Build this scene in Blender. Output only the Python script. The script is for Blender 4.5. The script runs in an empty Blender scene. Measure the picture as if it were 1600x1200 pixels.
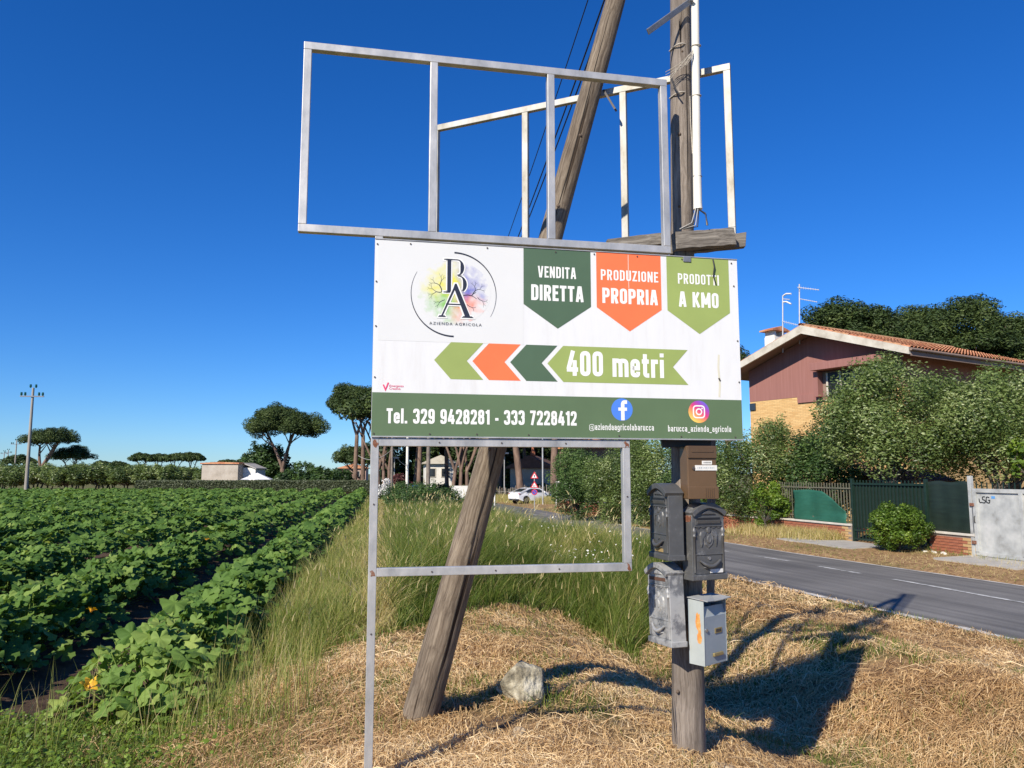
import bpy, math, random
import numpy as np
from mathutils import Vector, Matrix

# ------------------------------------------------------------------ camera, sky, sun, exposure
S = bpy.context.scene
COL = S.collection
H = 1.5                                   # eye height above the foot of the posts
PITCH = math.atan(140 / 1202.0)
cam_d = bpy.data.cameras.new('camera')
cam_d.sensor_width = 36.0
cam_d.lens = 36.0 * 1202 / 1600
cam_d.clip_start = 0.05
cam_d.clip_end = 5000
cam = bpy.data.objects.new('camera', cam_d)
COL.objects.link(cam)
cam.location = (0, 0, H)
cam.rotation_euler = (math.pi / 2 + PITCH, 0, 0)
S.camera = cam

SUNV = Vector((-0.74, -1.16, 1.0)).normalized()      # towards the sun
W = bpy.data.worlds.new('World')
S.world = W
W.use_nodes = True
wn = W.node_tree.nodes
wl = W.node_tree.links
bg = wn['Background']
sky = wn.new('ShaderNodeTexSky')
sky.sky_type = 'NISHITA'
sky.sun_disc = False
sky.sun_elevation = math.asin(SUNV.z)
sky.sun_rotation = math.atan2(SUNV.x, SUNV.y)
sky.altitude = 0
sky.air_density = 1.0
sky.dust_density = 0.0
sky.ozone_density = 6.0
hsv = wn.new('ShaderNodeHueSaturation')
hsv.inputs['Saturation'].default_value = 1.24
wl.new(sky.outputs[0], hsv.inputs['Color'])
grade = wn.new('ShaderNodeMixRGB')            # the camera's deep clear-day blue, one tint for the whole sky
grade.blend_type = 'MULTIPLY'
grade.inputs[0].default_value = 1.0
grade.inputs[2].default_value = (0.40, 0.57, 0.81, 1)
wl.new(hsv.outputs[0], grade.inputs[1])
wl.new(grade.outputs[0], bg.inputs[0])
bg.inputs[1].default_value = 0.128
sun_d = bpy.data.lights.new('sun', 'SUN')
sun_d.energy = 4.9
sun_d.angle = math.radians(0.55)
sun_d.color = (1.0, 0.915, 0.78)
sun = bpy.data.objects.new('sun', sun_d)
COL.objects.link(sun)
sun.location = (-20, -30, 30)
sun.rotation_euler = (-SUNV).to_track_quat('-Z', 'Y').to_euler()
S.view_settings.view_transform = 'Standard'
S.view_settings.look = 'None'
S.view_settings.exposure = 0.45
S.view_settings.gamma = 1.0
S.render.engine = 'CYCLES'
S.cycles.max_bounces = 6
S.cycles.diffuse_bounces = 3
S.cycles.glossy_bounces = 3
S.cycles.transparent_max_bounces = 6
S.cycles.use_denoising = True

rng = np.random.default_rng(7)
random.seed(7)
PI = math.pi
CP, SP = math.cos(PITCH), math.sin(PITCH)


def ray(px, py):
    a = (px - 800) / 1202.0
    b = (600 - py) / 1202.0
    return Vector((a, CP - b * SP, SP + b * CP))


def at(px, py, Y):
    r = ray(px, py)
    return Vector((0, 0, H)) + r * (Y / r.y)


def gnd(px, py, z):
    r = ray(px, py)
    return Vector((0, 0, H)) + r * ((z - H) / r.z)


# ------------------------------------------------------------------ scene helpers
def tag(o, label=None, cat=None, group=None, kind=None):
    if label: o['label'] = label
    if cat: o['category'] = cat
    if group: o['group'] = group
    if kind: o['kind'] = kind
    return o


def empty(name, loc=(0, 0, 0), rz=0.0, label=None, cat=None, group=None):
    o = bpy.data.objects.new(name, None)
    o.empty_display_size = 0.1
    COL.objects.link(o)
    o.location = loc
    o.rotation_euler = (0, 0, rz)
    return tag(o, label, cat, group)


def link(name, me, parent=None, loc=None):
    o = bpy.data.objects.new(name, me)
    COL.objects.link(o)
    if parent is not None: o.parent = parent
    if loc is not None: o.location = loc
    return o


def copy_tree(o, parent=None):
    c = o.copy()
    COL.objects.link(c)
    c.parent = parent
    for ch in list(o.children): copy_tree(ch, c)
    return c


class MB:
    """collects shapes into one mesh"""
    def __init__(self):
        self.v = []; self.f = []; self.smooth = []

    def add(self, vs, fs, smooth=False):
        n = len(self.v)
        self.v += [tuple(p) for p in vs]
        for f in fs:
            self.f.append([i + n for i in f]); self.smooth.append(smooth)

    def box(self, c, s, rot=None, taper=1.0):
        hx, hy, hz = s[0] / 2, s[1] / 2, s[2] / 2
        vs = []
        for z in (-hz, hz):
            k = taper if z > 0 else 1.0
            for x, y in ((-hx, -hy), (hx, -hy), (hx, hy), (-hx, hy)):
                p = Vector((x * k, y * k, z))
                if rot is not None: p = rot @ p
                vs.append(p + Vector(c))
        self.add(vs, [(3, 2, 1, 0), (4, 5, 6, 7), (0, 1, 5, 4), (1, 2, 6, 5), (2, 3, 7, 6), (3, 0, 4, 7)])
        return self

    def bar(self, a, b, w, d, up=(0, 0, 1)):
        a = Vector(a); b = Vector(b); ax = (b - a).normalized()
        u = Vector(up)
        if abs(ax.dot(u)) > 0.95: u = Vector((0, 1, 0))
        sx = ax.cross(u).normalized(); sy = sx.cross(ax).normalized()
        vs = []
        for p in (a, b):
            for i, j in ((-1, -1), (1, -1), (1, 1), (-1, 1)):
                vs.append(p + sx * (i * w / 2) + sy * (j * d / 2))
        self.add(vs, [(3, 2, 1, 0), (4, 5, 6, 7), (0, 1, 5, 4), (1, 2, 6, 5), (2, 3, 7, 6), (3, 0, 4, 7)])
        return self

    def tube(self, path, r, n=8, cap=True, smooth=True, squash=None):
        path = [Vector(p) for p in path]
        rs = r if isinstance(r, (list, tuple)) else [r] * len(path)
        vs = []; fs = []
        prev = None
        for i, p in enumerate(path):
            if i == 0: t = path[1] - path[0]
            elif i == len(path) - 1: t = path[-1] - path[-2]
            else: t = path[i + 1] - path[i - 1]
            t.normalize()
            if prev is None:
                u = Vector((0, 0, 1)) if abs(t.z) < 0.9 else Vector((1, 0, 0))
                x = t.cross(u).normalized()
            else:
                x = (prev - t * prev.dot(t))
                x = x.normalized() if x.length > 1e-6 else t.orthogonal().normalized()
            prev = x
            y = t.cross(x)
            for k in range(n):
                a = 2 * PI * k / n
                q = 1.0 if squash is None else squash(i, a)
                vs.append(p + (x * math.cos(a) + y * math.sin(a)) * rs[i] * q)
        for i in range(len(path) - 1):
            for k in range(n):
                k2 = (k + 1) % n
                fs.append((i * n + k, i * n + k2, (i + 1) * n + k2, (i + 1) * n + k))
        self.add(vs, fs, smooth)
        if cap:
            m = len(path) - 1
            self.add(vs[:n][::-1], [tuple(range(n))])
            self.add(vs[m * n:], [tuple(range(n))])
        return self

    def prism(self, outline, z0, z1, tf=None):
        n = len(outline)
        vs = [Vector((x, y, z0)) for x, y in outline] + [Vector((x, y, z1)) for x, y in outline]
        if tf: vs = [tf(p) for p in vs]
        fs = [tuple(range(n))[::-1], tuple(range(n, 2 * n))]
        fs += [(i, (i + 1) % n, n + (i + 1) % n, n + i) for i in range(n)]
        self.add(vs, fs)
        return self

    def poly(self, pts):
        self.add(pts, [tuple(range(len(pts)))])
        return self

    def mesh(self, name, mat=None):
        me = bpy.data.meshes.new(name)
        me.from_pydata(self.v, [], self.f)
        me.polygons.foreach_set('use_smooth', self.smooth)
        if mat: me.materials.append(mat)
        me.update()
        return me

    def build(self, name, mat, parent=None, bevel=0.0, loc=None):
        o = link(name, self.mesh(name, mat), parent, loc)
        if bevel:
            m = o.modifiers.new('bevel', 'BEVEL')
            m.width = bevel; m.segments = 2; m.limit_method = 'ANGLE'; m.angle_limit = 0.6
        return o


def np_mesh(name, V, F, mat=None, attrs=None, smooth=False):
    V = np.ascontiguousarray(V, np.float32); F = np.ascontiguousarray(F, np.int32)
    me = bpy.data.meshes.new(name)
    n, k = F.shape
    me.vertices.add(len(V)); me.vertices.foreach_set('co', V.ravel())
    me.loops.add(n * k); me.loops.foreach_set('vertex_index', F.ravel())
    me.polygons.add(n)
    me.polygons.foreach_set('loop_start', np.arange(0, n * k, k, dtype=np.int32))
    me.polygons.foreach_set('loop_total', np.full(n, k, np.int32))
    if smooth: me.polygons.foreach_set('use_smooth', np.ones(n, bool))
    if attrs:
        for a, d in attrs.items():
            at_ = me.attributes.new(a, 'FLOAT', 'POINT')
            at_.data.foreach_set('value', np.ascontiguousarray(d, np.float32))
    if mat: me.materials.append(mat)
    me.update(calc_edges=True)
    return me


# ------------------------------------------------------------------ materials
def new_mat(name):
    m = bpy.data.materials.new(name)
    m.use_nodes = True
    return m, m.node_tree.nodes, m.node_tree.links, m.node_tree.nodes['Principled BSDF']


def ramp(n, stops):
    r = n.new('ShaderNodeValToRGB')
    e = r.color_ramp.elements
    while len(e) > 1: e.remove(e[-1])
    e[0].position = stops[0][0]; e[0].color = (*stops[0][1], 1)
    for p, c in stops[1:]:
        q = e.new(p); q.color = (*c, 1)
    return r


def pmat(name, cols, rough=0.6, scale=8.0, stretch=(1, 1, 1), metal=0.0, bump=0.0, bscale=None, detail=6.0,
         spec=0.5, coat=0.0, lo=0.3, hi=0.7, bdist=0.01, coords='Object'):
    """noise-coloured surface: cols is a list of colours blended by a noise"""
    m, n, l, b = new_mat(name)
    tc = n.new('ShaderNodeTexCoord')
    mp = n.new('ShaderNodeMapping'); mp.inputs['Scale'].default_value = stretch
    l.new(tc.outputs[coords], mp.inputs[0])
    nz = n.new('ShaderNodeTexNoise'); nz.inputs['Scale'].default_value = scale; nz.inputs['Detail'].default_value = detail
    nz.inputs['Roughness'].default_value = 0.65
    l.new(mp.outputs[0], nz.inputs['Vector'])
    if len(cols) == 1: cols = [cols[0], tuple(c * 0.86 for c in cols[0])]
    st = [(lo + (hi - lo) * i / (len(cols) - 1), c) for i, c in enumerate(cols)]
    r = ramp(n, st)
    l.new(nz.outputs[0], r.inputs[0]); l.new(r.outputs[0], b.inputs['Base Color'])
    b.inputs['Roughness'].default_value = rough
    b.inputs['Metallic'].default_value = metal
    b.inputs['Specular IOR Level'].default_value = spec
    if coat: b.inputs['Coat Weight'].default_value = coat
    if bump:
        n2 = n.new('ShaderNodeTexNoise'); n2.inputs['Scale'].default_value = bscale or scale * 3; n2.inputs['Detail'].default_value = 8
        l.new(mp.outputs[0], n2.inputs['Vector'])
        bp = n.new('ShaderNodeBump'); bp.inputs['Strength'].default_value = bump; bp.inputs['Distance'].default_value = bdist
        l.new(n2.outputs[0], bp.inputs['Height']); l.new(bp.outputs[0], b.inputs['Normal'])
    return m


def leafmat(name, stops, transl=0.3, rough=0.5, spec=0.4, tcol=None):
    """foliage: colour by the per-leaf 'tint' attribute, some light passing through"""
    m, n, l, b = new_mat(name)
    a = n.new('ShaderNodeAttribute'); a.attribute_name = 'tint'
    r = ramp(n, stops)
    l.new(a.outputs['Fac'], r.inputs[0]); l.new(r.outputs[0], b.inputs['Base Color'])
    b.inputs['Roughness'].default_value = rough
    b.inputs['Specular IOR Level'].default_value = spec
    if transl:
        t = n.new('ShaderNodeBsdfTranslucent')
        mx = n.new('ShaderNodeMixShader'); mx.inputs[0].default_value = transl
        hs = n.new('ShaderNodeHueSaturation'); hs.inputs['Value'].default_value = 1.5; hs.inputs['Saturation'].default_value = 1.1
        hs.inputs['Hue'].default_value = 0.485
        l.new(r.outputs[0], hs.inputs['Color']); l.new(hs.outputs[0], t.inputs[0])
        out = n['Material Output']
        l.new(b.outputs[0], mx.inputs[1]); l.new(t.outputs[0], mx.inputs[2]); l.new(mx.outputs[0], out.inputs[0])
    return m


M = {}
M['galv'] = pmat('galvanised_steel', [(0.30, 0.30, 0.30), (0.42, 0.42, 0.41), (0.52, 0.51, 0.49), (0.64, 0.62, 0.58)], 0.48, 7, (1, 1, 0.5), 0.45, 0.12, 60, bdist=0.002)
M['galv_old'] = pmat('weathered_galvanised_steel', [(0.24, 0.21, 0.15), (0.36, 0.34, 0.29), (0.42, 0.41, 0.38), (0.52, 0.50, 0.45)], 0.6, 9, (1, 1, 0.4), 0.3, 0.15, 60, bdist=0.002)
M['rust'] = pmat('rusty_weld', [(0.10, 0.035, 0.018), (0.19, 0.07, 0.035), (0.30, 0.24, 0.2)], 0.85, 45, bump=0.4, bdist=0.003)
M['screw'] = pmat('dark_screw', [(0.03, 0.028, 0.026), (0.09, 0.07, 0.06)], 0.6, 60)
M['wire_black'] = pmat('black_cable', [(0.012, 0.012, 0.014), (0.025, 0.025, 0.028)], 0.5, 20)
M['wire_grey'] = pmat('grey_cable', [(0.30, 0.29, 0.27), (0.42, 0.41, 0.38)], 0.6, 30)
M['pvc'] = pmat('cream_pvc', [(0.66, 0.62, 0.52), (0.76, 0.73, 0.64), (0.80, 0.77, 0.69)], 0.42, 5, (1, 1, 0.3), bump=0.05)
M['cord'] = pmat('frayed_cord', [(0.34, 0.30, 0.24), (0.55, 0.50, 0.42)], 0.9, 60)
M['iron'] = pmat('grey_iron', [(0.16, 0.17, 0.19), (0.27, 0.28, 0.30)], 0.5, 12, metal=0.5)


def woodmat(name, c_dark, c_mid, c_light, grain=75.0):
    """weathered timber: long grain along local Z, knots and dark checks"""
    m, n, l, b = new_mat(name)
    tc = n.new('ShaderNodeTexCoord')
    mp = n.new('ShaderNodeMapping'); mp.inputs['Scale'].default_value = (1, 1, 0.045)
    l.new(tc.outputs['Object'], mp.inputs[0])
    # warp the grain round knots
    kn = n.new('ShaderNodeTexNoise'); kn.inputs['Scale'].default_value = 5.0; kn.inputs['Detail'].default_value = 2
    l.new(tc.outputs['Object'], kn.inputs['Vector'])
    ad = n.new('ShaderNodeVectorMath'); ad.operation = 'MULTIPLY_ADD'
    l.new(kn.outputs['Color'], ad.inputs[0]); ad.inputs[1].default_value = (0.045, 0.045, 0.02)
    l.new(mp.outputs[0], ad.inputs[2])
    g = n.new('ShaderNodeTexNoise'); g.inputs['Scale'].default_value = grain; g.inputs['Detail'].default_value = 8; g.inputs['Roughness'].default_value = 0.72
    l.new(ad.outputs[0], g.inputs['Vector'])
    r = ramp(n, [(0.25, c_dark), (0.45, c_mid), (0.62, c_light), (0.8, tuple(min(1, x * 1.15) for x in c_light))])
    l.new(g.outputs[0], r.inputs[0])
    big = n.new('ShaderNodeTexNoise'); big.inputs['Scale'].default_value = 2.3; big.inputs['Detail'].default_value = 4
    l.new(tc.outputs['Object'], big.inputs['Vector'])
    r2 = ramp(n, [(0.3, (0.62, 0.60, 0.58)), (0.7, (1.12, 1.10, 1.06))])
    l.new(big.outputs[0], r2.inputs[0])
    mu = n.new('ShaderNodeMixRGB'); mu.blend_type = 'MULTIPLY'; mu.inputs[0].default_value = 1
    l.new(r.outputs[0], mu.inputs[1]); l.new(r2.outputs[0], mu.inputs[2])
    # drying checks
    mp2 = n.new('ShaderNodeMapping'); mp2.inputs['Scale'].default_value = (1, 1, 0.035)
    l.new(tc.outputs['Object'], mp2.inputs[0])
    ck = n.new('ShaderNodeTexNoise'); ck.inputs['Scale'].default_value = 22; ck.inputs['Detail'].default_value = 2
    l.new(mp2.outputs[0], ck.inputs['Vector'])
    r3 = ramp(n, [(0.66, (1, 1, 1)), (0.69, (0.25, 0.22, 0.2))])
    l.new(ck.outputs[0], r3.inputs[0])
    mu2 = n.new('ShaderNodeMixRGB'); mu2.blend_type = 'MULTIPLY'; mu2.inputs[0].default_value = 1
    l.new(mu.outputs[0], mu2.inputs[1]); l.new(r3.outputs[0], mu2.inputs[2])
    l.new(mu2.outputs[0], b.inputs['Base Color'])
    b.inputs['Roughness'].default_value = 0.85
    b.inputs['Specular IOR Level'].default_value = 0.25
    sub = n.new('ShaderNodeMath'); sub.operation = 'MULTIPLY'
    l.new(g.outputs[0], sub.inputs[0]); l.new(r3.outputs[0], sub.inputs[1])
    bp = n.new('ShaderNodeBump'); bp.inputs['Strength'].default_value = 0.6; bp.inputs['Distance'].default_value = 0.006
    l.new(sub.outputs[0], bp.inputs['Height']); l.new(bp.outputs[0], b.inputs['Normal'])
    return m


M['wood_pole'] = woodmat('weathered_pole_wood', (0.085, 0.068, 0.055), (0.20, 0.17, 0.145), (0.31, 0.27, 0.235))
M['wood_brown'] = woodmat('brown_pole_wood', (0.055, 0.042, 0.031), (0.155, 0.122, 0.092), (0.28, 0.232, 0.178))
M['wood_beam'] = woodmat('grey_beam_wood', (0.045, 0.040, 0.035), (0.155, 0.14, 0.122), (0.32, 0.295, 0.26), 60)
M['bark'] = pmat('pine_bark', [(0.075, 0.05, 0.037), (0.17, 0.11, 0.08), (0.26, 0.18, 0.135)], 0.9, 2.5, (1, 1, 0.35), bump=0.5, bdist=0.05)
M['bark_olive'] = pmat('olive_bark', [(0.05, 0.042, 0.033), (0.12, 0.10, 0.08)], 0.9, 6, (1, 1, 0.4), bump=0.5, bdist=0.03)
M['pine'] = leafmat('pine_needles', [(0.0, (0.022, 0.040, 0.012)), (0.5, (0.046, 0.076, 0.020)), (1.0, (0.10, 0.135, 0.034))], 0.12, 0.6, 0.3)
M['olive'] = leafmat('olive_leaves', [(0.0, (0.052, 0.086, 0.020)), (0.45, (0.128, 0.188, 0.046)), (0.8, (0.220, 0.285, 0.090)), (1.0, (0.35, 0.40, 0.18))], 0.28, 0.45, 0.5)
M['bush'] = leafmat('green_bush_leaves', [(0.0, (0.020, 0.045, 0.013)), (0.5, (0.05, 0.10, 0.026)), (1.0, (0.11, 0.18, 0.045))], 0.25, 0.5, 0.4)
M['bright'] = leafmat('bright_shrub_leaves', [(0.0, (0.05, 0.10, 0.012)), (0.5, (0.11, 0.19, 0.022)), (1.0, (0.22, 0.31, 0.04))], 0.3, 0.45, 0.4)
M['squash'] = leafmat('squash_leaves', [(0.0, (0.050, 0.112, 0.022)), (0.45, (0.105, 0.195, 0.038)), (0.8, (0.185, 0.285, 0.062)), (1.0, (0.31, 0.39, 0.10))], 0.33, 0.62, 0.22)
M['grass'] = leafmat('meadow_grass', [(0.0, (0.075, 0.125, 0.018)), (0.4, (0.170, 0.225, 0.042)), (0.7, (0.33, 0.32, 0.095)), (0.85, (0.46, 0.385, 0.155)), (1.0, (0.62, 0.50, 0.27))], 0.35, 0.5, 0.3)
M['straw'] = leafmat('dry_straw', [(0.0, (0.15, 0.080, 0.036)), (0.35, (0.41, 0.255, 0.115)), (0.7, (0.64, 0.455, 0.225)), (1.0, (0.86, 0.69, 0.42))], 0.2, 0.55, 0.35)
M['redleaf'] = leafmat('purple_shrub_leaves', [(0.0, (0.05, 0.014, 0.014)), (1.0, (0.15, 0.05, 0.045))], 0.2)
M['hedge'] = leafmat('clipped_hedge_leaves', [(0.0, (0.040, 0.055, 0.026)), (1.0, (0.10, 0.12, 0.055))], 0.15)
M['soil'] = pmat('tilled_soil', [(0.05, 0.032, 0.022), (0.105, 0.068, 0.045), (0.16, 0.11, 0.075)], 0.95, 5, bump=0.8, bscale=30, bdist=0.03)
M['whitewash'] = pmat('white_render', [(0.62, 0.60, 0.55), (0.76, 0.74, 0.69)], 0.85, 3)
M['roof'] = pmat('terracotta_tiles', [(0.26, 0.09, 0.045), (0.44, 0.17, 0.08), (0.56, 0.27, 0.14), (0.48, 0.36, 0.14)], 0.85, 2.2, detail=9)
M['concrete'] = pmat('concrete', [(0.30, 0.28, 0.25), (0.42, 0.40, 0.36)], 0.85, 3, bump=0.15)
M['concrete_pole'] = pmat('concrete_pole', [(0.25, 0.225, 0.19), (0.36, 0.33, 0.285)], 0.85, 2, (1, 1, 0.3))
M['green_paint'] = pmat('dark_green_paint', [(0.006, 0.018, 0.012), (0.012, 0.032, 0.021)], 0.45, 6)
M['green_net'] = pmat('green_shade_net', [(0.010, 0.078, 0.048), (0.020, 0.115, 0.075)], 0.65, 2.5, (1, 1, 6), bump=0.3, bdist=0.01)
M['dark_net'] = pmat('dark_green_shade_net', [(0.006, 0.014, 0.010), (0.012, 0.026, 0.018)], 0.6, 2.0, (1, 1, 8))
M['grey_gate'] = pmat('grey_gate_primer', [(0.25, 0.25, 0.23), (0.36, 0.37, 0.36), (0.44, 0.45, 0.43), (0.52, 0.52, 0.50)], 0.5, 2.6, bump=0.06, lo=0.32, hi=0.68, detail=9)
M['black'] = pmat('black_paint', [(0.012, 0.012, 0.013), (0.02, 0.02, 0.022)], 0.5, 10)
M['shade_glass'] = pmat('painted_shade_glass', [(0.012, 0.012, 0.014), (0.022, 0.022, 0.025)], 0.35, 3, spec=0.3)  # window glass darkened to paint in the loggia's shade
M['glass'] = pmat('window_glass', [(0.02, 0.025, 0.03), (0.035, 0.04, 0.05)], 0.08, 3, spec=0.8)


# ------------------------------------------------------------------ lie of the land
FAR_E = [(-30, 22.6), (0, 13.0), (9, 10.15), (13.45, 8.74), (16.76, 7.55), (18.59, 6.90), (21.65, 6.02), (30.0, 4.5), (46.2, 1.9), (64.2, -1.34), (100, -8.2), (140, -16)]
RW = 4.40                      # across x
ZROAD = -0.40


def xfar(y): return np.interp(y, [p[0] for p in FAR_E], [p[1] for p in FAR_E])
def xnear(y): return xfar(y) - RW - 0.004 * np.clip(np.asarray(y, float) - 14, 0, 60)
def dzr(y): return -0.012 * np.clip(np.asarray(y, float) - 22, 0, 90)      # the road falls gently away
def fieldc(x, y): return x + 0.166 * y      # row coordinate, field is below -1.3


def _hash(ix, iy, s):
    v = np.sin(ix * 127.1 + iy * 311.7 + s * 74.7) * 43758.5453
    return v - np.floor(v)


def vnoise(x, y, s=0.0):
    x = np.asarray(x, float); y = np.asarray(y, float)
    ix = np.floor(x); iy = np.floor(y); fx = x - ix; fy = y - iy
    fx = fx * fx * (3 - 2 * fx); fy = fy * fy * (3 - 2 * fy)
    a = _hash(ix, iy, s); b = _hash(ix + 1, iy, s); c = _hash(ix, iy + 1, s); d = _hash(ix + 1, iy + 1, s)
    return (a + (b - a) * fx) * (1 - fy) + (c + (d - c) * fx) * fy


def fbm(x, y, s=0.0):
    return 0.55 * vnoise(x, y, s) + 0.3 * vnoise(x * 2.1, y * 2.1, s + 3) + 0.15 * vnoise(x * 4.3, y * 4.3, s + 7)


def sstep(a, b, x):
    t = np.clip((x - a) / (b - a), 0, 1)
    return t * t * (3 - 2 * t)


def height(x, y):
    x = np.asarray(x, float); y = np.asarray(y, float)
    D = xnear(y) - x
    prof = np.interp(D, [-60, -RW - 6, -RW - 2.5, -RW - 0.25, -RW + 0.1, -0.1, 0.15, 0.9, 2.0, 2.9, 3.5, 4.1, 4.6, 5.2, 5.8, 6.4, 7.5],
                     [-0.15, -0.22, -0.30, -0.385, -0.47, -0.47, -0.385, -0.34, -0.22, -0.12, -0.28, -0.50, -0.55, -0.38, -0.12, -0.02, 0.0])
    c = fieldc(x, y)
    far = sstep(13, 24, y)
    zv = prof * (1 - far) - 0.37 * far
    z = np.where(D > 0, -0.36 + (zv + dzr(y) + 0.36) * sstep(-1.7, 0.2, c), prof + dzr(y))
    # grassy bank behind the posts
    z = z + np.where(D > 0.3, 0.34 * np.exp(-((c - 1.7) / 1.5) ** 2) * sstep(7.6, 11.0, y) * (1 - 0.6 * sstep(24, 40, y)) * sstep(0.3, 2.2, D), 0)
    # low heap of mown grass round the feet of the posts
    z = z + 0.06 * np.exp(-(((x - 0.35) / 0.9) ** 2 + ((y - 6.6) / 1.3) ** 2))
    offroad = 1 - ((D < 0.05) & (D > -RW - 0.05))
    z = z + offroad * (0.05 * (fbm(x * 1.3, y * 1.3, 2) - 0.5) + 0.03 * (fbm(x * 5, y * 5, 5) - 0.5)) * sstep(0.0, 0.5, np.abs(D + RW / 2) - RW / 2 + 0.05)
    # crop ridges
    inf = (c < -1.2) & (y > 6.0)
    z = z + np.where(inf, 0.06 * np.cos((c + 1.85) / 1.95 * 2 * PI) - 0.0, 0)
    return z


def hz(x, y): return float(height(x, y))


def axis(lo, hi, fine_lo, fine_hi, step, g=1.09):
    a = list(np.arange(fine_lo, fine_hi, step))
    s = step
    x = a[-1]
    while x < hi: s *= g; x += s; a.append(x)
    s = step; x = a[0]; b = []
    while x > lo: s *= g; x -= s; b.append(x)
    return np.array(b[::-1] + a)


def build_ground():
    xs = axis(-900, 900, -5.5, 8.0, 0.085)
    ys = axis(-60, 2500, 3.0, 13.0, 0.085, 1.06)
    X, Y = np.meshgrid(xs, ys)
    Z = height(X, Y)
    V = np.stack([X.ravel(), Y.ravel(), Z.ravel()], 1)
    nx, ny = len(xs), len(ys)
    i = np.arange(nx - 1)[None, :] + np.arange(ny - 1)[:, None] * nx
    F = np.stack([i, i + 1, i + 1 + nx, i + nx], -1).reshape(-1, 4)
    c = fieldc(X, Y)
    soil = ((c < -1.10 + 0.25 * (fbm(X * 2, Y * 2, 9) - 0.5)) & (Y > 5.75 + 0.06 * (-3 - X) + 0.5 * (fbm(X * 2, Y * 2, 4) - 0.5)) & (Y < 68)).astype(float)
    D = xnear(Y) - X
    green = sstep(0.42, 0.62, fbm(X * 0.9 + 3, Y * 0.9, 1)) * 0.6
    green = np.maximum(green, sstep(8.5, 12, Y) * (D > 0.6) * 0.75)
    green = np.maximum(green, sstep(-2.1, -2.9, X) * sstep(6.4, 5.6, Y) * 0.9)
    green = np.where(D < -RW, 0.35 * sstep(0.45, 0.6, fbm(X * 0.5, Y * 0.5, 6)), green)
    green = np.where(Y > 67, 0.12, green)
    green = np.where((Y > 72) | ((X > 12) & (Y > 20)), 0.8, green)
    m, n, l, b = new_mat('dry_verge_ground')
    tc = n.new('ShaderNodeTexCoord')
    def noise(sc, det=8, rough=0.7):
        q = n.new('ShaderNodeTexNoise'); q.inputs['Scale'].default_value = sc; q.inputs['Detail'].default_value = det; q.inputs['Roughness'].default_value = rough
        l.new(tc.outputs['Object'], q.inputs['Vector']); return q
    ns = noise(9); ng = noise(14); nd = noise(4)
    rs = ramp(n, [(0.28, (0.085, 0.05, 0.027)), (0.45, (0.25, 0.15, 0.075)), (0.6, (0.42, 0.275, 0.135)), (0.75, (0.56, 0.40, 0.22))])
    rg = ramp(n, [(0.3, (0.03, 0.05, 0.012)), (0.5, (0.075, 0.10, 0.028)), (0.7, (0.16, 0.16, 0.06))])
    rd = ramp(n, [(0.3, (0.040, 0.025, 0.017)), (0.5, (0.085, 0.055, 0.037)), (0.72, (0.145, 0.10, 0.07))])
    l.new(ns.outputs[0], rs.inputs[0]); l.new(ng.outputs[0], rg.inputs[0]); l.new(nd.outputs[0], rd.inputs[0])
    a1 = n.new('ShaderNodeAttribute'); a1.attribute_name = 'green'
    a2 = n.new('ShaderNodeAttribute'); a2.attribute_name = 'soil'
    m1 = n.new('ShaderNodeMixRGB'); m2 = n.new('ShaderNodeMixRGB')
    l.new(a1.outputs['Fac'], m1.inputs[0]); l.new(rs.outputs[0], m1.inputs[1]); l.new(rg.outputs[0], m1.inputs[2])
    l.new(a2.outputs['Fac'], m2.inputs[0]); l.new(m1.outputs[0], m2.inputs[1]); l.new(rd.outputs[0], m2.inputs[2])
    l.new(m2.outputs[0], b.inputs['Base Color'])
    b.inputs['Roughness'].default_value = 0.95; b.inputs['Specular IOR Level'].default_value = 0.15
    nb = noise(28, 10, 0.75)
    bp = n.new('ShaderNodeBump'); bp.inputs['Strength'].default_value = 0.9; bp.inputs['Distance'].default_value = 0.03
    l.new(nb.outputs[0], bp.inputs['Height']); l.new(bp.outputs[0], b.inputs['Normal'])
    me = np_mesh('ground', V, F, m, {'soil': soil.ravel(), 'green': green.ravel()}, True)
    tag(link('ground', me), kind='structure')


build_ground()


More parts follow.
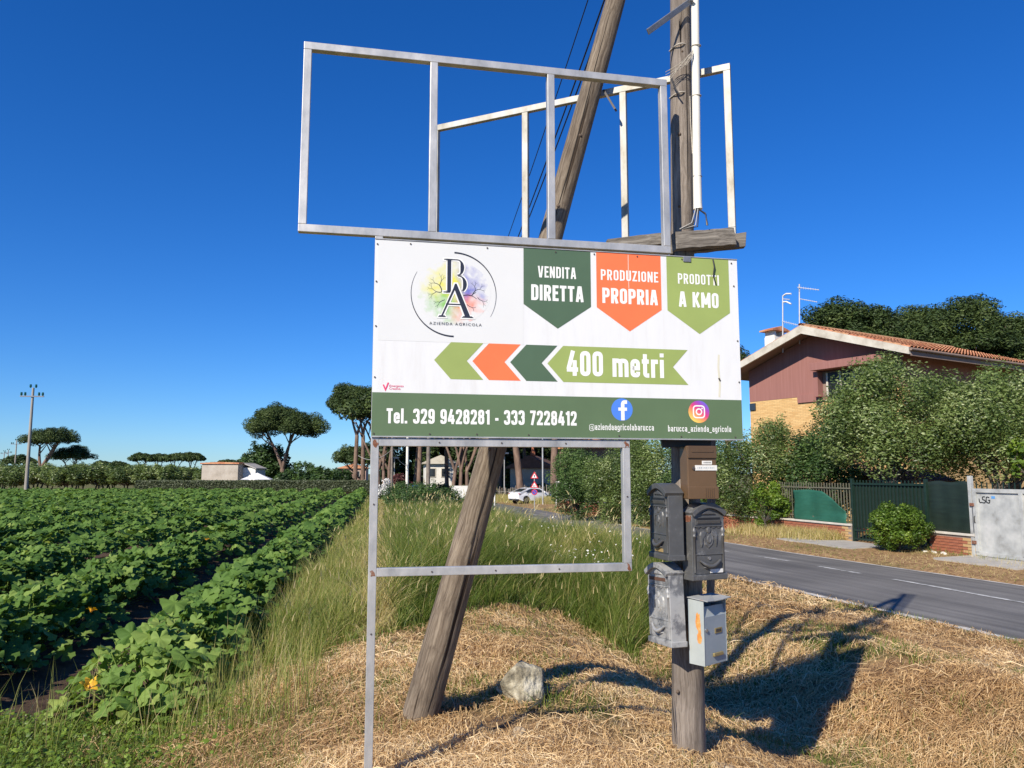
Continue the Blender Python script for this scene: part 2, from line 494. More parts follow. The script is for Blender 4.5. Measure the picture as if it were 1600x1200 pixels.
def build_road():
    m, n, l, b = new_mat('asphalt')
    tc = n.new('ShaderNodeTexCoord')
    n1 = n.new('ShaderNodeTexNoise'); n1.inputs['Scale'].default_value = 160; n1.inputs['Detail'].default_value = 3
    n2 = n.new('ShaderNodeTexNoise'); n2.inputs['Scale'].default_value = 0.7; n2.inputs['Detail'].default_value = 6
    av = n.new('ShaderNodeAttribute'); av.attribute_name = 'across'
    al = n.new('ShaderNodeAttribute'); al.attribute_name = 'along'
    cx = n.new('ShaderNodeCombineXYZ'); l.new(av.outputs['Fac'], cx.inputs[0]); l.new(al.outputs['Fac'], cx.inputs[1])
    mp = n.new('ShaderNodeMapping'); mp.inputs['Scale'].default_value = (1.6, 0.05, 1)
    l.new(cx.outputs[0], mp.inputs[0])
    n3 = n.new('ShaderNodeTexNoise'); n3.inputs['Scale'].default_value = 3; n3.inputs['Detail'].default_value = 6
    l.new(mp.outputs[0], n3.inputs['Vector'])
    l.new(tc.outputs['Object'], n1.inputs['Vector']); l.new(tc.outputs['Object'], n2.inputs['Vector'])
    r3 = ramp(n, [(0.35, (0.112, 0.107, 0.100)), (0.5, (0.148, 0.141, 0.131)), (0.68, (0.185, 0.177, 0.164))])
    l.new(n3.outputs[0], r3.inputs[0])
    r1 = ramp(n, [(0.3, (0.72, 0.72, 0.72)), (0.7, (1.3, 1.3, 1.28))]); l.new(n1.outputs[0], r1.inputs[0])
    r2 = ramp(n, [(0.35, (0.82, 0.82, 0.82)), (0.65, (1.12, 1.12, 1.12))]); l.new(n2.outputs[0], r2.inputs[0])
    a = n.new('ShaderNodeMixRGB'); a.blend_type = 'MULTIPLY'; a.inputs[0].default_value = 1
    c = n.new('ShaderNodeMixRGB'); c.blend_type = 'MULTIPLY'; c.inputs[0].default_value = 1
    l.new(r3.outputs[0], a.inputs[1]); l.new(r1.outputs[0], a.inputs[2]); l.new(a.outputs[0], c.inputs[1]); l.new(r2.outputs[0], c.inputs[2])
    l.new(c.outputs[0], b.inputs['Base Color']); b.inputs['Roughness'].default_value = 0.75
    bp = n.new('ShaderNodeBump'); bp.inputs['Strength'].default_value = 0.5; bp.inputs['Distance'].default_value = 0.006
    l.new(n1.outputs[0], bp.inputs['Height']); l.new(bp.outputs[0], b.inputs['Normal'])
    ys = np.concatenate([np.arange(-28, 8, 1.0), np.arange(8, 40, 0.25), np.arange(40, 138, 1.0)])
    k = 9
    ew = 0.05 * (fbm(ys * 1.5, ys * 0 + 1, 3) - 0.5)
    V = []; A = []; L = []
    for i, y in enumerate(ys):
        for j in range(k):
            t = j / (k - 1)
            x = xnear(y) * (1 - t) + xfar(y) * t
            if j in (0, k - 1): x += ew[i] * (1 if j else -1) * 1.5
            V.append((x, y, ZROAD + float(dzr(y)) + 0.03 * (1 - (2 * t - 1) ** 2))); A.append(t * 4.4); L.append(y)
    V = np.array(V)
    n_ = len(ys)
    ii = np.arange(k - 1)[None, :] + np.arange(n_ - 1)[:, None] * k
    F = np.stack([ii, ii + 1, ii + 1 + k, ii + k], -1).reshape(-1, 4)
    me = np_mesh('road', V, F, m, {'across': np.array(A), 'along': np.array(L)}, True)
    road = tag(link('road', me), kind='structure')
    paint = pmat('worn_white_road_paint', [(0.20, 0.20, 0.19), (0.42, 0.42, 0.40), (0.56, 0.56, 0.53)], 0.7, 7, lo=0.40, hi=0.60, detail=9)
    edge_paint = pmat('pale_road_edge', [(0.24, 0.22, 0.19), (0.44, 0.42, 0.38), (0.56, 0.54, 0.50)], 0.8, 5, lo=0.3, hi=0.58, detail=9)
    def strip(name, off0, off1, y0, y1, mat, dz, wob=0.0):
        yy = np.arange(y0, y1 + 0.01, 0.25)
        mb = MB(); vs = []
        for q, y in enumerate(yy):
            w = wob * (vnoise(y * 3.1, 0.5, 11) - 0.5)
            for o in (off0, off1 + w):
                x = xnear(y) + (xfar(y) - xnear(y)) * o
                vs.append((x, y, ZROAD + float(dzr(y)) + 0.03 * (1 - (2 * o - 1) ** 2) + dz))
        mb.add(vs, [(2 * i, 2 * i + 1, 2 * i + 3, 2 * i + 2) for i in range(len(yy) - 1)])
        return mb.build(name, mat, road)
    strip('edge_line', 0.004, 0.030, 3, 30, edge_paint, 0.005, 0.018)
    strip('edge_line', 0.966, 0.990, 3, 40, edge_paint, 0.005, 0.02)
    # broken centre line: a long near stretch, then dashes
    def cfrac(y): return float(np.interp(y, [9, 12, 17, 25], [0.56, 0.57, 0.65, 0.60]))
    for a_, b_ in ((3.0, 7.2), (9.0, 14.0), (14.8, 15.95), (16.85, 17.9), (18.9, 20.1), (21.3, 22.6), (24, 25.5), (27, 28.6), (30.5, 32.2), (34.5, 36.5), (39, 41.2), (44, 46.5)):
        yy = np.linspace(a_, b_, 12); mb = MB(); vs = []
        for y in yy:
            for o in (cfrac(y) - 0.011, cfrac(y) + 0.011):
                vs.append((xnear(y) + (xfar(y) - xnear(y)) * o, y, ZROAD + float(dzr(y)) + 0.03 * (1 - (2 * o - 1) ** 2) + 0.006))
        mb.add(vs, [(2 * i, 2 * i + 1, 2 * i + 3, 2 * i + 2) for i in range(11)])
        mb.build('centre_dash', paint, road)
    return road


build_road()

# ------------------------------------------------------------------ condensed lettering drawn with strokes
ST = 0.088
def _round(pts, closed):
    n = len(pts); out = []
    for i, q in enumerate(pts):
        p = Vector(q[:2]); r = q[2] if len(q) > 2 else 0
        if r == 0 or (not closed and i in (0, n - 1)):
            out.append(p); continue
        a = (Vector(pts[i - 1][:2]) - p); b = (Vector(pts[(i + 1) % n][:2]) - p)
        rr = min(r, a.length * 0.499, b.length * 0.499)
        A = p + a.normalized() * rr; B = p + b.normalized() * rr
        for k in range(6):
            t = k / 5
            out.append(A * (1 - t) ** 2 + p * 2 * t * (1 - t) + B * t * t)
    return out


def stroke(mb, pts, closed, hw, tf, z):
    n = len(pts); L = []; R = []
    for i, p in enumerate(pts):
        if closed: a, b = pts[i - 1], pts[(i + 1) % n]
        else: a, b = pts[max(i - 1, 0)], pts[min(i + 1, n - 1)]
        d1 = (p - a); d2 = (b - p)
        if d1.length < 1e-9: d1 = d2
        if d2.length < 1e-9: d2 = d1
        d1 = d1.normalized(); d2 = d2.normalized()
        n1 = Vector((-d1.y, d1.x)); n2 = Vector((-d2.y, d2.x))
        m = n1 + n2
        m = m.normalized() if m.length > 1e-6 else n1
        k = hw / max(0.45, m.dot(n1))
        L.append(p + m * k); R.append(p - m * k)
    vs = [tf(q, z) for q in L] + [tf(q, z) for q in R]
    fs = []
    for i in range(n if closed else n - 1):
        j = (i + 1) % n
        fs.append((i, n + i, n + j, j))
    mb.add(vs, fs)


def glyphs():
    t = ST; G = {}
    w = 0.45; l = t; r = w - t; b = t; T = 1 - t; rc = 0.17
    def g(ch, wd, *paths): G[ch] = (wd, paths)
    O = ([(l, b, rc), (r, b, rc), (r, T, rc), (l, T, rc)], True)
    g('O', w, O); g('0', w, O)
    g('A', 0.50, ([(0.085, 0), (0.215, 1)], False), ([(0.415, 0), (0.285, 1)], False), ([(0.13, 0.27), (0.37, 0.27)], False), ([(0.2, 1 - 0.07), (0.3, 1 - 0.07)], False))
    g('V', 0.50, ([(0.085, 1), (0.215, 0)], False), ([(0.415, 1), (0.285, 0)], False), ([(0.2, 0.07), (0.3, 0.07)], False))
    g('E', 0.38, ([(l, 0), (l, 1)], False), ([(l, T), (0.38, T)], False), ([(l, 0.52), (0.34, 0.52)], False), ([(l, b), (0.38, b)], False))
    g('N', 0.48, ([(l, 0), (l, 1)], False), ([(0.48 - t, 0), (0.48 - t, 1)], False), ([(l, 1), (0.48 - t, 0)], False))
    g('M', 0.62, ([(l, 0), (l, 1)], False), ([(0.62 - t, 0), (0.62 - t, 1)], False), ([(l, 1), (0.31, 0.22)], False), ([(0.62 - t, 1), (0.31, 0.22)], False))
    g('D', w, ([(l, 0), (l, 1)], False), ([(l, T), (r, T, rc), (r, b, rc), (l, b)], False))
    g('I', 2 * t, ([(l, 0), (l, 1)], False))
    g('T', 0.42, ([(0, T), (0.42, T)], False), ([(0.21, 0), (0.21, 1)], False))
    g('P', w, ([(l, 0), (l, 1)], False), ([(l, T), (r, T, rc), (r, 0.46, rc), (l, 0.46)], False))
    g('R', w + 0.01, ([(l, 0), (l, 1)], False), ([(l, T), (r, T, rc), (r, 0.48, rc), (l, 0.48)], False), ([(0.24, 0.46), (r + 0.01, 0)], False))
    g('U', w, ([(l, 1), (l, b, rc), (r, b, rc), (r, 1)], False))
    g('Z', 0.42, ([(0.01, T), (0.41, T)], False), ([(0.01, b), (0.42, b)], False), ([(0.33, T), (0.09, b)], False))
    g('K', 0.49, ([(l, 0), (l, 1)], False), ([(0.40, 1), (l + 0.05, 0.42)], False), ([(0.19, 0.58), (0.42, 0)], False))
    g('1', 0.30, ([(0.30 - t, 0), (0.30 - t, 1)], False), ([(0.02, 0.80), (0.16, 0.84, 0.05), (0.22, 0.97)], False))
    g('2', w, ([(l, 0.68), (l, T, rc), (r, T, rc), (r, 0.58, 0.15), (l, 0.12)], False), ([(0.0, b), (w, b)], False))
    g('3', w, ([(l, 0.72), (l, T, rc), (r, T, rc), (r, 0.53, 0.14), (0.2, 0.53)], False), ([(0.2, 0.53), (r, 0.53, 0.14), (r, b, rc), (l, b, rc), (l, 0.29)], False))
    g('4', 0.48, ([(0.27, 1), (0.07, 0.26)], False), ([(0.0, 0.25), (0.48, 0.25)], False), ([(0.335, 0), (0.335, 0.62)], False))
    g('7', 0.42, ([(0, T), (0.42, T)], False), ([(0.33, T), (0.14, 0)], False))
    g('8', w, ([(l + 0.01, 0.54, rc), (r - 0.01, 0.54, rc), (r - 0.01, T, rc), (l + 0.01, T, rc)], True), ([(l, b, rc), (r, b, rc), (r, 0.53, rc), (l, 0.53, rc)], True))
    g('9', w, ([(l, 0.42, rc), (r, 0.42, rc), (r, T, rc), (l, T, rc)], True), ([(r, 0.6), (r, b, rc), (l, b, rc), (l, 0.27)], False))
    g('-', 0.24, ([(0, 0.36), (0.24, 0.36)], False)); g('.', 2 * t, ([(t, 0), (t, 2 * t)], False)); g('_', 0.40, ([(0, -0.1), (0.40, -0.1)], False))
    x = 0.74; X = x - t; q = 0.15
    g('m', 0.70, ([(l, 0), (l, x)], False), ([(l, 0.5), (l, X, q), (0.35, X, q), (0.35, 0)], False), ([(0.35, 0.5), (0.35, X, q), (0.70 - t, X, q), (0.70 - t, 0)], False))
    g('n', 0.43, ([(l, 0), (l, x)], False), ([(l, 0.5), (l, X, q), (0.43 - t, X, q), (0.43 - t, 0)], False))
    g('u', 0.43, ([(0.43 - t, 0), (0.43 - t, x)], False), ([(0.43 - t, 0.24), (0.43 - t, b, q), (l, b, q), (l, x)], False))
    g('e', 0.42, ([(l, 0.37), (0.42 - t, 0.37), (0.42 - t, X, q), (l, X, q), (l, b, q), (0.42 - t, b, q), (0.42 - t, 0.23)], False))
    g('t', 0.32, ([(0.14, 0.95), (0.14, b, 0.1), (0.32, b)], False), ([(0, X), (0.31, X)], False))
    g('r', 0.31, ([(l, 0), (l, x)], False), ([(l, 0.45), (l, X, q), (0.31, X)], False))
    g('i', 2 * t, ([(l, 0), (l, x)], False), ([(l, 0.84), (l, 1.0)], False)); g('l', 2 * t, ([(l, 0), (l, 1)], False))
    g('a', 0.42, ([(l, 0.54), (l, X, q), (0.42 - t, X, q), (0.42 - t, 0)], False), ([(l, b, 0.12), (0.42 - t, b, 0.12), (0.42 - t, 0.42, 0.12), (l, 0.42, 0.12)], True))
    g('z', 0.36, ([(0.0, X), (0.36, X)], False), ([(0, b), (0.36, b)], False), ([(0.28, X), (0.08, b)], False))
    ring = ([(l, b, q), (0.42 - t, b, q), (0.42 - t, X, q), (l, X, q)], True)
    g('o', 0.42, ring); g('d', 0.42, ring, ([(0.42 - t, 0), (0.42 - t, 1)], False)); g('b', 0.42, ring, ([(l, 0), (l, 1)], False))
    g('g', 0.42, ring, ([(0.42 - t, 0.5), (0.42 - t, -0.17, q), (l, -0.17, q), (l, -0.08)], False))
    g('c', 0.40, ([(0.40 - t, 0.5), (0.40 - t, X, q), (l, X, q), (l, b, q), (0.40 - t, b, q), (0.40 - t, 0.24)], False))
    g('@', 0.86, ([(0.05, -0.10, 0.3), (0.81, -0.10, 0.3), (0.81, 0.86, 0.3), (0.05, 0.86, 0.3)], True), ([(0.28, 0.17, 0.15), (0.57, 0.17, 0.15), (0.57, 0.58, 0.15), (0.28, 0.58, 0.15)], True), ([(0.57, 0.6), (0.57, 0.1, 0.06), (0.72, 0.1)], False))
    return G


GL = glyphs()


def lettering(mbs, text, u0, u1, v0, cap, tf, z0, gap=0.085, space=0.24, bold=1.0):
    """one line of lettering between u0 and u1 on baseline v0"""
    tot = 0
    for ch in text: tot += (space if ch == ' ' else GL[ch][0]) + gap
    tot -= gap
    sx = (u1 - u0) / tot
    x = 0.0; k = 0; mb = MB(); mbs.append(mb)
    for ch in text:
        if ch == ' ': x += space + gap; mb = MB(); mbs.append(mb); continue
        w, paths = GL[ch]
        for pts, closed in paths:
            pp = _round(pts, closed)
            hw = ST * bold * (0.62 if ch == '@' else 1)
            stroke(mb, [p + Vector((x, 0)) for p in pp], closed, hw, lambda q, z: tf(u0 + q.x * sx, v0 + q.y * cap, z), z0 + 0.00003 * (k % 9))
            k += 1
        x += w + gap


def text_mesh(body, size, mat, name, spacing=1.0, width=1.0):
    cu = bpy.data.curves.new('tmp', 'FONT'); cu.body = body; cu.size = size; cu.space_character = spacing
    cu.resolution_u = 3
    o = bpy.data.objects.new('tmp', cu); COL.objects.link(o)
    bpy.context.view_layer.update()
    me = bpy.data.meshes.new_from_object(o)
    bpy.data.objects.remove(o); bpy.data.curves.remove(cu)
    me.name = name; me.materials.clear(); me.materials.append(mat)
    return me


# ------------------------------------------------------------------ the farm sign with its metal frame
PX0, PY0, PANG, PZ0 = -0.699, 3.8185, 0.19737, 1.680
PW, PH = 2.0, 1.015
sign = empty('farm_sign', (PX0, PY0, 0), PANG,
             'white farm sign with coloured pennants, 400 metri arrow and galvanised frame above and below', 'sign')
# local frame of the sign: x along the board, y away from the viewer, z up; board face at y = 0


def paint(name, col, rough=0.45, var=0.07):
    return pmat('print_' + name, [tuple(c * (1 - var) for c in col), col, tuple(min(1, c * (1 + var)) for c in col)], rough, 3.5, detail=7)


C_DKG = (0.076, 0.130, 0.073); C_OR = (0.92, 0.18, 0.062); C_LTG = (0.300, 0.375, 0.105); C_BAND = (0.105, 0.163, 0.080)
MP = dict(dkg=paint('dark_green', C_DKG), org=paint('orange', C_OR), ltg=paint('light_green', C_LTG), band=paint('band_green', C_BAND),
          white=paint('white', (0.80, 0.80, 0.77), 0.45, 0.03), navy=paint('navy', (0.020, 0.024, 0.042)), blue=paint('blue', (0.075, 0.22, 0.72)),
          pink=paint('pink', (0.75, 0.05, 0.16)))


def board_mat():
    m, n, l, b = new_mat('sign_board_sheet')
    tc = n.new('ShaderNodeTexCoord')
    mp = n.new('ShaderNodeMapping'); mp.inputs['Scale'].default_value = (6, 1, 0.9)
    l.new(tc.outputs['Object'], mp.inputs[0])
    a = n.new('ShaderNodeTexNoise'); a.inputs['Scale'].default_value = 2.5; a.inputs['Detail'].default_value = 9; a.inputs['Roughness'].default_value = 0.7
    l.new(mp.outputs[0], a.inputs['Vector'])
    r = ramp(n, [(0.28, (0.655, 0.65, 0.635)), (0.48, (0.71, 0.715, 0.71)), (0.7, (0.74, 0.745, 0.745))])
    l.new(a.outputs[0], r.inputs[0]); l.new(r.outputs[0], b.inputs['Base Color'])
    b.inputs['Roughness'].default_value = 0.4
    return m


mb = MB(); mb.box((PW / 2, 0.002, PZ0 + PH / 2), (PW, 0.004, PH))
panel = mb.build('panel', board_mat(), sign)
# pale edge trim of the sheet
mb = MB(); e = 0.006
MB().box((PW / 2, -0.0005, PZ0 + e / 2), (PW, 0.008, e)).build('edge_trim', M['galv'], panel)
MB().box((PW / 2, -0.0005, PZ0 + PH - 0.002), (PW, 0.008, 0.004)).build('edge_trim', M['galv'], panel)


def pf(u, v, z): return Vector((u, -z, PZ0 + v))      # board coordinates, z = height off the face


def pfv(q, z): return pf(q.x, q.y, z)


def flat(name, pts, mat, z):
    return MB().poly([pf(u, v, z) for u, v in pts]).build(name, mat, panel)


# separate sticker carrying the logo (a little greyer than the board)
flat('logo_sticker', [(0.026, 0.488), (0.774, 0.488), (0.774, 1.008), (0.018, 1.008)][::1], paint('sticker', (0.69, 0.695, 0.68), 0.35, 0.02), 0.0006)
for k, (u0, mat, pen) in enumerate(((0.775, 'dkg', 'pennant'), (1.176, 'org', 'pennant'), (1.579, 'ltg', 'pennant'))):
    u1 = u0 + 0.369
    o = flat(pen, [(u0, 0.706), ((u0 + u1) / 2, 0.581), (u1, 0.706), (u1, 1.010), (u0, 1.010)], MP[mat], 0.0008)
    o['label'] = ['dark green pennant reading vendita diretta', 'orange pennant reading produzione propria', 'light green pennant reading prodotti a kmo'][k]
for k, (u0, mat) in enumerate(((0.308, 'ltg'), (0.505, 'org'), (0.703, 'dkg'))):
    o = flat('chevron', [(u0, 0.395), (u0 + 0.086, 0.299), (u0 + 0.254, 0.299), (u0 + 0.168, 0.395), (u0 + 0.254, 0.490), (u0 + 0.086, 0.490)], MP[mat], 0.0008)
    o['label'] = ['light green chevron', 'orange chevron', 'dark green chevron'][k]
flat('ribbon', [(0.902, 0.394), (0.988, 0.298), (1.690, 0.298), (1.603, 0.394), (1.690, 0.490), (0.988, 0.490)], MP['ltg'], 0.0008)
flat('phone_band', [(0.001, 0.007), (1.999, 0.007), (1.999, 0.221), (0.001, 0.224)], MP['band'], 0.0008)
for txt, u0, u1, v0, cap, bold in (('VENDITA', 0.852, 1.063, 0.854, 0.062, 0.86), ('DIRETTA', 0.816, 1.103, 0.7295, 0.085, 1.0),
                                   ('PRODUZIONE', 1.200, 1.529, 0.8575, 0.059, 0.8), ('PROPRIA', 1.208, 1.524, 0.731, 0.084, 1.0),
                                   ('PRODOTTI', 1.643, 1.888, 0.8585, 0.059, 0.8), ('A KMO', 1.646, 1.881, 0.7295, 0.085, 1.0),
                                   ('400 metri', 1.007, 1.550, 0.332, 0.134, 1.0),
                                   ('Tel. 329 9428281 - 333 7228412', 0.074, 1.058, 0.0695, 0.075, 1.02),
                                   ('@aziendaagricolabarucca', 1.126, 1.486, 0.0475, 0.034, 0.68), ('barucca_azienda_agricola', 1.565, 1.932, 0.044, 0.034, 0.68)):
    words_ = []
    lettering(words_, txt, u0, u1, v0, cap, pf, 0.0014, bold=bold)
    for m_ in words_: m_.build('lettering', MP['white'], panel)


# logo: brushed ring, watercolour blotch, branches, serif initials
def ring_arc(a0, a1, w0, w1, cx=0.407, cy=0.741, R=0.221, n=40):
    m_ = MB(); vs = []
    for i in range(n + 1):
        t = i / n; a = math.radians(a0 + (a1 - a0) * t); w = w0 + (w1 - w0) * t
        for q in (R - w / 2, R + w / 2): vs.append(pf(cx + q * math.cos(a), cy + q * math.sin(a), 0.0016))
    m_.add(vs, [(2 * i, 2 * i + 1, 2 * i + 3, 2 * i + 2) for i in range(n)])
    return m_


ring_arc(90, -30, 0.0085, 0.0012).build('ring', MP['navy'], panel)
ring_arc(270, 150, 0.0085, 0.0012).build('ring', MP['navy'], panel)


def blotch_mat():
    m, n, l, b = new_mat('print_watercolour')
    tc = n.new('ShaderNodeTexCoord')
    sp = n.new('ShaderNodeSeparateXYZ')
    nz = n.new('ShaderNodeTexNoise'); nz.inputs['Scale'].default_value = 11; nz.inputs['Detail'].default_value = 5
    l.new(tc.outputs['Object'], nz.inputs['Vector'])
    off = n.new('ShaderNodeVectorMath'); off.operation = 'MULTIPLY_ADD'; off.inputs[1].default_value = (0.14, 0, 0.14)
    l.new(nz.outputs['Color'], off.inputs[0]); l.new(tc.outputs['Object'], off.inputs[2])
    l.new(off.outputs[0], sp.inputs[0])
    def step(sock, lo, hi):
        q = n.new('ShaderNodeMapRange'); q.inputs['From Min'].default_value = lo; q.inputs['From Max'].default_value = hi; l.new(sock, q.inputs['Value']); return q
    fx = step(sp.outputs['X'], 0.40 + 0.07, 0.47 + 0.07); fz = step(sp.outputs['Z'], PZ0 + 0.70 + 0.07, PZ0 + 0.75 + 0.07)
    def mix(f, a, c):
        q = n.new('ShaderNodeMixRGB'); l.new(f, q.inputs[0])
        for i, v in ((1, a), (2, c)):
            if isinstance(v, tuple): q.inputs[i].default_value = (*v, 1)
            else: l.new(v, q.inputs[i])
        return q.outputs[0]
    top = mix(fx.outputs[0], (0.72, 0.68, 0.09), (0.16, 0.17, 0.50)); bot = mix(fx.outputs[0], (0.25, 0.52, 0.13), (0.85, 0.18, 0.09))
    colr = mix(fz.outputs[0], bot, top)
    # fade out raggedly from the middle
    d = n.new('ShaderNodeVectorMath'); d.operation = 'DISTANCE'; l.new(tc.outputs['Object'], d.inputs[0]); d.inputs[1].default_value = (0.407, 0, PZ0 + 0.752)
    n2 = n.new('ShaderNodeTexNoise'); n2.inputs['Scale'].default_value = 26; n2.inputs['Detail'].default_value = 6; l.new(tc.outputs['Object'], n2.inputs['Vector'])
    ad = n.new('ShaderNodeMath'); ad.operation = 'MULTIPLY_ADD'; ad.inputs[1].default_value = 0.26; l.new(n2.outputs[0], ad.inputs[0]); l.new(d.outputs['Value'], ad.inputs[2])
    f = step(ad.outputs[0], 0.17, 0.315)
    c = mix(f.outputs[0], colr, (0.69, 0.695, 0.68))
    l.new(c, b.inputs['Base Color']); b.inputs['Roughness'].default_value = 0.4
    return m


flat('watercolour_blotch', [(0.407 + 0.192 * math.cos(a), 0.752 + 0.168 * math.sin(a)) for a in np.linspace(0, 2 * PI, 48)[:-1]], blotch_mat(), 0.0010)
m_ = MB()
def twig(p, ang, ln, w, dep, r_):
    q = Vector((p[0] + ln * math.cos(ang), p[1] + ln * math.sin(ang)))
    mid = Vector(((p[0] + q.x) / 2 + r_.uniform(-.12, .12) * ln, (p[1] + q.y) / 2 + r_.uniform(-.12, .12) * ln))
    stroke(m_, [Vector(p), mid, q], False, w, pfv, 0.0013)
    if dep:
        for s in (-1, 1): twig(q, ang + s * r_.uniform(0.35, 0.8), ln * r_.uniform(0.6, 0.8), w * 0.62, dep - 1, r_)
rr_ = random.Random(5)
for tw in (((0.345, 0.752), PI * 0.62, 0.035, 0.0024, 3), ((0.345, 0.752), PI * 1.02, 0.03, 0.0020, 3), ((0.36, 0.71), PI * 1.15, 0.03, 0.0016, 2), ((0.455, 0.737), 0.0, 0.042, 0.0024, 1), ((0.50, 0.737), 1.0, 0.034, 0.0022, 3), ((0.53, 0.73), -0.6, 0.03, 0.0016, 2), ((0.475, 0.69), -0.5, 0.03, 0.0015, 1)):
    m_ = MB(); twig(*tw, rr_); m_.build('branch', MP['navy'], panel)
# serif B and A with a white halo


def serif_B(grow, z):
    g = grow; m2 = MB()
    def P(pts): m2.poly([pf(u, v, z) for u, v in pts])
    P([(0.371 - g, 0.752 - g), (0.391 + g, 0.752 - g), (0.391 + g, 0.922 + g), (0.371 - g, 0.922 + g)])
    P([(0.354 - g, 0.921 - g), (0.425, 0.921 - g), (0.425, 0.927 + g), (0.354 - g, 0.927 + g)])
    P([(0.352 - g, 0.748 - g), (0.406 + g, 0.748 - g), (0.406 + g, 0.754 + g), (0.352 - g, 0.754 + g)])
    for cy, ry, rx, x0 in ((0.8835, 0.0435, 0.036, 0.423), (0.795, 0.047, 0.045, 0.428)):
        n = 16; vs = []
        for i in range(n + 1):
            a = PI / 2 - PI * i / n * (1.0 if cy > 0.85 else 0.78)
            tk = 0.004 + 0.016 * max(0, math.cos(a)) ** 1.3
            co, si = math.cos(a), math.sin(a)
            vs.append(pf(x0 + (rx + g) * co, cy + (ry + g) * si, z + 0.00005))
            vs.append(pf(x0 + (rx - tk - g) * co, cy + (ry - 0.006 - g) * si, z + 0.00005))
        m2.add(vs, [(2 * i, 2 * i + 1, 2 * i + 3, 2 * i + 2) for i in range(n)])
    return m2


def serif_A(grow, z):
    g = grow; m2 = MB()
    def P(pts, dz=0): m2.poly([pf(u, v, z + dz) for u, v in pts])
    P([(0.341 - g, 0.626 - g), (0.350 + g, 0.626 - g), (0.418 + g, 0.780), (0.413, 0.797 + g), (0.408 - g, 0.785)])
    P([(0.464 - g, 0.626 - g), (0.492 + g, 0.626 - g), (0.420 + g, 0.797 + g), (0.411 - g, 0.797 + g), (0.4045 - g, 0.778)], 0.00004)
    P([(0.365, 0.684 - g), (0.46, 0.684 - g), (0.46, 0.691 + g), (0.365, 0.691 + g)], 0.00008)
    P([(0.325 - g, 0.619 - g), (0.368 + g, 0.619 - g), (0.358 + g, 0.628 + g), (0.333 - g, 0.628 + g)], 0.00012)
    P([(0.446 - g, 0.619 - g), (0.512 + g, 0.619 - g), (0.500 + g, 0.628 + g), (0.457 - g, 0.628 + g)], 0.00012)
    return m2


serif_B(0.0065, 0.0018).build('initial_halo', MP['white'], panel)
serif_B(0, 0.0022).build('initial', MP['navy'], panel)
serif_A(0.0065, 0.0026).build('initial_halo', MP['white'], panel)
serif_A(0, 0.0031).build('initial', MP['navy'], panel)
me = text_mesh('AZIENDA AGRICOLA', 0.0205, MP['navy'], 'lettering', 1.32)
bb = [v.co.x for v in me.vertices]; kx = 0.271 / (max(bb) - min(bb))
me.transform(Matrix(((kx, 0, 0, 0.281 - min(bb) * kx), (0, 0, -1, -0.0033), (0, 1, 0, PZ0 + 0.578), (0, 0, 0, 1))))
link('lettering', me, panel)
for body, v0 in (('Emergenza', 0.2525), ('Creativa', 0.2385)):
    me = text_mesh(body, 0.0165, MP['pink'], 'lettering', 1.0)
    me.transform(Matrix(((1, 0, 0, 0.084), (0, 0, -1, -0.0014), (0, 1, 0, PZ0 + v0), (0, 0, 0, 1))))
    link('lettering', me, panel)
m_ = MB(); stroke(m_, [Vector((0.055, 0.263)), Vector((0.066, 0.237)), Vector((0.080, 0.274))], False, 0.0035, pfv, 0.0014)
m_.build('tick_mark', MP['pink'], panel)


def disc(name, cx, cy, R, mat, z):
    return flat(name, [(cx + R * math.cos(a), cy + R * math.sin(a)) for a in np.linspace(0, 2 * PI, 41)[:-1]], mat, z)


disc('round_badge', 1.3085, 0.158, 0.0595, MP['blue'], 0.0012)['label'] = 'blue round badge with white letter f'
m_ = MB()
stroke(m_, _round([(1.3125, 0.101), (1.3125, 0.198, 0.022), (1.337, 0.198)], False), False, 0.0098, pfv, 0.0018)
stroke(m_, [Vector((1.288, 0.160)), Vector((1.336, 0.160))], False, 0.0085, pfv, 0.0019)
m_.build('badge_letter', MP['white'], panel)


def insta():
    m, n, l, b = new_mat('print_sunset_gradient')
    tc = n.new('ShaderNodeTexCoord'); sp = n.new('ShaderNodeSeparateXYZ'); l.new(tc.outputs['Object'], sp.inputs[0])
    a = n.new('ShaderNodeMath'); a.operation = 'MULTIPLY_ADD'; a.inputs[1].default_value = 1.0; a.inputs[2].default_value = -1.746
    l.new(sp.outputs['X'], a.inputs[0])
    c = n.new('ShaderNodeMath'); c.operation = 'SUBTRACT'; l.new(sp.outputs['Z'], c.inputs[0]); c.inputs[1].default_value = PZ0 + 0.153
    s = n.new('ShaderNodeMath'); s.operation = 'MULTIPLY_ADD'; l.new(a.outputs[0], s.inputs[0]); s.inputs[1].default_value = 0.75; l.new(c.outputs[0], s.inputs[2])
    mr = n.new('ShaderNodeMapRange'); mr.inputs['From Min'].default_value = -0.075; mr.inputs['From Max'].default_value = 0.075; l.new(s.outputs[0], mr.inputs['Value'])
    r = ramp(n, [(0.0, (0.85, 0.60, 0.12)), (0.3, (0.85, 0.30, 0.10)), (0.55, (0.65, 0.05, 0.18)), (0.8, (0.33, 0.06, 0.42)), (1.0, (0.15, 0.12, 0.60))])
    l.new(mr.outputs[0], r.inputs[0]); l.new(r.outputs[0], b.inputs['Base Color']); b.inputs['Roughness'].default_value = 0.45
    return m


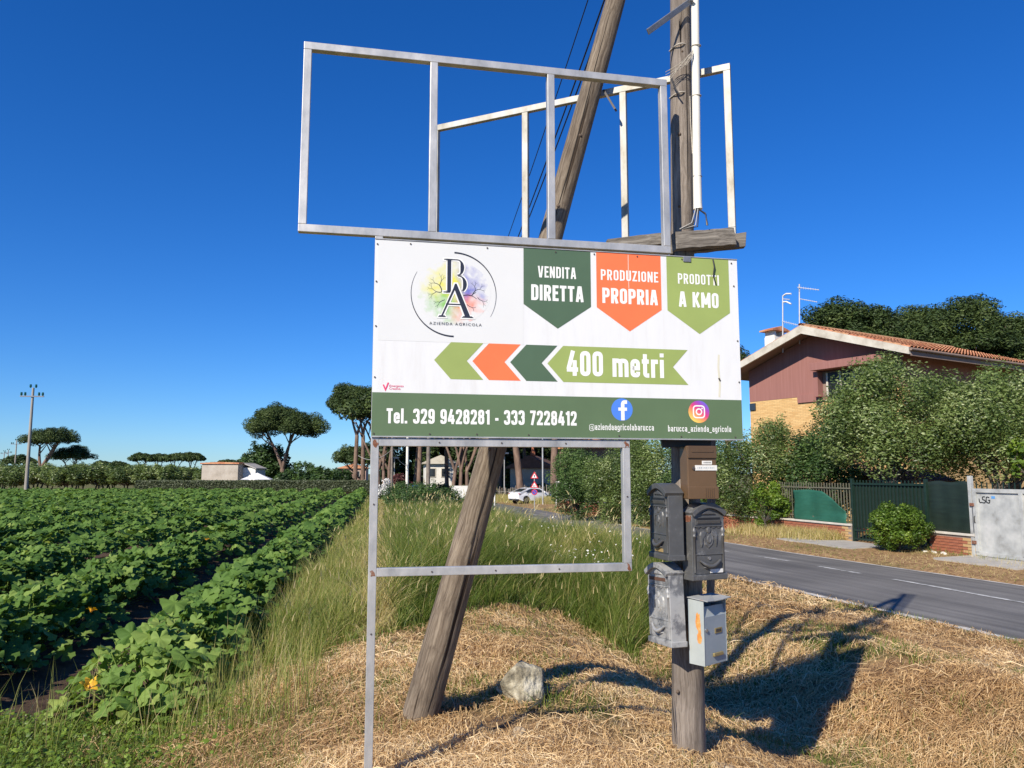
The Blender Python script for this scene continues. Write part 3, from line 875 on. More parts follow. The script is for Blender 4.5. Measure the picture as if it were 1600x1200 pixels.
disc('round_badge', 1.746, 0.153, 0.0605, insta(), 0.0012)['label'] = 'orange to violet round badge with camera outline'
m_ = MB(); s_ = 0.032
stroke(m_, _round([(1.746 - s_, 0.153 - s_, 0.019), (1.746 + s_, 0.153 - s_, 0.019), (1.746 + s_, 0.153 + s_, 0.019), (1.746 - s_, 0.153 + s_, 0.019)], True), True, 0.0037, pfv, 0.0018)
stroke(m_, [Vector((1.746 + 0.0155 * math.cos(a), 0.153 + 0.0155 * math.sin(a))) for a in np.linspace(0, 2 * PI, 25)[:-1]], True, 0.0037, pfv, 0.0018)
m_.poly([pf(1.746 + 0.0185 + 0.0045 * math.cos(a), 0.153 + 0.0185 + 0.0045 * math.sin(a), 0.0018) for a in np.linspace(0, 2 * PI, 13)[:-1]])
m_.build('badge_camera', MP['white'], panel)
# screws through the sheet
sc = MB(); sc.tube([(0, 0, 0), (0, -0.003, 0)], 0.0042, 8); sc_me = sc.mesh('screw', M['screw'])
for u, v in ((0.012, 0.985), (0.18, 0.995), (0.58, 0.997), (0.95, 0.996), (1.165, 0.997), (1.41, 0.998), (1.67, 0.997), (1.965, 0.99),
             (0.010, 0.79), (0.012, 0.56), (0.012, 0.30), (1.975, 0.86), (1.987, 0.55), (1.988, 0.32),
             (0.012, 0.018), (0.29, 0.018), (0.53, 0.019), (0.80, 0.018), (1.29, 0.018), (1.64, 0.017), (1.955, 0.016)):
    link('screw', sc_me, panel, (u, -0.001, PZ0 + v))
# scratches and scuffs on the print
scuff = paint('bare_scratch', (0.62, 0.60, 0.52))
m_ = MB(); stroke(m_, [Vector((1.358, 1.005)), Vector((1.3575, 0.9)), Vector((1.359, 0.82))], False, 0.0016, pfv, 0.0011); m_.build('scratch', scuff, panel)
m_ = MB(); stroke(m_, [Vector((1.873, 0.47)), Vector((1.868, 0.40)), Vector((1.874, 0.30)), Vector((1.868, 0.235))], False, 0.006, pfv, 0.0007); m_.build('glue_mark', paint('glue_mark', (0.66, 0.63, 0.50)), panel)
m_ = MB(); stroke(m_, [Vector((1.868, 0.34)), Vector((1.878, 0.322))], False, 0.0045, pfv, 0.0012); m_.build('chip', M['screw'], panel)
MB().box((1.70, -0.003, PZ0 + 0.998), (0.045, 0.006, 0.030)).build('metal_clip', M['iron'], panel, 0.001)
m_ = MB(); m_.tube([pf(1.853, 1.005, 0.006), pf(1.857, 0.96, 0.012), pf(1.852, 0.91, 0.007), pf(1.866, 0.865, 0.006)], 0.0035, 6); m_.build('hanging_cable', M['wire_black'], panel)

# frames: square tubes standing just behind the board
TW = 0.040


def frame_rail(parent, a, b, name, w=TW, d=0.04, mat='galv', y=0.026):
    m2 = MB(); u0, v0 = a; u1, v1 = b
    m2.bar((u0, y, PZ0 + v0), (u1, y, PZ0 + v1), w, d, (0, 1, 0))
    return m2.build(name, M[mat], parent, 0.0025)


uf = empty('upper_frame'); uf.parent = sign
ua, ub, va, vb = -0.383, 1.611, 1.030, 2.044
frame_rail(uf, (ua, vb - 0.02), (ub, vb - 0.02), 'rail')
frame_rail(uf, (ua, va + 0.02), (ub, va + 0.02), 'rail')
for u in (ua + 0.02, 0.2915, 0.933, ub - 0.02):
    frame_rail(uf, (u, va + 0.0405), (u, vb - 0.0405), 'post')
lf = empty('lower_frame'); lf.parent = sign
frame_rail(lf, (0.0405, -0.024), (1.352, -0.024), 'rail')
frame_rail(lf, (0.0405, -0.660), (1.352, -0.664), 'rail')
frame_rail(lf, (0.02, 0.0), (0.02, -PZ0 - 0.12), 'leg')
frame_rail(lf, (1.332, -0.0445), (1.332, -0.643), 'post')
frame_rail(lf, (0.02, 0.004), (0.02, 1.03), 'post', y=0.0275)
for k, (u, v) in enumerate(((0.022, -0.03), (1.333, -0.025), (0.02, -0.66), (1.335, -0.665))):
    m2 = MB(); pts = []
    for i in range(9):
        a = 2 * PI * i / 9; r_ = 0.006 + 0.016 * _hash(i * 1.7, k + 0.3, 3.0)
        pts.append((u + r_ * math.cos(a) * 0.9, 0.0048, PZ0 + v + r_ * math.sin(a) * 1.25))
    m2.poly(pts); m2.build('rust_patch', M['rust'], lf)
for u, v in ((0.34, -0.024), (0.66, -0.024), (1.0, -0.024), (0.31, -0.662), (0.63, -0.663), (0.96, -0.664), (0.02, -0.33), (1.332, -0.3), (0.02, -0.95)):
    link('screw', sc_me, lf, (u, 0.0055, PZ0 + v))
# timber showing under the board beside the post, its black is painted shade

# ------------------------------------------------------------------ posts, brace, second frame
def timber(name, path, radii, mat, label, cat, n=20, seed=0, caps=True):
    r0 = random.Random(seed)
    p0 = Vector(path[0])
    root = empty(name, p0, 0, label, cat)
    m2 = MB()
    P = []; R = []
    K = 26
    for i in range(K + 1):
        t = i / K * (len(path) - 1); j = min(int(t), len(path) - 2); f = t - j
        p = Vector(path[j]).lerp(Vector(path[j + 1]), f); P.append(p - p0); R.append(radii[j] * (1 - f) + radii[j + 1] * f)
    ph = [r0.uniform(0, 6.28) for _ in range(4)]
    def sq(i, a):
        return 1 + 0.018 * math.sin(2 * a + ph[0] + i * 0.15) + 0.014 * math.sin(5 * a + ph[1]) + 0.012 * math.sin(3 * a + i * 0.9 + ph[2])
    axis_ = (P[-1] - P[0]).normalized()
    q = axis_.to_track_quat('Z', 'Y')
    inv = q.inverted()
    m2.tube([inv @ p for p in P], R, n, True, True, sq)
    o = m2.build('shaft', M[mat], root)
    o.rotation_mode = 'QUATERNION'; o.rotation_quaternion = q
    return root, o, q, R


# upright pole
PB = Vector((0.985, 4.50, -0.25)); PM = at(1066, 390, 4.36); PT = at(1063, 0, 4.36); PTOP = PM + (PT - PM) * 2.15
PTOP = PM + (PT - PM) * ((6.5 - PM.z) / (PT.z - PM.z))
pole, shaft, pq, _ = timber('utility_pole', [PB, PM, PT, PTOP], [0.094, 0.068, 0.062, 0.052], 'wood_pole',
                            'upright weathered wooden pole carrying the mailboxes, behind the farm sign', 'pole', 22, 1)
# dark seam cracks with depth
def crack(root, pts, w, mat='black'):
    m2 = MB(); m2.tube([Vector(p) - root.location for p in pts], [w * k for k in (0.3, 1, 1, 0.9, 0.3)][:len(pts)] if len(pts) == 5 else w, 5)
    m2.build('crack', M['crackwood'], root)
M['crackwood'] = pmat('dark_check', [(0.02, 0.015, 0.012), (0.04, 0.03, 0.022)], 0.95, 40)
# brace pole
BB = gnd(655, 1132, 0.0); BB = Vector((BB.x - 0.012, BB.y + 0.10, 0.0))
BT = at(962, 0, 4.62)
dirb = (BT - BB)
BEND = BB + dirb * ((6.0 - BB.z) / dirb.z)
BB0 = BB - dirb * 0.09
brace, bshaft, bq, _ = timber('brace_pole', [BB0, BB + dirb * 0.33, BB + dirb * 0.66, BT, BEND], [0.118, 0.084, 0.073, 0.062, 0.054], 'wood_brown',
                              'leaning brown wooden brace pole planted in the straw behind the sign', 'pole', 24, 2)
def rad_b(t): return float(np.interp(t, [-0.09, 0.33, 0.66, 1.0], [0.118, 0.084, 0.073, 0.062]))
def on_brace(t, ang, r):
    """point on the brace surface facing the viewer; ang 0 = towards viewer, + = right"""
    p = BB + dirb * t; d = dirb.normalized(); f = (Vector((0, 0, H)) - p); f = (f - d * f.dot(d)).normalized(); s = d.cross(f).normalized()
    return p + (f * math.cos(ang) + s * math.sin(ang)) * r
for t0, t1, an, rr in ((0.02, 0.36, 0.35, 0.107), (0.24, 0.47, 0.25, 0.0985), (0.66, 0.98, -0.15, 0.083)):
    crack(brace, [on_brace(t0 + (t1 - t0) * k / 4, an + 0.10 * math.sin(k * 1.3), rad_b(t0 + (t1 - t0) * k / 4) - 0.001) for k in range(5)], 0.0042)
# knots
def knot(root, p, nrm, r, mat):
    m2 = MB(); nrm = Vector(nrm).normalized(); x = nrm.orthogonal().normalized(); y = nrm.cross(x)
    vs = [Vector(p) - root.location + nrm * 0.006]; fs = []
    for ring, (k, h) in enumerate(((0.45, 0.005), (1.0, -0.004))):
        for i in range(12):
            a = 2 * PI * i / 12; vs.append(Vector(p) - root.location + (x * math.cos(a) + y * math.sin(a)) * r * k + nrm * h)
    fs += [(0, 1 + i, 1 + (i + 1) % 12) for i in range(12)] + [(1 + i, 13 + i, 13 + (i + 1) % 12, 1 + (i + 1) % 12) for i in range(12)]
    m2.add(vs, fs, True); m2.build('knot', M[mat], root)
M['knotwood'] = pmat('knot_wood', [(0.06, 0.04, 0.028), (0.15, 0.11, 0.08)], 0.9, 60, bump=0.4, bdist=0.003)
for t, an, r_ in ((0.365, -0.25, 0.013), (0.80, 0.15, 0.015), (0.70, -0.1, 0.014)):
    p = on_brace(t, an, rad_b(t)); knot(brace, p, p - (BB + dirb * t), r_, 'knotwood')
for px, py, r_ in ((1062, 265 * 0.79, 0.012), (1062, 322, 0.010), (1059, 1081, 0.011), (1066, 80, 0.010)):
    p = at(px, py, 4.36 - 0.064 if py < 500 else 4.40); knot(pole, p, (-0.1, -1, 0), r_, 'knotwood')
for (x0, y0), (x1, y1), Y in (((1061, 30), (1063, 66), 4.292), ((1072, 90), (1075, 300), 4.296), ((1050, 1090), (1056, 1160), 4.416), ((1071, 1060), (1073, 1150), 4.41)):
    crack(pole, [at(x0 + (x1 - x0) * k / 4, y0 + (y1 - y0) * k / 4, Y) for k in range(5)], 0.0032)

# second frame, behind the pole
FR = at(1141, 100, 4.43); FL = Vector((-0.56, 5.28, FR.z))
fdir = (FL - FR); fdir.z = 0; flen = fdir.length; fang = math.atan2(-fdir.y, -fdir.x)
bf = empty('metal_frame', (FL.x, FL.y, 0), fang, 'weathered empty metal frame set at an angle behind the upright pole', 'frame')
zt = FR.z; zb = zt - 1.07
def brail(a, b, name):
    MB().bar((a[0], 0, a[1]), (b[0], 0, b[1]), 0.042, 0.034, (0, 1, 0)).build(name, M['galv_old'], bf, 0.0025)
brail((0, zt - 0.021), (flen, zt - 0.021), 'rail'); brail((0, zb + 0.021), (flen, zb + 0.021), 'rail')
for u in (0.021, flen * 0.345, flen * 0.675, flen - 0.021): brail((u, zb + 0.0425), (u, zt - 0.0425), 'post')
b0 = at(944, 142, 4.68); b1 = at(962, 172, 4.62)
Mi = Matrix.Translation((FL.x, FL.y, 0)) @ Matrix.Rotation(fang, 4, 'Z'); Mi.invert()
MB().bar(Mi @ b0, Mi @ b1, 0.012, 0.03, (0, 1, 0)).build('strap_brace', M['screw'], bf)

# timbers nailed across the pole under the upper frame
def plank(name, a, b, w, d, mat, label, seed=0):
    a = Vector(a); b = Vector(b)
    root = empty(name, a, 0, label, 'beam')
    L = (b - a).length; q = (b - a).to_track_quat('Z', 'Y')
    m2 = MB(); rr = random.Random(seed); vs = []; K = 8
    for i in range(K + 1):
        t = i / K
        for x, y in ((-w / 2, -d / 2), (w / 2, -d / 2), (w / 2, d / 2), (-w / 2, d / 2)):
            vs.append((x * rr.uniform(0.93, 1.03), y * rr.uniform(0.93, 1.03), L * t + (rr.uniform(-0.012, 0.012) if i in (0, K) else 0)))
    fs = [(3, 2, 1, 0), tuple(4 * K + i for i in range(4))]
    for i in range(K):
        for k in range(4): fs.append((4 * i + k, 4 * i + (k + 1) % 4, 4 * i + 4 + (k + 1) % 4, 4 * i + 4 + k))
    m2.add(vs, fs); o = m2.build('board', M[mat], root, 0.003)
    o.rotation_mode = 'QUATERNION'; o.rotation_quaternion = q
    return root
pa = at(1054, 378, 4.235); pb = at(1147, 371, 4.27)
pl = plank('wooden_beam', pa, pb, 0.060, 0.100, 'wood_beam', 'short cracked weathered timber nailed to the pole above the sign', 3)
plank('wooden_beam', at(1046, 388, 4.345), at(1163, 376, 4.345), 0.055, 0.085, 'wood_beam', 'dark timber with a rounded end behind the short cracked one on the pole', 4)
plank('wooden_beam', at(948, 384, 4.50), at(1052, 372, 4.45), 0.05, 0.070, 'wood_beam', 'long grey timber running left from the pole behind the upper frame', 6)
plank('wooden_beam', at(1032, 688, 4.27), at(1110, 686, 4.29), 0.05, 0.085, 'black', 'timber block with shade painted black, hanging just under the sign board at the pole', 5)  # black colour stands for the shade under the board
pv = plank('wooden_board', at(1112, 640, 4.56), at(1110, 985, 4.56), 0.085, 0.03, 'wood_pole', 'dark upright board fixed behind the pole and the mailboxes', 8)

# conduit, straps, cables and cord on the pole
c0 = at(1085.5, -520, 4.285); c1 = at(1086, 0, 4.285); c2 = at(1088.5, 240, 4.275); c3 = at(1090, 318, 4.275); c4 = at(1090.5, 327, 4.275)
cp = empty('conduit_pipe', c4, 0, 'cream plastic conduit pipe running up the right side of the upright pole', 'pipe')
MB().tube([p - c4 for p in (c4, c3, c2, c1, c0)], [0.0265, 0.025, 0.0235, 0.0235, 0.0235], 16).build('pipe', M['pvc'], cp)
for py in (72, 150, 276):
    p = at(1087 + py * 0.008, py, 4.28); m2 = MB()
    m2.tube([p - c4 + Vector((0.0262 * math.cos(a), 0.0262 * math.sin(a), 0.004 * math.sin(a))) for a in np.linspace(0, 2 * PI, 17)], 0.0032, 6)
    m2.build('strap', M['cord'] if py < 200 else M['iron'], cp)
for i in range(7):
    m2 = MB(); o_ = (i - 3) * 0.006
    s0 = at(1090, 326, 4.27); s1 = at(1102 + i * 0.6, 333 + i * 1.3, 4.23 + o_); s2 = at(1106 - i, 352, 4.22 + o_); s3 = at(1072 + 3 * i, 342 + i * 2, 4.20 + o_ * 0.5); s4 = at(1056 + 2 * i, 358, 4.22)
    pts = [s0, s1, s2] if i < 3 else [s0, s0.lerp(s3, 0.5) + Vector((0, -0.03, 0.035)), s3, s4]
    m2.tube([p - c4 for p in pts], 0.0035, 6); m2.build('cable_end', M['wire_grey'] if i % 2 else M['wire_black'], cp)
cd = empty('frayed_cord', at(1060, 120, 4.28), 0, 'frayed cord tied round the upright pole and the cream conduit', 'cord')
for py, amp in ((74, 10), (148, 8)):
    m2 = MB(); pts = []
    for k in range(13):
        t = k / 12; x = 1046 + 34 * t
        pts.append(at(x, py - amp * math.sin(t * PI) * 0.9 + 6 * (1 - t), 4.36 - 0.075 * math.sin(t * PI) - 0.004) - cd.location)
    m2.tube(pts, 0.0042, 6); m2.build('loop', M['cord'], cd)
rr_ = random.Random(9)
for k in range(9):
    a = at(1084 - rr_.uniform(0, 3), 78 + k, 4.25); b_ = at(1050 + rr_.uniform(-12, 6), 118 + rr_.uniform(-10, 8), 4.27); mid = a.lerp(b_, 0.5) + Vector((rr_.uniform(-.02, .02), -0.02, -0.02))
    m2 = MB(); m2.tube([p - cd.location for p in (a, mid, b_)], 0.0016, 5); m2.build('strand', M['cord'], cd)
m2 = MB(); m2.tube([p - cd.location for p in (at(1049, 122, 4.27), at(1056, 140, 4.265), at(1063, 150, 4.262))], 0.005, 6); m2.build('loop', M['wire_black'], cd)
m2 = MB(); m2.tube([p - cd.location for p in (at(1078, 150, 4.27), at(1079, 190, 4.29), at(1082, 240, 4.28))], 0.003, 6); m2.build('strand', M['cord'], cd)
a = at(1012, 50, 4.16); b_ = at(1080, 1, 4.27)
arm = empty('iron_bracket', b_, 0, 'flat iron bracket arm sticking out to the left near the top of the pole', 'bracket')
MB().bar(a - b_, (0, 0, 0), 0.010, 0.034, (0, -0.3, 1)).build('arm', M['iron'], arm, 0.003)
MB().tube([(0.0, -0.012, -0.008), (0.0, -0.03, -0.008)], 0.011, 6).build('bolt', M['iron'], arm)

# overhead cables from the pole to the next pole along the road
def cable(name, A, B, sag, r, label, n=40, grp=None):
    A = Vector(A); B = Vector(B); root = empty(name, A, 0, label, 'cable', grp); m2 = MB(); pts = []
    for i in range(n + 1):
        t = (i / n) ** 1.6
        pts.append(A.lerp(B, t) - A - Vector((0, 0, 4 * sag * t * (1 - t))))
    m2.tube(pts, r, 6); m2.build('wire', M['wire_black'], root)
NP = Vector((-4.15, 38.5, 5.9))
for k, (dx, dz) in enumerate(((0, 0), (0.06, 0.03), (-0.10, 0.10))):
    cable('overhead_cable', (0.95 + dx, 4.40, 5.5 + dz), (NP.x + dx, NP.y, NP.z - 0.35 + dz * 1.5), 1.42, 0.0075 if k < 2 else 0.005,
          ['middle', 'rightmost', 'leftmost'][k] + ' of the thin black overhead cables crossing the sky behind the brace pole', grp='overhead cables behind the brace pole')

# ------------------------------------------------------------------ mailboxes on the pole
def worn(name, base, worn_c, amount, rough=0.5, scale=14, metal=0.3):
    m, n, l, b = new_mat(name)
    tc = n.new('ShaderNodeTexCoord')
    a = n.new('ShaderNodeTexNoise'); a.inputs['Scale'].default_value = scale; a.inputs['Detail'].default_value = 9; a.inputs['Roughness'].default_value = 0.7
    l.new(tc.outputs['Object'], a.inputs['Vector'])
    r = ramp(n, [(0.25, tuple(c * 0.75 for c in base)), (amount - 0.06, base), (amount + 0.04, worn_c), (0.9, tuple(min(1, c * 1.2) for c in worn_c))])
    l.new(a.outputs[0], r.inputs[0]); l.new(r.outputs[0], b.inputs['Base Color'])
    b.inputs['Roughness'].default_value = rough; b.inputs['Metallic'].default_value = metal
    bp = n.new('ShaderNodeBump'); bp.inputs['Strength'].default_value = 0.15; bp.inputs['Distance'].default_value = 0.002
    l.new(a.outputs[0], bp.inputs['Height']); l.new(bp.outputs[0], b.inputs['Normal'])
    return m


M['mb_dark'] = worn('dark_grey_mailbox_paint', (0.105, 0.107, 0.108), (0.19, 0.19, 0.19), 0.62, 0.5, 9)
M['mb_dark2'] = worn('charcoal_mailbox_paint', (0.125, 0.125, 0.124), (0.24, 0.24, 0.235), 0.6, 0.45, 9)
M['mb_pale'] = worn('weathered_pale_mailbox', (0.165, 0.17, 0.178), (0.37, 0.37, 0.36), 0.47, 0.6, 11)
M['mb_slot_rust'] = pmat('rusty_slot', [(0.06, 0.03, 0.02), (0.14, 0.07, 0.045)], 0.8, 40)
M['mb_blue'] = pmat('pale_blue_grey_metal', [(0.26, 0.31, 0.35), (0.33, 0.38, 0.42)], 0.45, 6, metal=0.15)
M['mb_blue_side'] = pmat('pale_side_metal', [(0.31, 0.34, 0.33), (0.40, 0.43, 0.415)], 0.5, 6)
M['mb_brown'] = pmat('brown_plastic', [(0.105, 0.062, 0.030), (0.135, 0.080, 0.040)], 0.38, 4, bump=0.05)
M['mb_brown2'] = pmat('brown_plastic_flap', [(0.085, 0.050, 0.026), (0.11, 0.066, 0.034)], 0.35, 4)
M['brass'] = pmat('dull_brass', [(0.30, 0.23, 0.09), (0.42, 0.34, 0.17)], 0.45, 20, metal=0.5)
M['paper'] = pmat('paper_label', [(0.62, 0.61, 0.57), (0.75, 0.74, 0.70)], 0.7, 30)
M['kraft'] = pmat('tan_label', [(0.28, 0.19, 0.07), (0.36, 0.26, 0.11)], 0.7, 30)
M['steel'] = pmat('bright_steel', [(0.5, 0.5, 0.5), (0.65, 0.65, 0.65)], 0.3, 20, metal=0.9)


def arch(w, h0, rise, n=12):
    """outline of a front with an arched top, from bottom left anticlockwise"""
    pts = [(-w / 2, 0), (w / 2, 0), (w / 2, h0)]
    for i in range(1, n):
        t = i / n; x = w / 2 - w * t
        pts.append((x, h0 + rise * math.sin(PI * t) ** 0.9))
    return pts + [(-w / 2, h0)]


def ext(outline, y0, y1):
    """extrude an outline in x,z along y"""
    m2 = MB(); m2.prism([(x, z) for x, z in outline][::-1], y0, y1, lambda p: Vector((p.x, p.z, p.y)))
    return m2


def dome_part(name, mat, parent, outline, y, hgt, shrink=0.62):
    cx = sum(p[0] for p in outline) / len(outline); cz = sum(p[1] for p in outline) / len(outline)
    n = len(outline); vs = [Vector((x, y, z)) for x, z in outline]
    vs += [Vector((cx + (x - cx) * 0.86, y - hgt * 0.75, cz + (z - cz) * 0.86)) for x, z in outline]
    vs += [Vector((cx + (x - cx) * shrink, y - hgt, cz + (z - cz) * shrink)) for x, z in outline]
    m2 = MB(); fs = []
    for k in (0, 1):
        for i in range(n): fs.append((k * n + i, k * n + (i + 1) % n, (k + 1) * n + (i + 1) % n, (k + 1) * n + i))
    fs.append(tuple(range(2 * n, 3 * n)))
    m2.add(vs, fs); return m2.build(name, mat, parent)


def ornate_mailbox(px, py, Y, yaw, tilt, mat, label, slot='dark', w=0.25, h=0.405, d=0.088):
    c = at(px, py, Y)
    root = empty('ornate_mailbox', c, math.radians(yaw), label, 'mailbox')
    root.rotation_euler = (0, math.radians(tilt), math.radians(yaw))
    z0 = -h / 2; hb = h - 0.062; mt = M[mat]
    def B(o): return o
    body = ext([(x, z + z0) for x, z in arch(w, hb, 0.046)], -d / 2, d / 2).build('body', mt, root, 0.003)
    # hood with a lip
    out = arch(w + 0.016, 0.012, 0.050); inn = arch(w - 0.012, 0.0, 0.044)
    m2 = MB()
    up = [(x, z) for x, z in out[2:]]; lo = [(x, z) for x, z in inn[2:]]
    n = len(up)
    vs = []
    for y in (-d / 2 - 0.018, d / 2 + 0.002):
        vs += [Vector((x, y, z0 + hb + z + 0.004)) for x, z in up] + [Vector((x, y, z0 + hb + z - 0.006)) for x, z in lo]
    fs = []
    for i in range(n - 1):
        fs += [(i, n + i, n + i + 1, i + 1), (2 * n + i, 2 * n + i + 1, 3 * n + i + 1, 3 * n + i), (i, i + 1, 2 * n + i + 1, 2 * n + i), (n + i, 3 * n + i, 3 * n + i + 1, n + i + 1)]
    fs += [(0, 2 * n, 3 * n, n), (n - 1, 2 * n - 1, 4 * n - 1, 3 * n - 1)]
    m2.add(vs, fs, False); m2.build('hood', mt, root, 0.002)
    yf = -d / 2
    # tympanum ornament under the hood
    dome_part('ornament', mt, root, [(x, z + z0 + hb + 0.002) for x, z in [(-0.055, 0), (0.055, 0), (0.035, 0.014), (0.014, 0.022), (0, 0.029), (-0.014, 0.022), (-0.035, 0.014)]], yf + 0.0005, 0.008)
    # letter slot: flat plate, blackened as inner shade unless rusty, with a flap
    zs = z0 + hb - 0.030
    MB().box((0, yf - 0.002, zs), (w - 0.045, 0.004, 0.040)).build('slot_frame', mt, root, 0.001)
    MB().box((0, yf - 0.0048, zs + 0.008), (w - 0.062, 0.002, 0.018)).build('slot_plate', M['black'] if slot == 'dark' else M['mb_slot_rust'], root)
    if slot == 'dark': MB().box((0, yf - 0.008, zs - 0.005), (w - 0.062, 0.004, 0.018), Matrix.Rotation(0.25, 3, 'X')).build('slot_flap', mt, root, 0.001)
    # mouldings
    for z in (zs - 0.028, z0 + 0.135):
        MB().box((0, yf - 0.003, z), (w - 0.03, 0.006, 0.007)).build('moulding', mt, root, 0.0015)
    for k in range(5):
        dome_part('scallop', mt, root, [((k - 2) * 0.034 + 0.015 * math.cos(a), zs - 0.033 + 0.009 * min(0, math.sin(a))) for a in np.linspace(0, 2 * PI, 11)[:-1]], yf, 0.004)
    # columns
    for s in (-1, 1):
        m2 = MB(); x = s * (w / 2 - 0.013); zt_ = zs - 0.032
        prof = [(0.006, z0 + 0.04), (0.006, zt_ - 0.055), (0.011, zt_ - 0.052), (0.011, zt_ - 0.045), (0.007, zt_ - 0.042), (0.012, zt_ - 0.030), (0.012, zt_ - 0.018), (0.005, zt_ - 0.004), (0.002, zt_)]
        m2.tube([(x, yf - 0.002, z) for _, z in prof], [r for r, _ in prof], 8); m2.build('column', mt, root)
    # crest: shield, wings, head, tail
    zc = z0 + 0.215
    sh = [(-0.030, 0.035), (0.030, 0.035), (0.033, 0.0), (0.024, -0.03), (0, -0.052), (-0.024, -0.03), (-0.033, 0.0)]
    dome_part('crest', mt, root, [(x * 1.15, z + zc) for x, z in sh], yf, 0.005, 0.8)
    dome_part('crest', mt, root, [(0.014 * math.cos(a), zc + 0.048 + 0.020 * math.sin(a)) for a in np.linspace(0, 2 * PI, 11)[:-1]], yf, 0.009)
    dome_part('crest', mt, root, [(0.016 * math.cos(a), zc - 0.002 + 0.024 * math.sin(a)) for a in np.linspace(0, 2 * PI, 11)[:-1]], yf - 0.004, 0.006)
    for s in (-1, 1):
        wing = [(0.012, 0.040), (0.030, 0.046), (0.052, 0.040), (0.060, 0.022), (0.057, -0.015), (0.050, -0.045), (0.044, -0.012), (0.034, 0.012), (0.018, 0.022)]
        dome_part('crest', mt, root, [(s * x, z + zc) for x, z in (wing if s < 0 else wing[::-1])][::-1], yf, 0.008)
    # small door with smiling handle and lock
    zd = z0 + 0.083
    MB().box((0, yf - 0.0015, zd), (w - 0.05, 0.003, 0.092)).build('door', mt, root, 0.001)
    pts = [(-0.066 + 0.132 * i / 12, yf - 0.012 - 0.010 * math.sin(PI * i / 12), zd + 0.020 - 0.030 * math.sin(PI * i / 12)) for i in range(13)]
    m2 = MB(); m2.tube(pts, [0.006 + 0.005 * math.sin(PI * i / 12) for i in range(13)], 8); m2.build('handle', mt, root)
    dome_part('handle', mt, root, [(0.04 * math.cos(a), zd - 0.016 + 0.012 * math.sin(a)) for a in np.linspace(0, 2 * PI, 15)[:-1]], yf - 0.002, 0.012, 0.75)
    m2 = MB(); m2.tube([(0, yf, zd + 0.030), (0, yf - 0.008, zd + 0.030)], 0.009, 12); m2.build('lock', M['steel'] if mat == 'mb_dark2' else mt, root)
    # plinth
    MB().box((0, -0.004, z0 + 0.014), (w + 0.018, d + 0.012, 0.030)).build('plinth', mt, root, 0.004)
    return root, z0, yf, w, h


ob, z0, yf, w, h = ornate_mailbox(1041.5, 814, 4.30, -76, 0, 'mb_dark', 'dark grey ornate mailbox on the left of the pole with a tan label', w=0.235)
MB().box((0.0, yf - 0.004, z0 + 0.048), (0.10, 0.002, 0.018)).build('name_label', M['kraft'], ob)
ob, z0, yf, w, h = ornate_mailbox(1099, 845, 4.27, 24, 0, 'mb_dark2', 'charcoal ornate mailbox on the right of the pole with a white paper label', w=0.215)
MB().box((0.045, yf - 0.0045, z0 + 0.046), (0.085, 0.002, 0.020)).build('name_label', M['paper'], ob)
MB().box((-0.048, yf - 0.0035, z0 + 0.046), (0.09, 0.002, 0.026)).build('name_plate', M['mb_dark'], ob)
m2 = MB(); m2.poly([(-w / 2 - 0.0015, y, z0 + z) for y, z in ((-0.04, 0.342), (0.035, 0.342), (0.036, 0.316), (0.01, 0.306), (-0.03, 0.309), (-0.041, 0.322))][::-1]); m2.build('rust_patch', M['rust'], ob)
ob, z0, yf, w, h = ornate_mailbox(1041, 942, 4.33, -72, -3, 'mb_pale', 'pale weathered ornate mailbox low on the left of the pole with a rusty slot', 'rust', w=0.24, h=0.43)

# brown plastic mailbox
c = at(1091, 738, 4.22)
ob = empty('plain_mailbox', c, math.radians(13), 'brown plastic mailbox at the top of the pole with a white name strip', 'mailbox')
bw, bh, bd = 0.172, 0.285, 0.095
MB().box((0, 0, 0), (bw, bd, bh)).build('body', M['mb_brown'], ob, 0.006)
MB().box((0, -bd / 2 - 0.004, bh / 2 - 0.034), (bw - 0.004, 0.010, 0.066)).build('flap', M['mb_brown2'], ob, 0.003)
MB().box((0, -bd / 2 - 0.0105, bh / 2 - 0.028), (bw - 0.045, 0.003, 0.014)).build('flap_rib', M['mb_brown2'], ob, 0.001)
MB().box((0.0, -bd / 2 - 0.004, -bh / 2 + 0.033), (bw + 0.006, 0.014, 0.066)).build('bottom_tray', M['mb_brown'], ob, 0.003)
for k in range(5): MB().box((0.012 + k * 0.0115, -bd / 2 - 0.0115, -bh / 2 + 0.034), (0.004, 0.004, 0.050)).build('vent_slot', M['mb_brown2'], ob, 0.001)
MB().box((0.028, -bd / 2 - 0.001, 0.052), (0.058, 0.003, 0.020)).build('name_label', M['paper'], ob)
MB().box((0.022, -bd / 2 - 0.002, 0.024), (0.128, 0.004, 0.028)).build('name_strip', M['paper'], ob)
m2 = MB()
for k in range(10): m2.box((-0.028 + k * 0.0105, -bd / 2 - 0.0043, 0.024), (0.006 if k % 3 else 0.003, 0.0006, 0.006))
m2.build('faded_print', M['mb_blue'], ob)
m2 = MB()
for k in range(6): m2.box((0.010 + k * 0.0075, -bd / 2 - 0.0028, 0.052), (0.004, 0.0006, 0.006))
m2.build('faded_print', M['screw'], ob)
m2 = MB(); m2.tube([(-0.052, -bd / 2, 0.022), (-0.052, -bd / 2 - 0.006, 0.022)], 0.009, 12); m2.build('lock', M['screw'], ob)
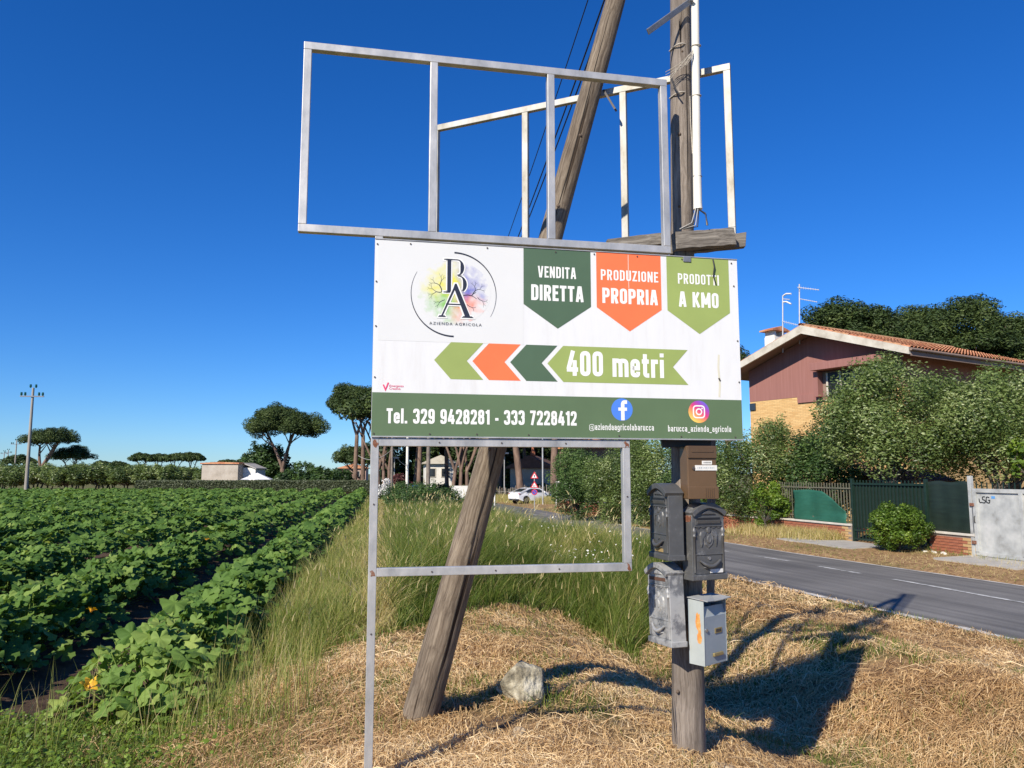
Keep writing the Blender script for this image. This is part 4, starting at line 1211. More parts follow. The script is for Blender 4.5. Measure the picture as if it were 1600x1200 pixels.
# pale blue grey metal mailbox
c = at(1106, 981, 4.27)
ob = empty('plain_mailbox', c, math.radians(41), 'rusty pale blue grey metal mailbox with a lifted lid, lowest on the pole', 'mailbox')
bw, bh, bd = 0.205, 0.335, 0.10
m2 = MB()
m2.box((0, bd / 2 - 0.002, -0.01), (bw, 0.004, bh)); m2.box((bw / 2 - 0.002, -0.001, -0.01), (0.004, bd - 0.006, bh)); m2.box((0, 0, -bh / 2 - 0.008), (bw - 0.009, bd - 0.008, 0.004))
m2.build('shell', M['mb_blue'], ob)
MB().box((-bw / 2 + 0.002, -0.001, -0.01), (0.004, bd - 0.006, bh)).build('side_plate', M['mb_blue_side'], ob)
MB().box((0, -bd / 2 + 0.006, -0.052), (bw - 0.012, 0.004, bh - 0.088)).build('door', M['mb_blue'], ob, 0.001)
MB().box((0, -bd / 2 + 0.014, 0.095), (bw - 0.012, 0.003, 0.055), Matrix.Rotation(-0.25, 3, 'X')).build('slot_flap', M['mb_blue_side'], ob)
m2 = MB(); m2.add([(-bw / 2 - 0.008, bd / 2, 0.165), (bw / 2 + 0.008, bd / 2, 0.165), (bw / 2 + 0.010, -bd / 2 - 0.026, 0.158), (0.03, -bd / 2 - 0.030, 0.154), (-0.03, -bd / 2 - 0.018, 0.150), (-bw / 2 - 0.008, -bd / 2 - 0.030, 0.156)], [(0, 1, 2, 3, 4, 5)])
lid = m2.build('lid', worn('rusty_lid', (0.36, 0.37, 0.36), (0.36, 0.15, 0.06), 0.62, 0.6, 7, 0.1), ob); sm = lid.modifiers.new('solid', 'SOLIDIFY'); sm.thickness = 0.004
m2 = MB(); m2.box((0.026, -bd / 2 + 0.002, -0.008), (0.062, 0.004, 0.028)); m2.build('name_plate', M['brass'], ob, 0.001)
MB().box((0.026, -bd / 2 - 0.0005, -0.008), (0.046, 0.001, 0.014)).build('name_window', M['screw'], ob)
MB().box((0.012, -bd / 2 - 0.003, -0.128), (0.085, 0.012, 0.018)).build('pull_handle', M['brass'], ob, 0.003)
m2 = MB(); m2.tube([(-0.082, -bd / 2 + 0.005, 0.004), (-0.082, -bd / 2 - 0.004, 0.004)], 0.009, 12); m2.build('lock', M['steel'], ob)
rustp = pmat('orange_rust', [(0.50, 0.17, 0.03), (0.62, 0.28, 0.07), (0.56, 0.50, 0.42)], 0.8, 22, lo=0.4, hi=0.75)
for cz, cy, rz_, ry_ in ((0.045, -0.012, 0.048, 0.016), (-0.035, -0.018, 0.030, 0.015), (0.0, -0.02, 0.03, 0.009)):
    m2 = MB(); m2.poly([(-bw / 2 - 0.0006 - abs(cy) * 0.01, cy + ry_ * (0.8 + 0.4 * _hash(i, cz * 99, 1.)) * math.cos(2 * PI * i / 14), cz + rz_ * (0.8 + 0.4 * _hash(i, cz * 77, 2.)) * math.sin(2 * PI * i / 14)) for i in range(14)])
    m2.build('rust_stain', rustp, ob)


# ------------------------------------------------------------------ stones
import bmesh


def stone(name, loc, size, seed, mat, label, cut=0.0, rz=0.0, sub=4):
    bm = bmesh.new(); bmesh.ops.create_icosphere(bm, subdivisions=sub, radius=1.0)
    r0 = random.Random(seed); planes = []
    for _ in range(13):
        v = Vector((r0.gauss(0, 1), r0.gauss(0, 1), r0.gauss(0, 0.8))).normalized(); planes.append((v, r0.uniform(0.5, 0.86)))
    for v in bm.verts:
        p = v.co.copy()
        for nrm, d in planes:
            e_ = p.dot(nrm) - d
            if e_ > 0: p -= nrm * e_ * 0.97
        q = p * 2.3
        k = 1 + 0.16 * (fbm(q.x + seed, q.y + q.z, 1.0) - 0.5) + 0.13 * (fbm(q.x * 4 + q.z * 3, q.y * 4 + seed, 2.0) - 0.5)
        p = p * float(k)
        v.co = Vector((p.x * size[0], p.y * size[1], p.z * size[2]))
    me = bpy.data.meshes.new(name); bm.to_mesh(me); bm.free()
    me.materials.append(mat)
    me.polygons.foreach_set('use_smooth', [True] * len(me.polygons))
    o = link(name, me); o.location = loc; o.rotation_euler = (0, 0, rz)
    return tag(o, label, 'stone')


M['stone'] = pmat('lichen_limestone', [(0.09, 0.08, 0.055), (0.22, 0.19, 0.13), (0.40, 0.36, 0.26), (0.52, 0.48, 0.38)], 0.92, 7, bump=1.0, bscale=22, bdist=0.03, lo=0.36, hi=0.62)
M['stone2'] = pmat('pale_stone', [(0.36, 0.28, 0.18), (0.50, 0.41, 0.28)], 0.9, 9, bump=0.5, bscale=40, bdist=0.008)
q = gnd(811, 1082, 0.02)
stone('boulder', (q.x + 0.01, q.y - 0.10, 0.075), (0.215, 0.18, 0.185), 23, M['stone'], 'pale lichen-spotted boulder in the straw to the right of the leaning brace', rz=0.2)
q = gnd(813, 1142, 0.02); stone('stone', (q.x, q.y, hz(q.x, q.y) + 0.012), (0.06, 0.055, 0.04), 5, M['stone2'], 'round tan stone half buried in straw in front of the boulder', sub=3)
q = gnd(785, 1195, 0.02); stone('stone', (q.x, q.y, hz(q.x, q.y) + 0.01), (0.030, 0.035, 0.03), 6, M['stone2'], 'small pale pointed stone at the bottom edge below the boulder', sub=3)
q = gnd(1128, 1183, 0.0); stone('stone', (q.x, q.y, hz(q.x, q.y) + 0.01), (0.075, 0.05, 0.035), 8, M['stone2'], 'flat pale stone lying at the foot of the upright pole', sub=3)

# ------------------------------------------------------------------ squash field
def leaf_template(nr, rings, seed, cup=0.28, lobes=5):
    r0 = np.random.default_rng(seed)
    th = np.linspace(0.35, 2 * PI - 0.35, nr) - PI / 2 - PI   # notch at the stalk
    th = np.linspace(0.30, 2 * PI - 0.30, nr)
    rad = 1 + 0.15 * np.cos(lobes * (th - PI)) + 0.085 * (np.arange(nr) % 2) + r0.uniform(-0.05, 0.05, nr)
    rad *= 0.88 + 0.12 * np.cos(th - PI)
    V = [(0, 0, 0)]
    for k in range(1, rings + 1):
        f = k / rings
        z = (0.07 * ((np.arange(nr) % 3 == 0) * 2 - 1) * f if nr > 20 else 0) + cup * f ** 1.6 * (0.55 + 0.45 * np.cos(lobes * (th - PI))) - 0.20 * f ** 2.4 + 0.06 * np.sin(3 * th + r0.uniform(0, 6)) * f + r0.uniform(-0.03, 0.03, nr) * f
        for i in range(nr): V.append((rad[i] * f * np.cos(th[i]), rad[i] * f * np.sin(th[i]), z[i]))
    T = []
    for i in range(nr - 1): T.append((0, 1 + i, 2 + i))
    for k in range(rings - 1):
        a = 1 + k * nr; b = 1 + (k + 1) * nr
        for i in range(nr - 1):
            T.append((a + i, b + i, b + i + 1)); T.append((a + i, b + i + 1, a + i + 1))
    return np.array(V, float), np.array(T, int)


def rot_from(nrm, spin):
    """(n,3,3) matrices taking z to nrm with a spin about it"""
    nrm = nrm / np.linalg.norm(nrm, axis=1, keepdims=True)
    h = np.stack([np.cos(spin), np.sin(spin), np.zeros_like(spin)], 1)
    x = h - nrm * np.sum(h * nrm, 1, keepdims=True); x /= np.linalg.norm(x, axis=1, keepdims=True)
    y = np.cross(nrm, x)
    return np.stack([x, y, nrm], 2)


def instance(V, T, P, R, s, tint):
    n = len(P); m = len(V)
    W_ = np.einsum('nij,mj->nmi', R, V) * s[:, None, None] + P[:, None, :]
    F = T[None] + (np.arange(n) * m)[:, None, None]
    return W_.reshape(-1, 3), F.reshape(-1, 3), np.repeat(tint, m)


def petioles(P, base, r, tint):
    """thin three sided stalks"""
    n = len(P); ang = np.array([0, 2.1, 4.2]); off = np.stack([np.cos(ang), np.sin(ang), 0 * ang], 1) * r
    V = np.concatenate([base[:, None] + off[None], P[:, None] + off[None] * 0.7], 1)
    T = np.array([(0, 1, 4), (0, 4, 3), (1, 2, 5), (1, 5, 4), (2, 0, 3), (2, 3, 5)])
    F = T[None] + (np.arange(n) * 6)[:, None, None]
    return V.reshape(-1, 3), F.reshape(-1, 3), np.repeat(tint, 6)


def join(parts):
    V = []; F = []; A = []; o = 0
    for v, f, a in parts:
        V.append(v); F.append(f + o); A.append(a); o += len(v)
    return np.concatenate(V), np.concatenate(F), np.concatenate(A)


LEAF_HI = [leaf_template(27, 2, s) for s in range(5)]
LEAF_MID = [leaf_template(15, 1, s) for s in range(10, 14)]
LEAF_LO = [leaf_template(7, 1, s, 0.1) for s in range(20, 23)]
ROW0, ROWSP = -1.85, 1.95


def rowstart(c):
    # headland: rows end at the near edge of the field
    yv = max(5.85, -c / 0.66 - 2.2)
    return yv


def row_leaves(c, y0, y1, dens, r):
    n = max(1, int((y1 - y0) * dens))
    y = r.uniform(y0, y1, n)
    # plants stand about 0.75 m apart: leaves gather round each
    pl = np.floor(y / 0.75); cy = (pl + 0.5 + 0.3 * (_hash(pl, c, 1.0) - 0.5)) * 0.75
    y = y + (cy - y) * r.uniform(0, 0.35, n)
    s = np.clip(r.normal(0, 0.30, n), -0.66, 0.66)
    vig = 0.90 + 0.22 * _hash(pl, c, 2.0)
    x = c - 0.166 * y + s + 0.10 * (_hash(pl, c, 3.0) - 0.5)
    dome = np.clip(1 - (np.abs(s) / 0.76) ** 2.0, 0.0, 1)
    endt = 0.42 + 0.58 * sstep(0.0, 0.8, y - rowstart(c))
    t = 1 - r.random(n) ** 2.2 * 0.65
    z = height(x, y) + (0.06 + 0.47 * dome * vig) * endt * t * r.uniform(0.86, 1.10, n)
    k = r.normal(0, 0.46, (n, 2))
    nrm = np.stack([s * 0.75 + k[:, 0] - 0.12, k[:, 1] - 0.25, np.ones(n)], 1)
    size = (0.055 + 0.075 * r.random(n) ** 1.3) * vig
    tint = np.clip(r.normal(0.45, 0.2, n), 0, 1)
    return np.stack([x, y, z], 1), nrm, size, tint, r.uniform(0, 2 * PI, n)


words = ['nearest', 'second', 'third', 'fourth', 'fifth']
leaf_meshes = []
for s, (V, T) in enumerate(LEAF_HI):
    for q_, tv in enumerate((0.28, 0.45, 0.62, 0.85)):
        leaf_meshes.append(np_mesh('leaf', V, T, M['squash'], {'tint': np.full(len(V), tv)}, True))
flower_m = leafmat('squash_flower', [(0, (0.85, 0.36, 0.02)), (1, (0.95, 0.62, 0.05))], 0.3)


def flower_mesh():
    V = []; T = []
    for i in range(5):
        a = 2 * PI * i / 5; b = len(V)
        for da, rr, z in ((0, 0.012, 0), (-0.5, 0.04, 0.05), (0.5, 0.04, 0.05), (-0.42, 0.075, 0.075), (0.42, 0.075, 0.075), (0, 0.105, 0.07)):
            V.append((rr * math.cos(a + da), rr * math.sin(a + da), z))
        T += [(b, b + 1, b + 2), (b + 1, b + 3, b + 4), (b + 1, b + 4, b + 2), (b + 3, b + 5, b + 4)]
    return np_mesh('flower', np.array(V), np.array(T), flower_m, {'tint': np.tile([0, 0.3, 0.3, 0.7, 0.7, 1.0], 5)}, True)


FLM = flower_mesh()
field_parts = []
rows = []
for k in range(34):
    c = ROW0 - ROWSP * k
    r = np.random.default_rng(100 + k)
    ys = rowstart(c)
    segs = [(ys, min(15, 66), 150, 'hi'), (max(ys, 15), 30, 105, 'mid'), (max(ys, 30), 67.5, 58, 'lo')]
    parts = []; root = None
    if k < 5:
        root = empty('squash_row', (c - 0.166 * ys, ys, hz(c - 0.166 * ys, ys)), 0,
                     '%s row of leafy green squash plants counted from the grass verge' % words[k], 'crop row', 'rows of squash plants')
    for y0, y1, dens, lod in segs:
        if y1 <= y0: continue
        P, N, sz, ti, sp = row_leaves(c, y0, y1, dens, r)
        if k == 0 and lod == 'hi':
            ti = np.clip(ti + 0.30 * sstep(8.5, 6.5, P[:, 1]), 0, 1)
        if lod == 'mid': sz = sz * 1.08
        if lod == 'lo': sz = sz * 1.22
        bank = {'hi': LEAF_HI, 'mid': LEAF_MID, 'lo': LEAF_LO}[lod]
        own = np.zeros(len(P), bool)
        if lod == 'hi' and root is not None:
            # leaves that show largest become leaves of their own
            inview = P[:, 0] / P[:, 1] > -0.68
            score = sz / P[:, 1] * (P[:, 2] - height(P[:, 0], P[:, 1]) > 0.15) * inview
            pick = np.argsort(-score)[:[170, 150, 110, 70, 50][k]]
            own[pick] = True
            R = rot_from(N, sp)
            for i in pick:
                o = link('leaf', leaf_meshes[(i * 7) % 20], root)
                if k == 0: o.data = leaf_meshes[(i % 5) * 4 + int(min(3, ti[i] * 3.9))]
                mt = Matrix([[*(R[i][a] * sz[i]), P[i][a] - root.location[a]] for a in range(3)] + [[0, 0, 0, 1]])
                o.matrix_local = mt
        idx = np.where(~own)[0]
        vi = idx % len(bank)
        for b in range(len(bank)):
            j = idx[vi == b]
            if len(j) == 0: continue
            V, T = bank[b]
            parts.append(instance(V, T, P[j], rot_from(N[j], sp[j]), sz[j], ti[j]))
        if lod == 'hi':
            j = np.arange(len(P)); base = P.copy(); base[:, 0] = c - 0.166 * P[:, 1] + (P[:, 0] - (c - 0.166 * P[:, 1])) * 0.35
            base[:, 2] = height(base[:, 0], base[:, 1]) - 0.02
            parts.append(petioles(P[j], base, 0.008, np.full(len(j), 0.85)))
    if not parts: continue
    V, F, A = join(parts)
    if root is not None:
        V = V - np.array(root.location)
        o = link('foliage', np_mesh('foliage', V, F, M['squash'], {'tint': A}, True), root); o['kind'] = 'stuff'
        rows.append(root)
    else:
        field_parts.append((V, F, A))
V, F, A = join(field_parts)
o = link('squash_crop', np_mesh('squash_crop', V, F, M['squash'], {'tint': A}, True))
tag(o, 'green squash crop filling the field beyond the nearest rows', 'crop', kind='stuff')
for px, py, z, ri, s in ((134, 1078, -0.10, 0, 0.75), (150, 1071, -0.10, 0, 0.6), (86, 923, 0.10, 1, 0.8), (55, 930, 0.08, 2, 0.7), (142, 957, 0.0, 1, 0.6), (190, 884, 0.15, 2, 0.6), (322, 845, 0.15, 2, 0.7)):
    q = gnd(px, py, z); rt = rows[ri]
    o = link('flower', FLM, rt); o.location = q - rt.location; o.scale = (s, s, s); o.rotation_euler = (random.uniform(-0.9, 0.2), random.uniform(-0.5, 0.5), random.uniform(0, 6))

# ------------------------------------------------------------------ grasses
def blades(P, h, lean, w, seg, tint, r, curl=0.5, face=None):
    """ribbon blades; P roots, h heights, lean (n,2) tip offset in plan"""
    n = len(P)
    a = r.uniform(0, 2 * PI, n) if face is None else face
    sd = np.stack([np.cos(a), np.sin(a), np.zeros(n)], 1)
    V = np.zeros((n, (seg + 1) * 2 - 1, 3))
    T = []
    for k in range(seg + 1):
        t = k / seg
        c = P + np.concatenate([lean * (t ** 1.7)[..., None] if isinstance(t, np.ndarray) else lean * t ** 1.7, (h * (t - curl * 0.35 * t ** 3))[:, None]], 1)
        if k < seg:
            ww = (w * (1 - 0.55 * t))[:, None] * sd
            V[:, 2 * k] = c - ww; V[:, 2 * k + 1] = c + ww
        else: V[:, 2 * k] = c
    for k in range(seg - 1):
        T += [(2 * k, 2 * k + 1, 2 * k + 3), (2 * k, 2 * k + 3, 2 * k + 2)]
    T.append((2 * seg - 2, 2 * seg - 1, 2 * seg))
    T = np.array(T)
    F = T[None] + (np.arange(n) * V.shape[1])[:, None, None]
    return V.reshape(-1, 3), F.reshape(-1, 3), np.repeat(tint, V.shape[1])


def scatter(n, x0, x1, y0, y1, r, ybias=0.0):
    """random roots, denser towards the viewer when ybias > 0"""
    x = r.uniform(x0, x1, n)
    u = r.random(n)
    y = y0 + (y1 - y0) * u ** (1 + ybias)
    return x, y


r = np.random.default_rng(11)
TB_X = [-6, -2.6, -1.9, -1.3, -0.7, 0.1, 0.6, 1.3, 1.8, 2.4, 3.0, 4.0]
TB_Y = [7.2, 7.4, 7.0, 7.2, 8.2, 9.3, 9.6, 8.6, 9.4, 11.5, 14.0, 17.0]
def tall_ok(x, y, soft=0.0): return (y > np.interp(x, TB_X, TB_Y) + soft) & (fieldc(x, y) > -1.15) & (xnear(y) - x > 0.25)


# tall meadow grass behind the mown patch
parts = []
for n, y0, y1, wd, seg in ((88000, 6.8, 13, 0.0036, 3), (60000, 13, 24, 0.0065, 2), (34000, 24, 62, 0.013, 2)):
    x, y = scatter(n * 2, -11 if y0 > 20 else -5.5, 4.0, y0, y1, r, 0.25)
    gx = fbm(x * 1.1, y * 1.1, 21)
    k = tall_ok(x, y, 0.5 * (gx - 0.5)) & (r.random(len(x)) < 0.45 + 1.1 * gx) & ((fieldc(x, y) > 0.1) | (r.random(len(x)) < 0.15 + 0.75 * vnoise(x * 3, y * 3, 92)))
    x, y = x[k][:n], y[k][:n]; gx = gx[k][:n]
    n_ = len(x); c = fieldc(x, y)
    # tufts: pull roots to tuft centres
    tx = np.round(x / 0.22) * 0.22 + 0.08 * (_hash(np.round(x / 0.22), np.round(y / 0.22), 4) - 0.5); ty = np.round(y / 0.22) * 0.22
    pull = 0.55 * r.random(n_); x2 = x + (tx - x) * pull; y2 = y + (ty - y) * pull
    hh = (0.34 + 0.62 * fbm(x * 0.8, y * 0.8, 8)) * r.uniform(0.65, 1.25, n_)
    hh *= 0.52 + 0.48 * sstep(-0.35, 0.9, c) * np.where(np.abs(c + 0.10 + 0.5 * (fbm(x * 0.9, y * 0.9, 88) - 0.5)) < 0.17, 0.5, 1.0)
    D = xnear(y) - x
    hh *= np.clip(0.45 + D / 4.0, 0.45, 1.05)
    hh *= 0.35 + 0.65 * sstep(-0.2, 1.3, y - np.interp(x, TB_X, TB_Y))
    hh *= np.where(c < 0.3, 0.42 + 1.15 * vnoise(x * 4.1, y * 4.1, 91), 1.0)
    dry = np.clip(0.34 * (r.random(n_)) + 0.45 * sstep(0.52, 0.72, fbm(x * 0.7 + 9, y * 0.7, 12)), 0, 0.8)
    dry = np.where(c + 0.55 * (r.random(n_) - 0.5) + 0.5 * (fbm(x * 1.5, y * 1.5, 94) - 0.5) < 0.05, np.clip(0.10 + 0.50 * vnoise(x * 1.9, y * 1.3, 93) + 0.36 * r.random(n_), 0, 0.95), dry)
    dry = np.where(np.abs(c + 0.10 + 0.5 * (fbm(x * 0.9, y * 0.9, 88) - 0.5)) < 0.17, 0.70 + 0.3 * r.random(n_), dry)
    dry = np.where((r.random(n_) < 0.10), 0.8, dry)
    la = r.normal(0, 1, (n_, 2)) * (0.22 + 0.25 * vnoise(x * 2.2, y * 2.2, 95))[:, None] * hh[:, None] + (np.array([0.13, 0.04]) * (0.3 + 1.4 * vnoise(x * 1.1, y * 1.1, 96))[:, None]) * hh[:, None] + (np.stack([x2 - tx, y2 - ty], 1)) * 1.2
    parts.append(blades(np.stack([x2, y2, height(x2, y2) - 0.01], 1), hh, la, np.full(n_, wd) * r.uniform(0.6, 1.3, n_), seg, np.clip(dry + r.normal(0, 0.07, n_), 0, 1), r, 0.45))
    # seed heads on thin stalks
    m_n = n_ // 110; i = r.choice(n_, m_n, False)
    hs = hh[i] * 1.35 + 0.08; P0 = np.stack([x2[i], y2[i], height(x2[i], y2[i])], 1); ln = la[i] * 0.9
    parts.append(blades(P0, hs, ln, np.full(m_n, wd * 0.45), 2, np.full(m_n, 0.86), r, 0.2))
    top = P0 + np.concatenate([ln * 0.85, (hs * 0.84)[:, None]], 1)
    parts.append(blades(top, np.full(m_n, 0.10), ln * 0.3, np.full(m_n, wd * 1.5), 2, np.full(m_n, 0.93), r, 0.2))
V, F, A = join(parts)
tag(link('meadow_grass', np_mesh('meadow_grass', V, F, M['grass'], {'tint': A})), 'tall green and straw-tipped meadow grass between the field and the road', 'grass', kind='stuff')

# mown dry straw lying on the verge
def straws(x, y, ln, r, lift=0.02, wd=0.0022):
    n = len(x); a = r.uniform(0, 2 * PI, n) + 0.6 * np.sin(fbm(x * 0.8, y * 0.8, 31) * 9)
    d = np.stack([np.cos(a), np.sin(a)], 1)
    p0 = np.stack([x, y], 1) - d * ln[:, None] / 2; p2 = np.stack([x, y], 1) + d * ln[:, None] / 2
    bend = np.stack([-d[:, 1], d[:, 0]], 1) * (r.normal(0, 0.07, n) * ln)[:, None]
    p1 = np.stack([x, y], 1) + bend
    z0 = height(p0[:, 0], p0[:, 1]) + r.uniform(0.0, lift, n); z1 = height(p1[:, 0], p1[:, 1]) + r.uniform(0.004, lift * 1.9, n); z2 = height(p2[:, 0], p2[:, 1]) + r.uniform(0, lift * 1.5, n)
    A0 = np.concatenate([p0, z0[:, None]], 1); A1 = np.concatenate([p1, z1[:, None]], 1); A2 = np.concatenate([p2, z2[:, None]], 1)
    w = np.concatenate([np.stack([-d[:, 1], d[:, 0]], 1) * wd, np.zeros((n, 1))], 1) * r.uniform(0.5, 1.5, n)[:, None]
    w[:, 2] = r.normal(0, wd * 0.5, n)
    V = np.stack([A0 - w, A0 + w, A1 - w, A1 + w, A2 - w * 0.4, A2 + w * 0.4], 1)
    T = np.array([(0, 1, 3), (0, 3, 2), (2, 3, 5), (2, 5, 4)])
    F = T[None] + (np.arange(n) * 6)[:, None, None]
    return V.reshape(-1, 3), F.reshape(-1, 3)


parts = []
for n, y0, y1, wd, lm in ((150000, 3.2, 6.2, 0.0017, 1.0), (85000, 6.0, 9.8, 0.0025, 1.2), (22000, 9.5, 15, 0.0045, 1.5)):
    x, y = scatter(n, -3.4, 6.3, y0, y1, r, 0.35)
    c = fieldc(x, y); D = xnear(y) - x
    ok = (c > -1.5 - 0.5 * (y < 6.1)) & (D > 0.1) & ~((y < 6.2) & (x < -2.3) & (r.random(len(x)) < 0.85)) & (~tall_ok(x, y) | (r.random(len(x)) < 0.25))
    ok &= r.random(len(x)) < 0.12 + 1.5 * sstep(0.28, 0.68, fbm(x * 2.3, y * 2.3, 41))
    x, y = x[ok], y[ok]; n_ = len(x)
    V, F = straws(x, y, (0.03 + 0.22 * r.random(n_) ** 1.8) * lm, r, (0.012 + 0.045 * fbm(x * 3.1, y * 3.1, 47)) * lm, wd)
    ti = np.clip(0.22 + 0.75 * fbm(x * 1.2, y * 1.2, 44) + r.normal(0, 0.17, n_), 0, 1)
    parts.append((V, F, np.repeat(ti, 6)))
# stubble
x, y = scatter(46000, -3.2, 6.2, 3.2, 13, r, 0.8); c = fieldc(x, y); D = xnear(y) - x
ok = (c > -1.4) & (D > 0.1) & ~tall_ok(x, y); x, y = x[ok], y[ok]; n_ = len(x)
parts.append(blades(np.stack([x, y, height(x, y) - 0.005], 1), r.uniform(0.02, 0.085, n_), r.normal(0, 0.03, (n_, 2)), np.full(n_, 0.002) * (0.6 + y / 7), 1, np.clip(r.normal(0.55, 0.2, n_), 0, 1), r))
# big stray stalks
x, y = scatter(260, -2.5, 5.5, 3.6, 9, r, 0.4); ok = ~tall_ok(x, y); x, y = x[ok], y[ok]
V, F = straws(x, y, r.uniform(0.25, 0.6, len(x)), r, 0.06, 0.0018)
parts.append((V, F, np.repeat(np.clip(r.normal(0.85, 0.12, len(x)), 0, 1), 6)))
V, F, A = join(parts)
tag(link('straw_litter', np_mesh('straw_litter', V, F, M['straw'], {'tint': A})), 'dry mown straw lying over the verge around the posts', 'straw', kind='stuff')

# short green regrowth in patches, weeds in the near left corner, greener ditch
parts = []
x, y = scatter(150000, -4.6, 6.2, 3.3, 12, r, 0.7); c = fieldc(x, y); D = xnear(y) - x
g = sstep(0.47, 0.66, fbm(x * 0.9 + 3, y * 0.9, 1)) * 0.55
corner = sstep(-1.5, -2.4, x) * sstep(6.5, 5.7, y)
g = np.maximum(g, corner * 1.0)
g = np.maximum(g, 0.8 * sstep(0.5, 0.75, fbm(x * 1.4, y * 1.4, 51)) * (D > 2.2) * (D < 5.2))
g = np.maximum(g, 0.75 * np.exp(-((c + 0.75 + 0.25 * np.sin(y * 1.3)) / 0.32) ** 2) * (y < 9))
g = np.maximum(g, 0.9 * sstep(0.9, 0.0, np.abs(y - np.interp(x, TB_X, TB_Y))) * (x > -1.6) * (x < 2.6))
ok = (r.random(len(x)) < g) & ((c > -1.35) | (y < 6.0)) & (D > 0.15)
x, y, g, corner = x[ok], y[ok], g[ok], corner[ok]; n_ = len(x)
hh = r.uniform(0.03, 0.13, n_) * (0.7 + 0.7 * g)
parts.append(blades(np.stack([x, y, height(x, y) - 0.005], 1), hh, r.normal(0, 0.05, (n_, 2)), np.full(n_, 0.0026) * (0.5 + y / 8), 2, np.clip(r.normal(0.28, 0.14, n_), 0, 1), r, 0.5))
# seeding wild oats by the crop
x, y = scatter(5200, -4.2, -0.8, 5.3, 13, r, 0.6); c = fieldc(x, y)
ok = (np.abs(c + 0.95) < 0.5) | ((y < 6.2) & (x < -2.4) & (r.random(len(x)) < 0.25)); x, y = x[ok], y[ok]; n_ = len(x)
hh = r.uniform(0.3, 0.62, n_); ln = r.normal(0.03, 0.09, (n_, 2)); P0 = np.stack([x, y, height(x, y)], 1)
parts.append(blades(P0, hh, ln, np.full(n_, 0.0022), 3, np.clip(r.normal(0.6, 0.2, n_), 0, 1), r, 0.3))
V, F, A = join(parts)
tag(link('short_grass', np_mesh('short_grass', V, F, M['grass'], {'tint': A})), 'short green grass tufts coming up through the straw', 'grass', kind='stuff')

# broad-leaved weeds in the near left corner and dock leaves by the rows
x, y = scatter(15000, -4.6, -1.6, 3.6, 6.6, r, 0.2); c = fieldc(x, y)
ok = (r.random(len(x)) < sstep(-1.7, -2.5, x) * sstep(6.4, 5.9, y)) ; x, y = x[ok], y[ok]; n_ = len(x)
parts = []
V, T = LEAF_LO[0]
nr = np.stack([r.normal(0, 0.5, n_), r.normal(-0.2, 0.5, n_), np.ones(n_)], 1)
parts.append(instance(V, T, np.stack([x, y, height(x, y) + r.uniform(0.01, 0.10, n_)], 1), rot_from(nr, r.uniform(0, 6, n_)), r.uniform(0.007, 0.022, n_), np.clip(r.normal(0.65, 0.25, n_), 0, 1)))
V, F, A = join(parts)
tag(link('weeds', np_mesh('weeds', V, F, M['bright'], {'tint': A})), 'low broad-leaved weeds on the headland in front of the crop', 'weeds', kind='stuff')
# tiny white flowers in the meadow
x, y = scatter(900, -3, 3.0, 9, 15, r, 0.0); ok = tall_ok(x, y) & (fbm(x * 0.6, y * 0.6, 61) > 0.47) & (x > -0.6); x, y = x[ok], y[ok]; n_ = len(x)
V, T = LEAF_LO[1]; nr = np.stack([r.normal(0, 0.4, n_), r.normal(-0.4, 0.4, n_), np.ones(n_)], 1)
wf = pmat('white_petals', [(0.68, 0.66, 0.58), (0.8, 0.78, 0.72)], 0.7, 30)
V, F, A = instance(V, T, np.stack([x, y, height(x, y) + r.uniform(0.35, 0.8, n_)], 1), rot_from(nr, r.uniform(0, 6, n_)), r.uniform(0.008, 0.02, n_), np.zeros(n_))
tag(link('meadow_flowers', np_mesh('meadow_flowers', V, F, wf)), 'tiny white flower heads scattered in the tall grass', 'flowers', kind='stuff')

# far verge: short bleached grass across the road
x, y = scatter(52000, -2, 14, 12, 50, r, 0.8); D = -(xnear(y) - x) - RW
ok = (D > 0.12) & (D < 3.3); x, y, D = x[ok], y[ok], D[ok]; n_ = len(x)
gg = fbm(x * 0.7, y * 0.7, 71)
hh = r.uniform(0.03, 0.10, n_) * (1 + 1.6 * sstep(1.5, 3.0, D) * sstep(0.45, 0.6, gg))
hh = np.where((y > 30) & (D > 1.2), hh * 3.2, hh)
hh = np.where((x > 8.2) & (y < 22.5) & (y > 18.5) & (D > 1.0), hh * 0.3, hh)
ti = np.clip(0.88 - 0.55 * sstep(0.48, 0.62, fbm(x * 0.9, y * 0.9, 74)) * (r.random(n_) < 0.8) + r.normal(0, 0.08, n_), 0, 1)
V, F, A = blades(np.stack([x, y, height(x, y) - 0.01], 1), hh, r.normal(0, 0.05, (n_, 2)), 0.006 * (0.4 + y / 22), 1, ti, r)
tag(link('verge_grass', np_mesh('verge_grass', V, F, M['grass'], {'tint': A})), 'short bleached grass on the verge across the road', 'grass', kind='stuff')

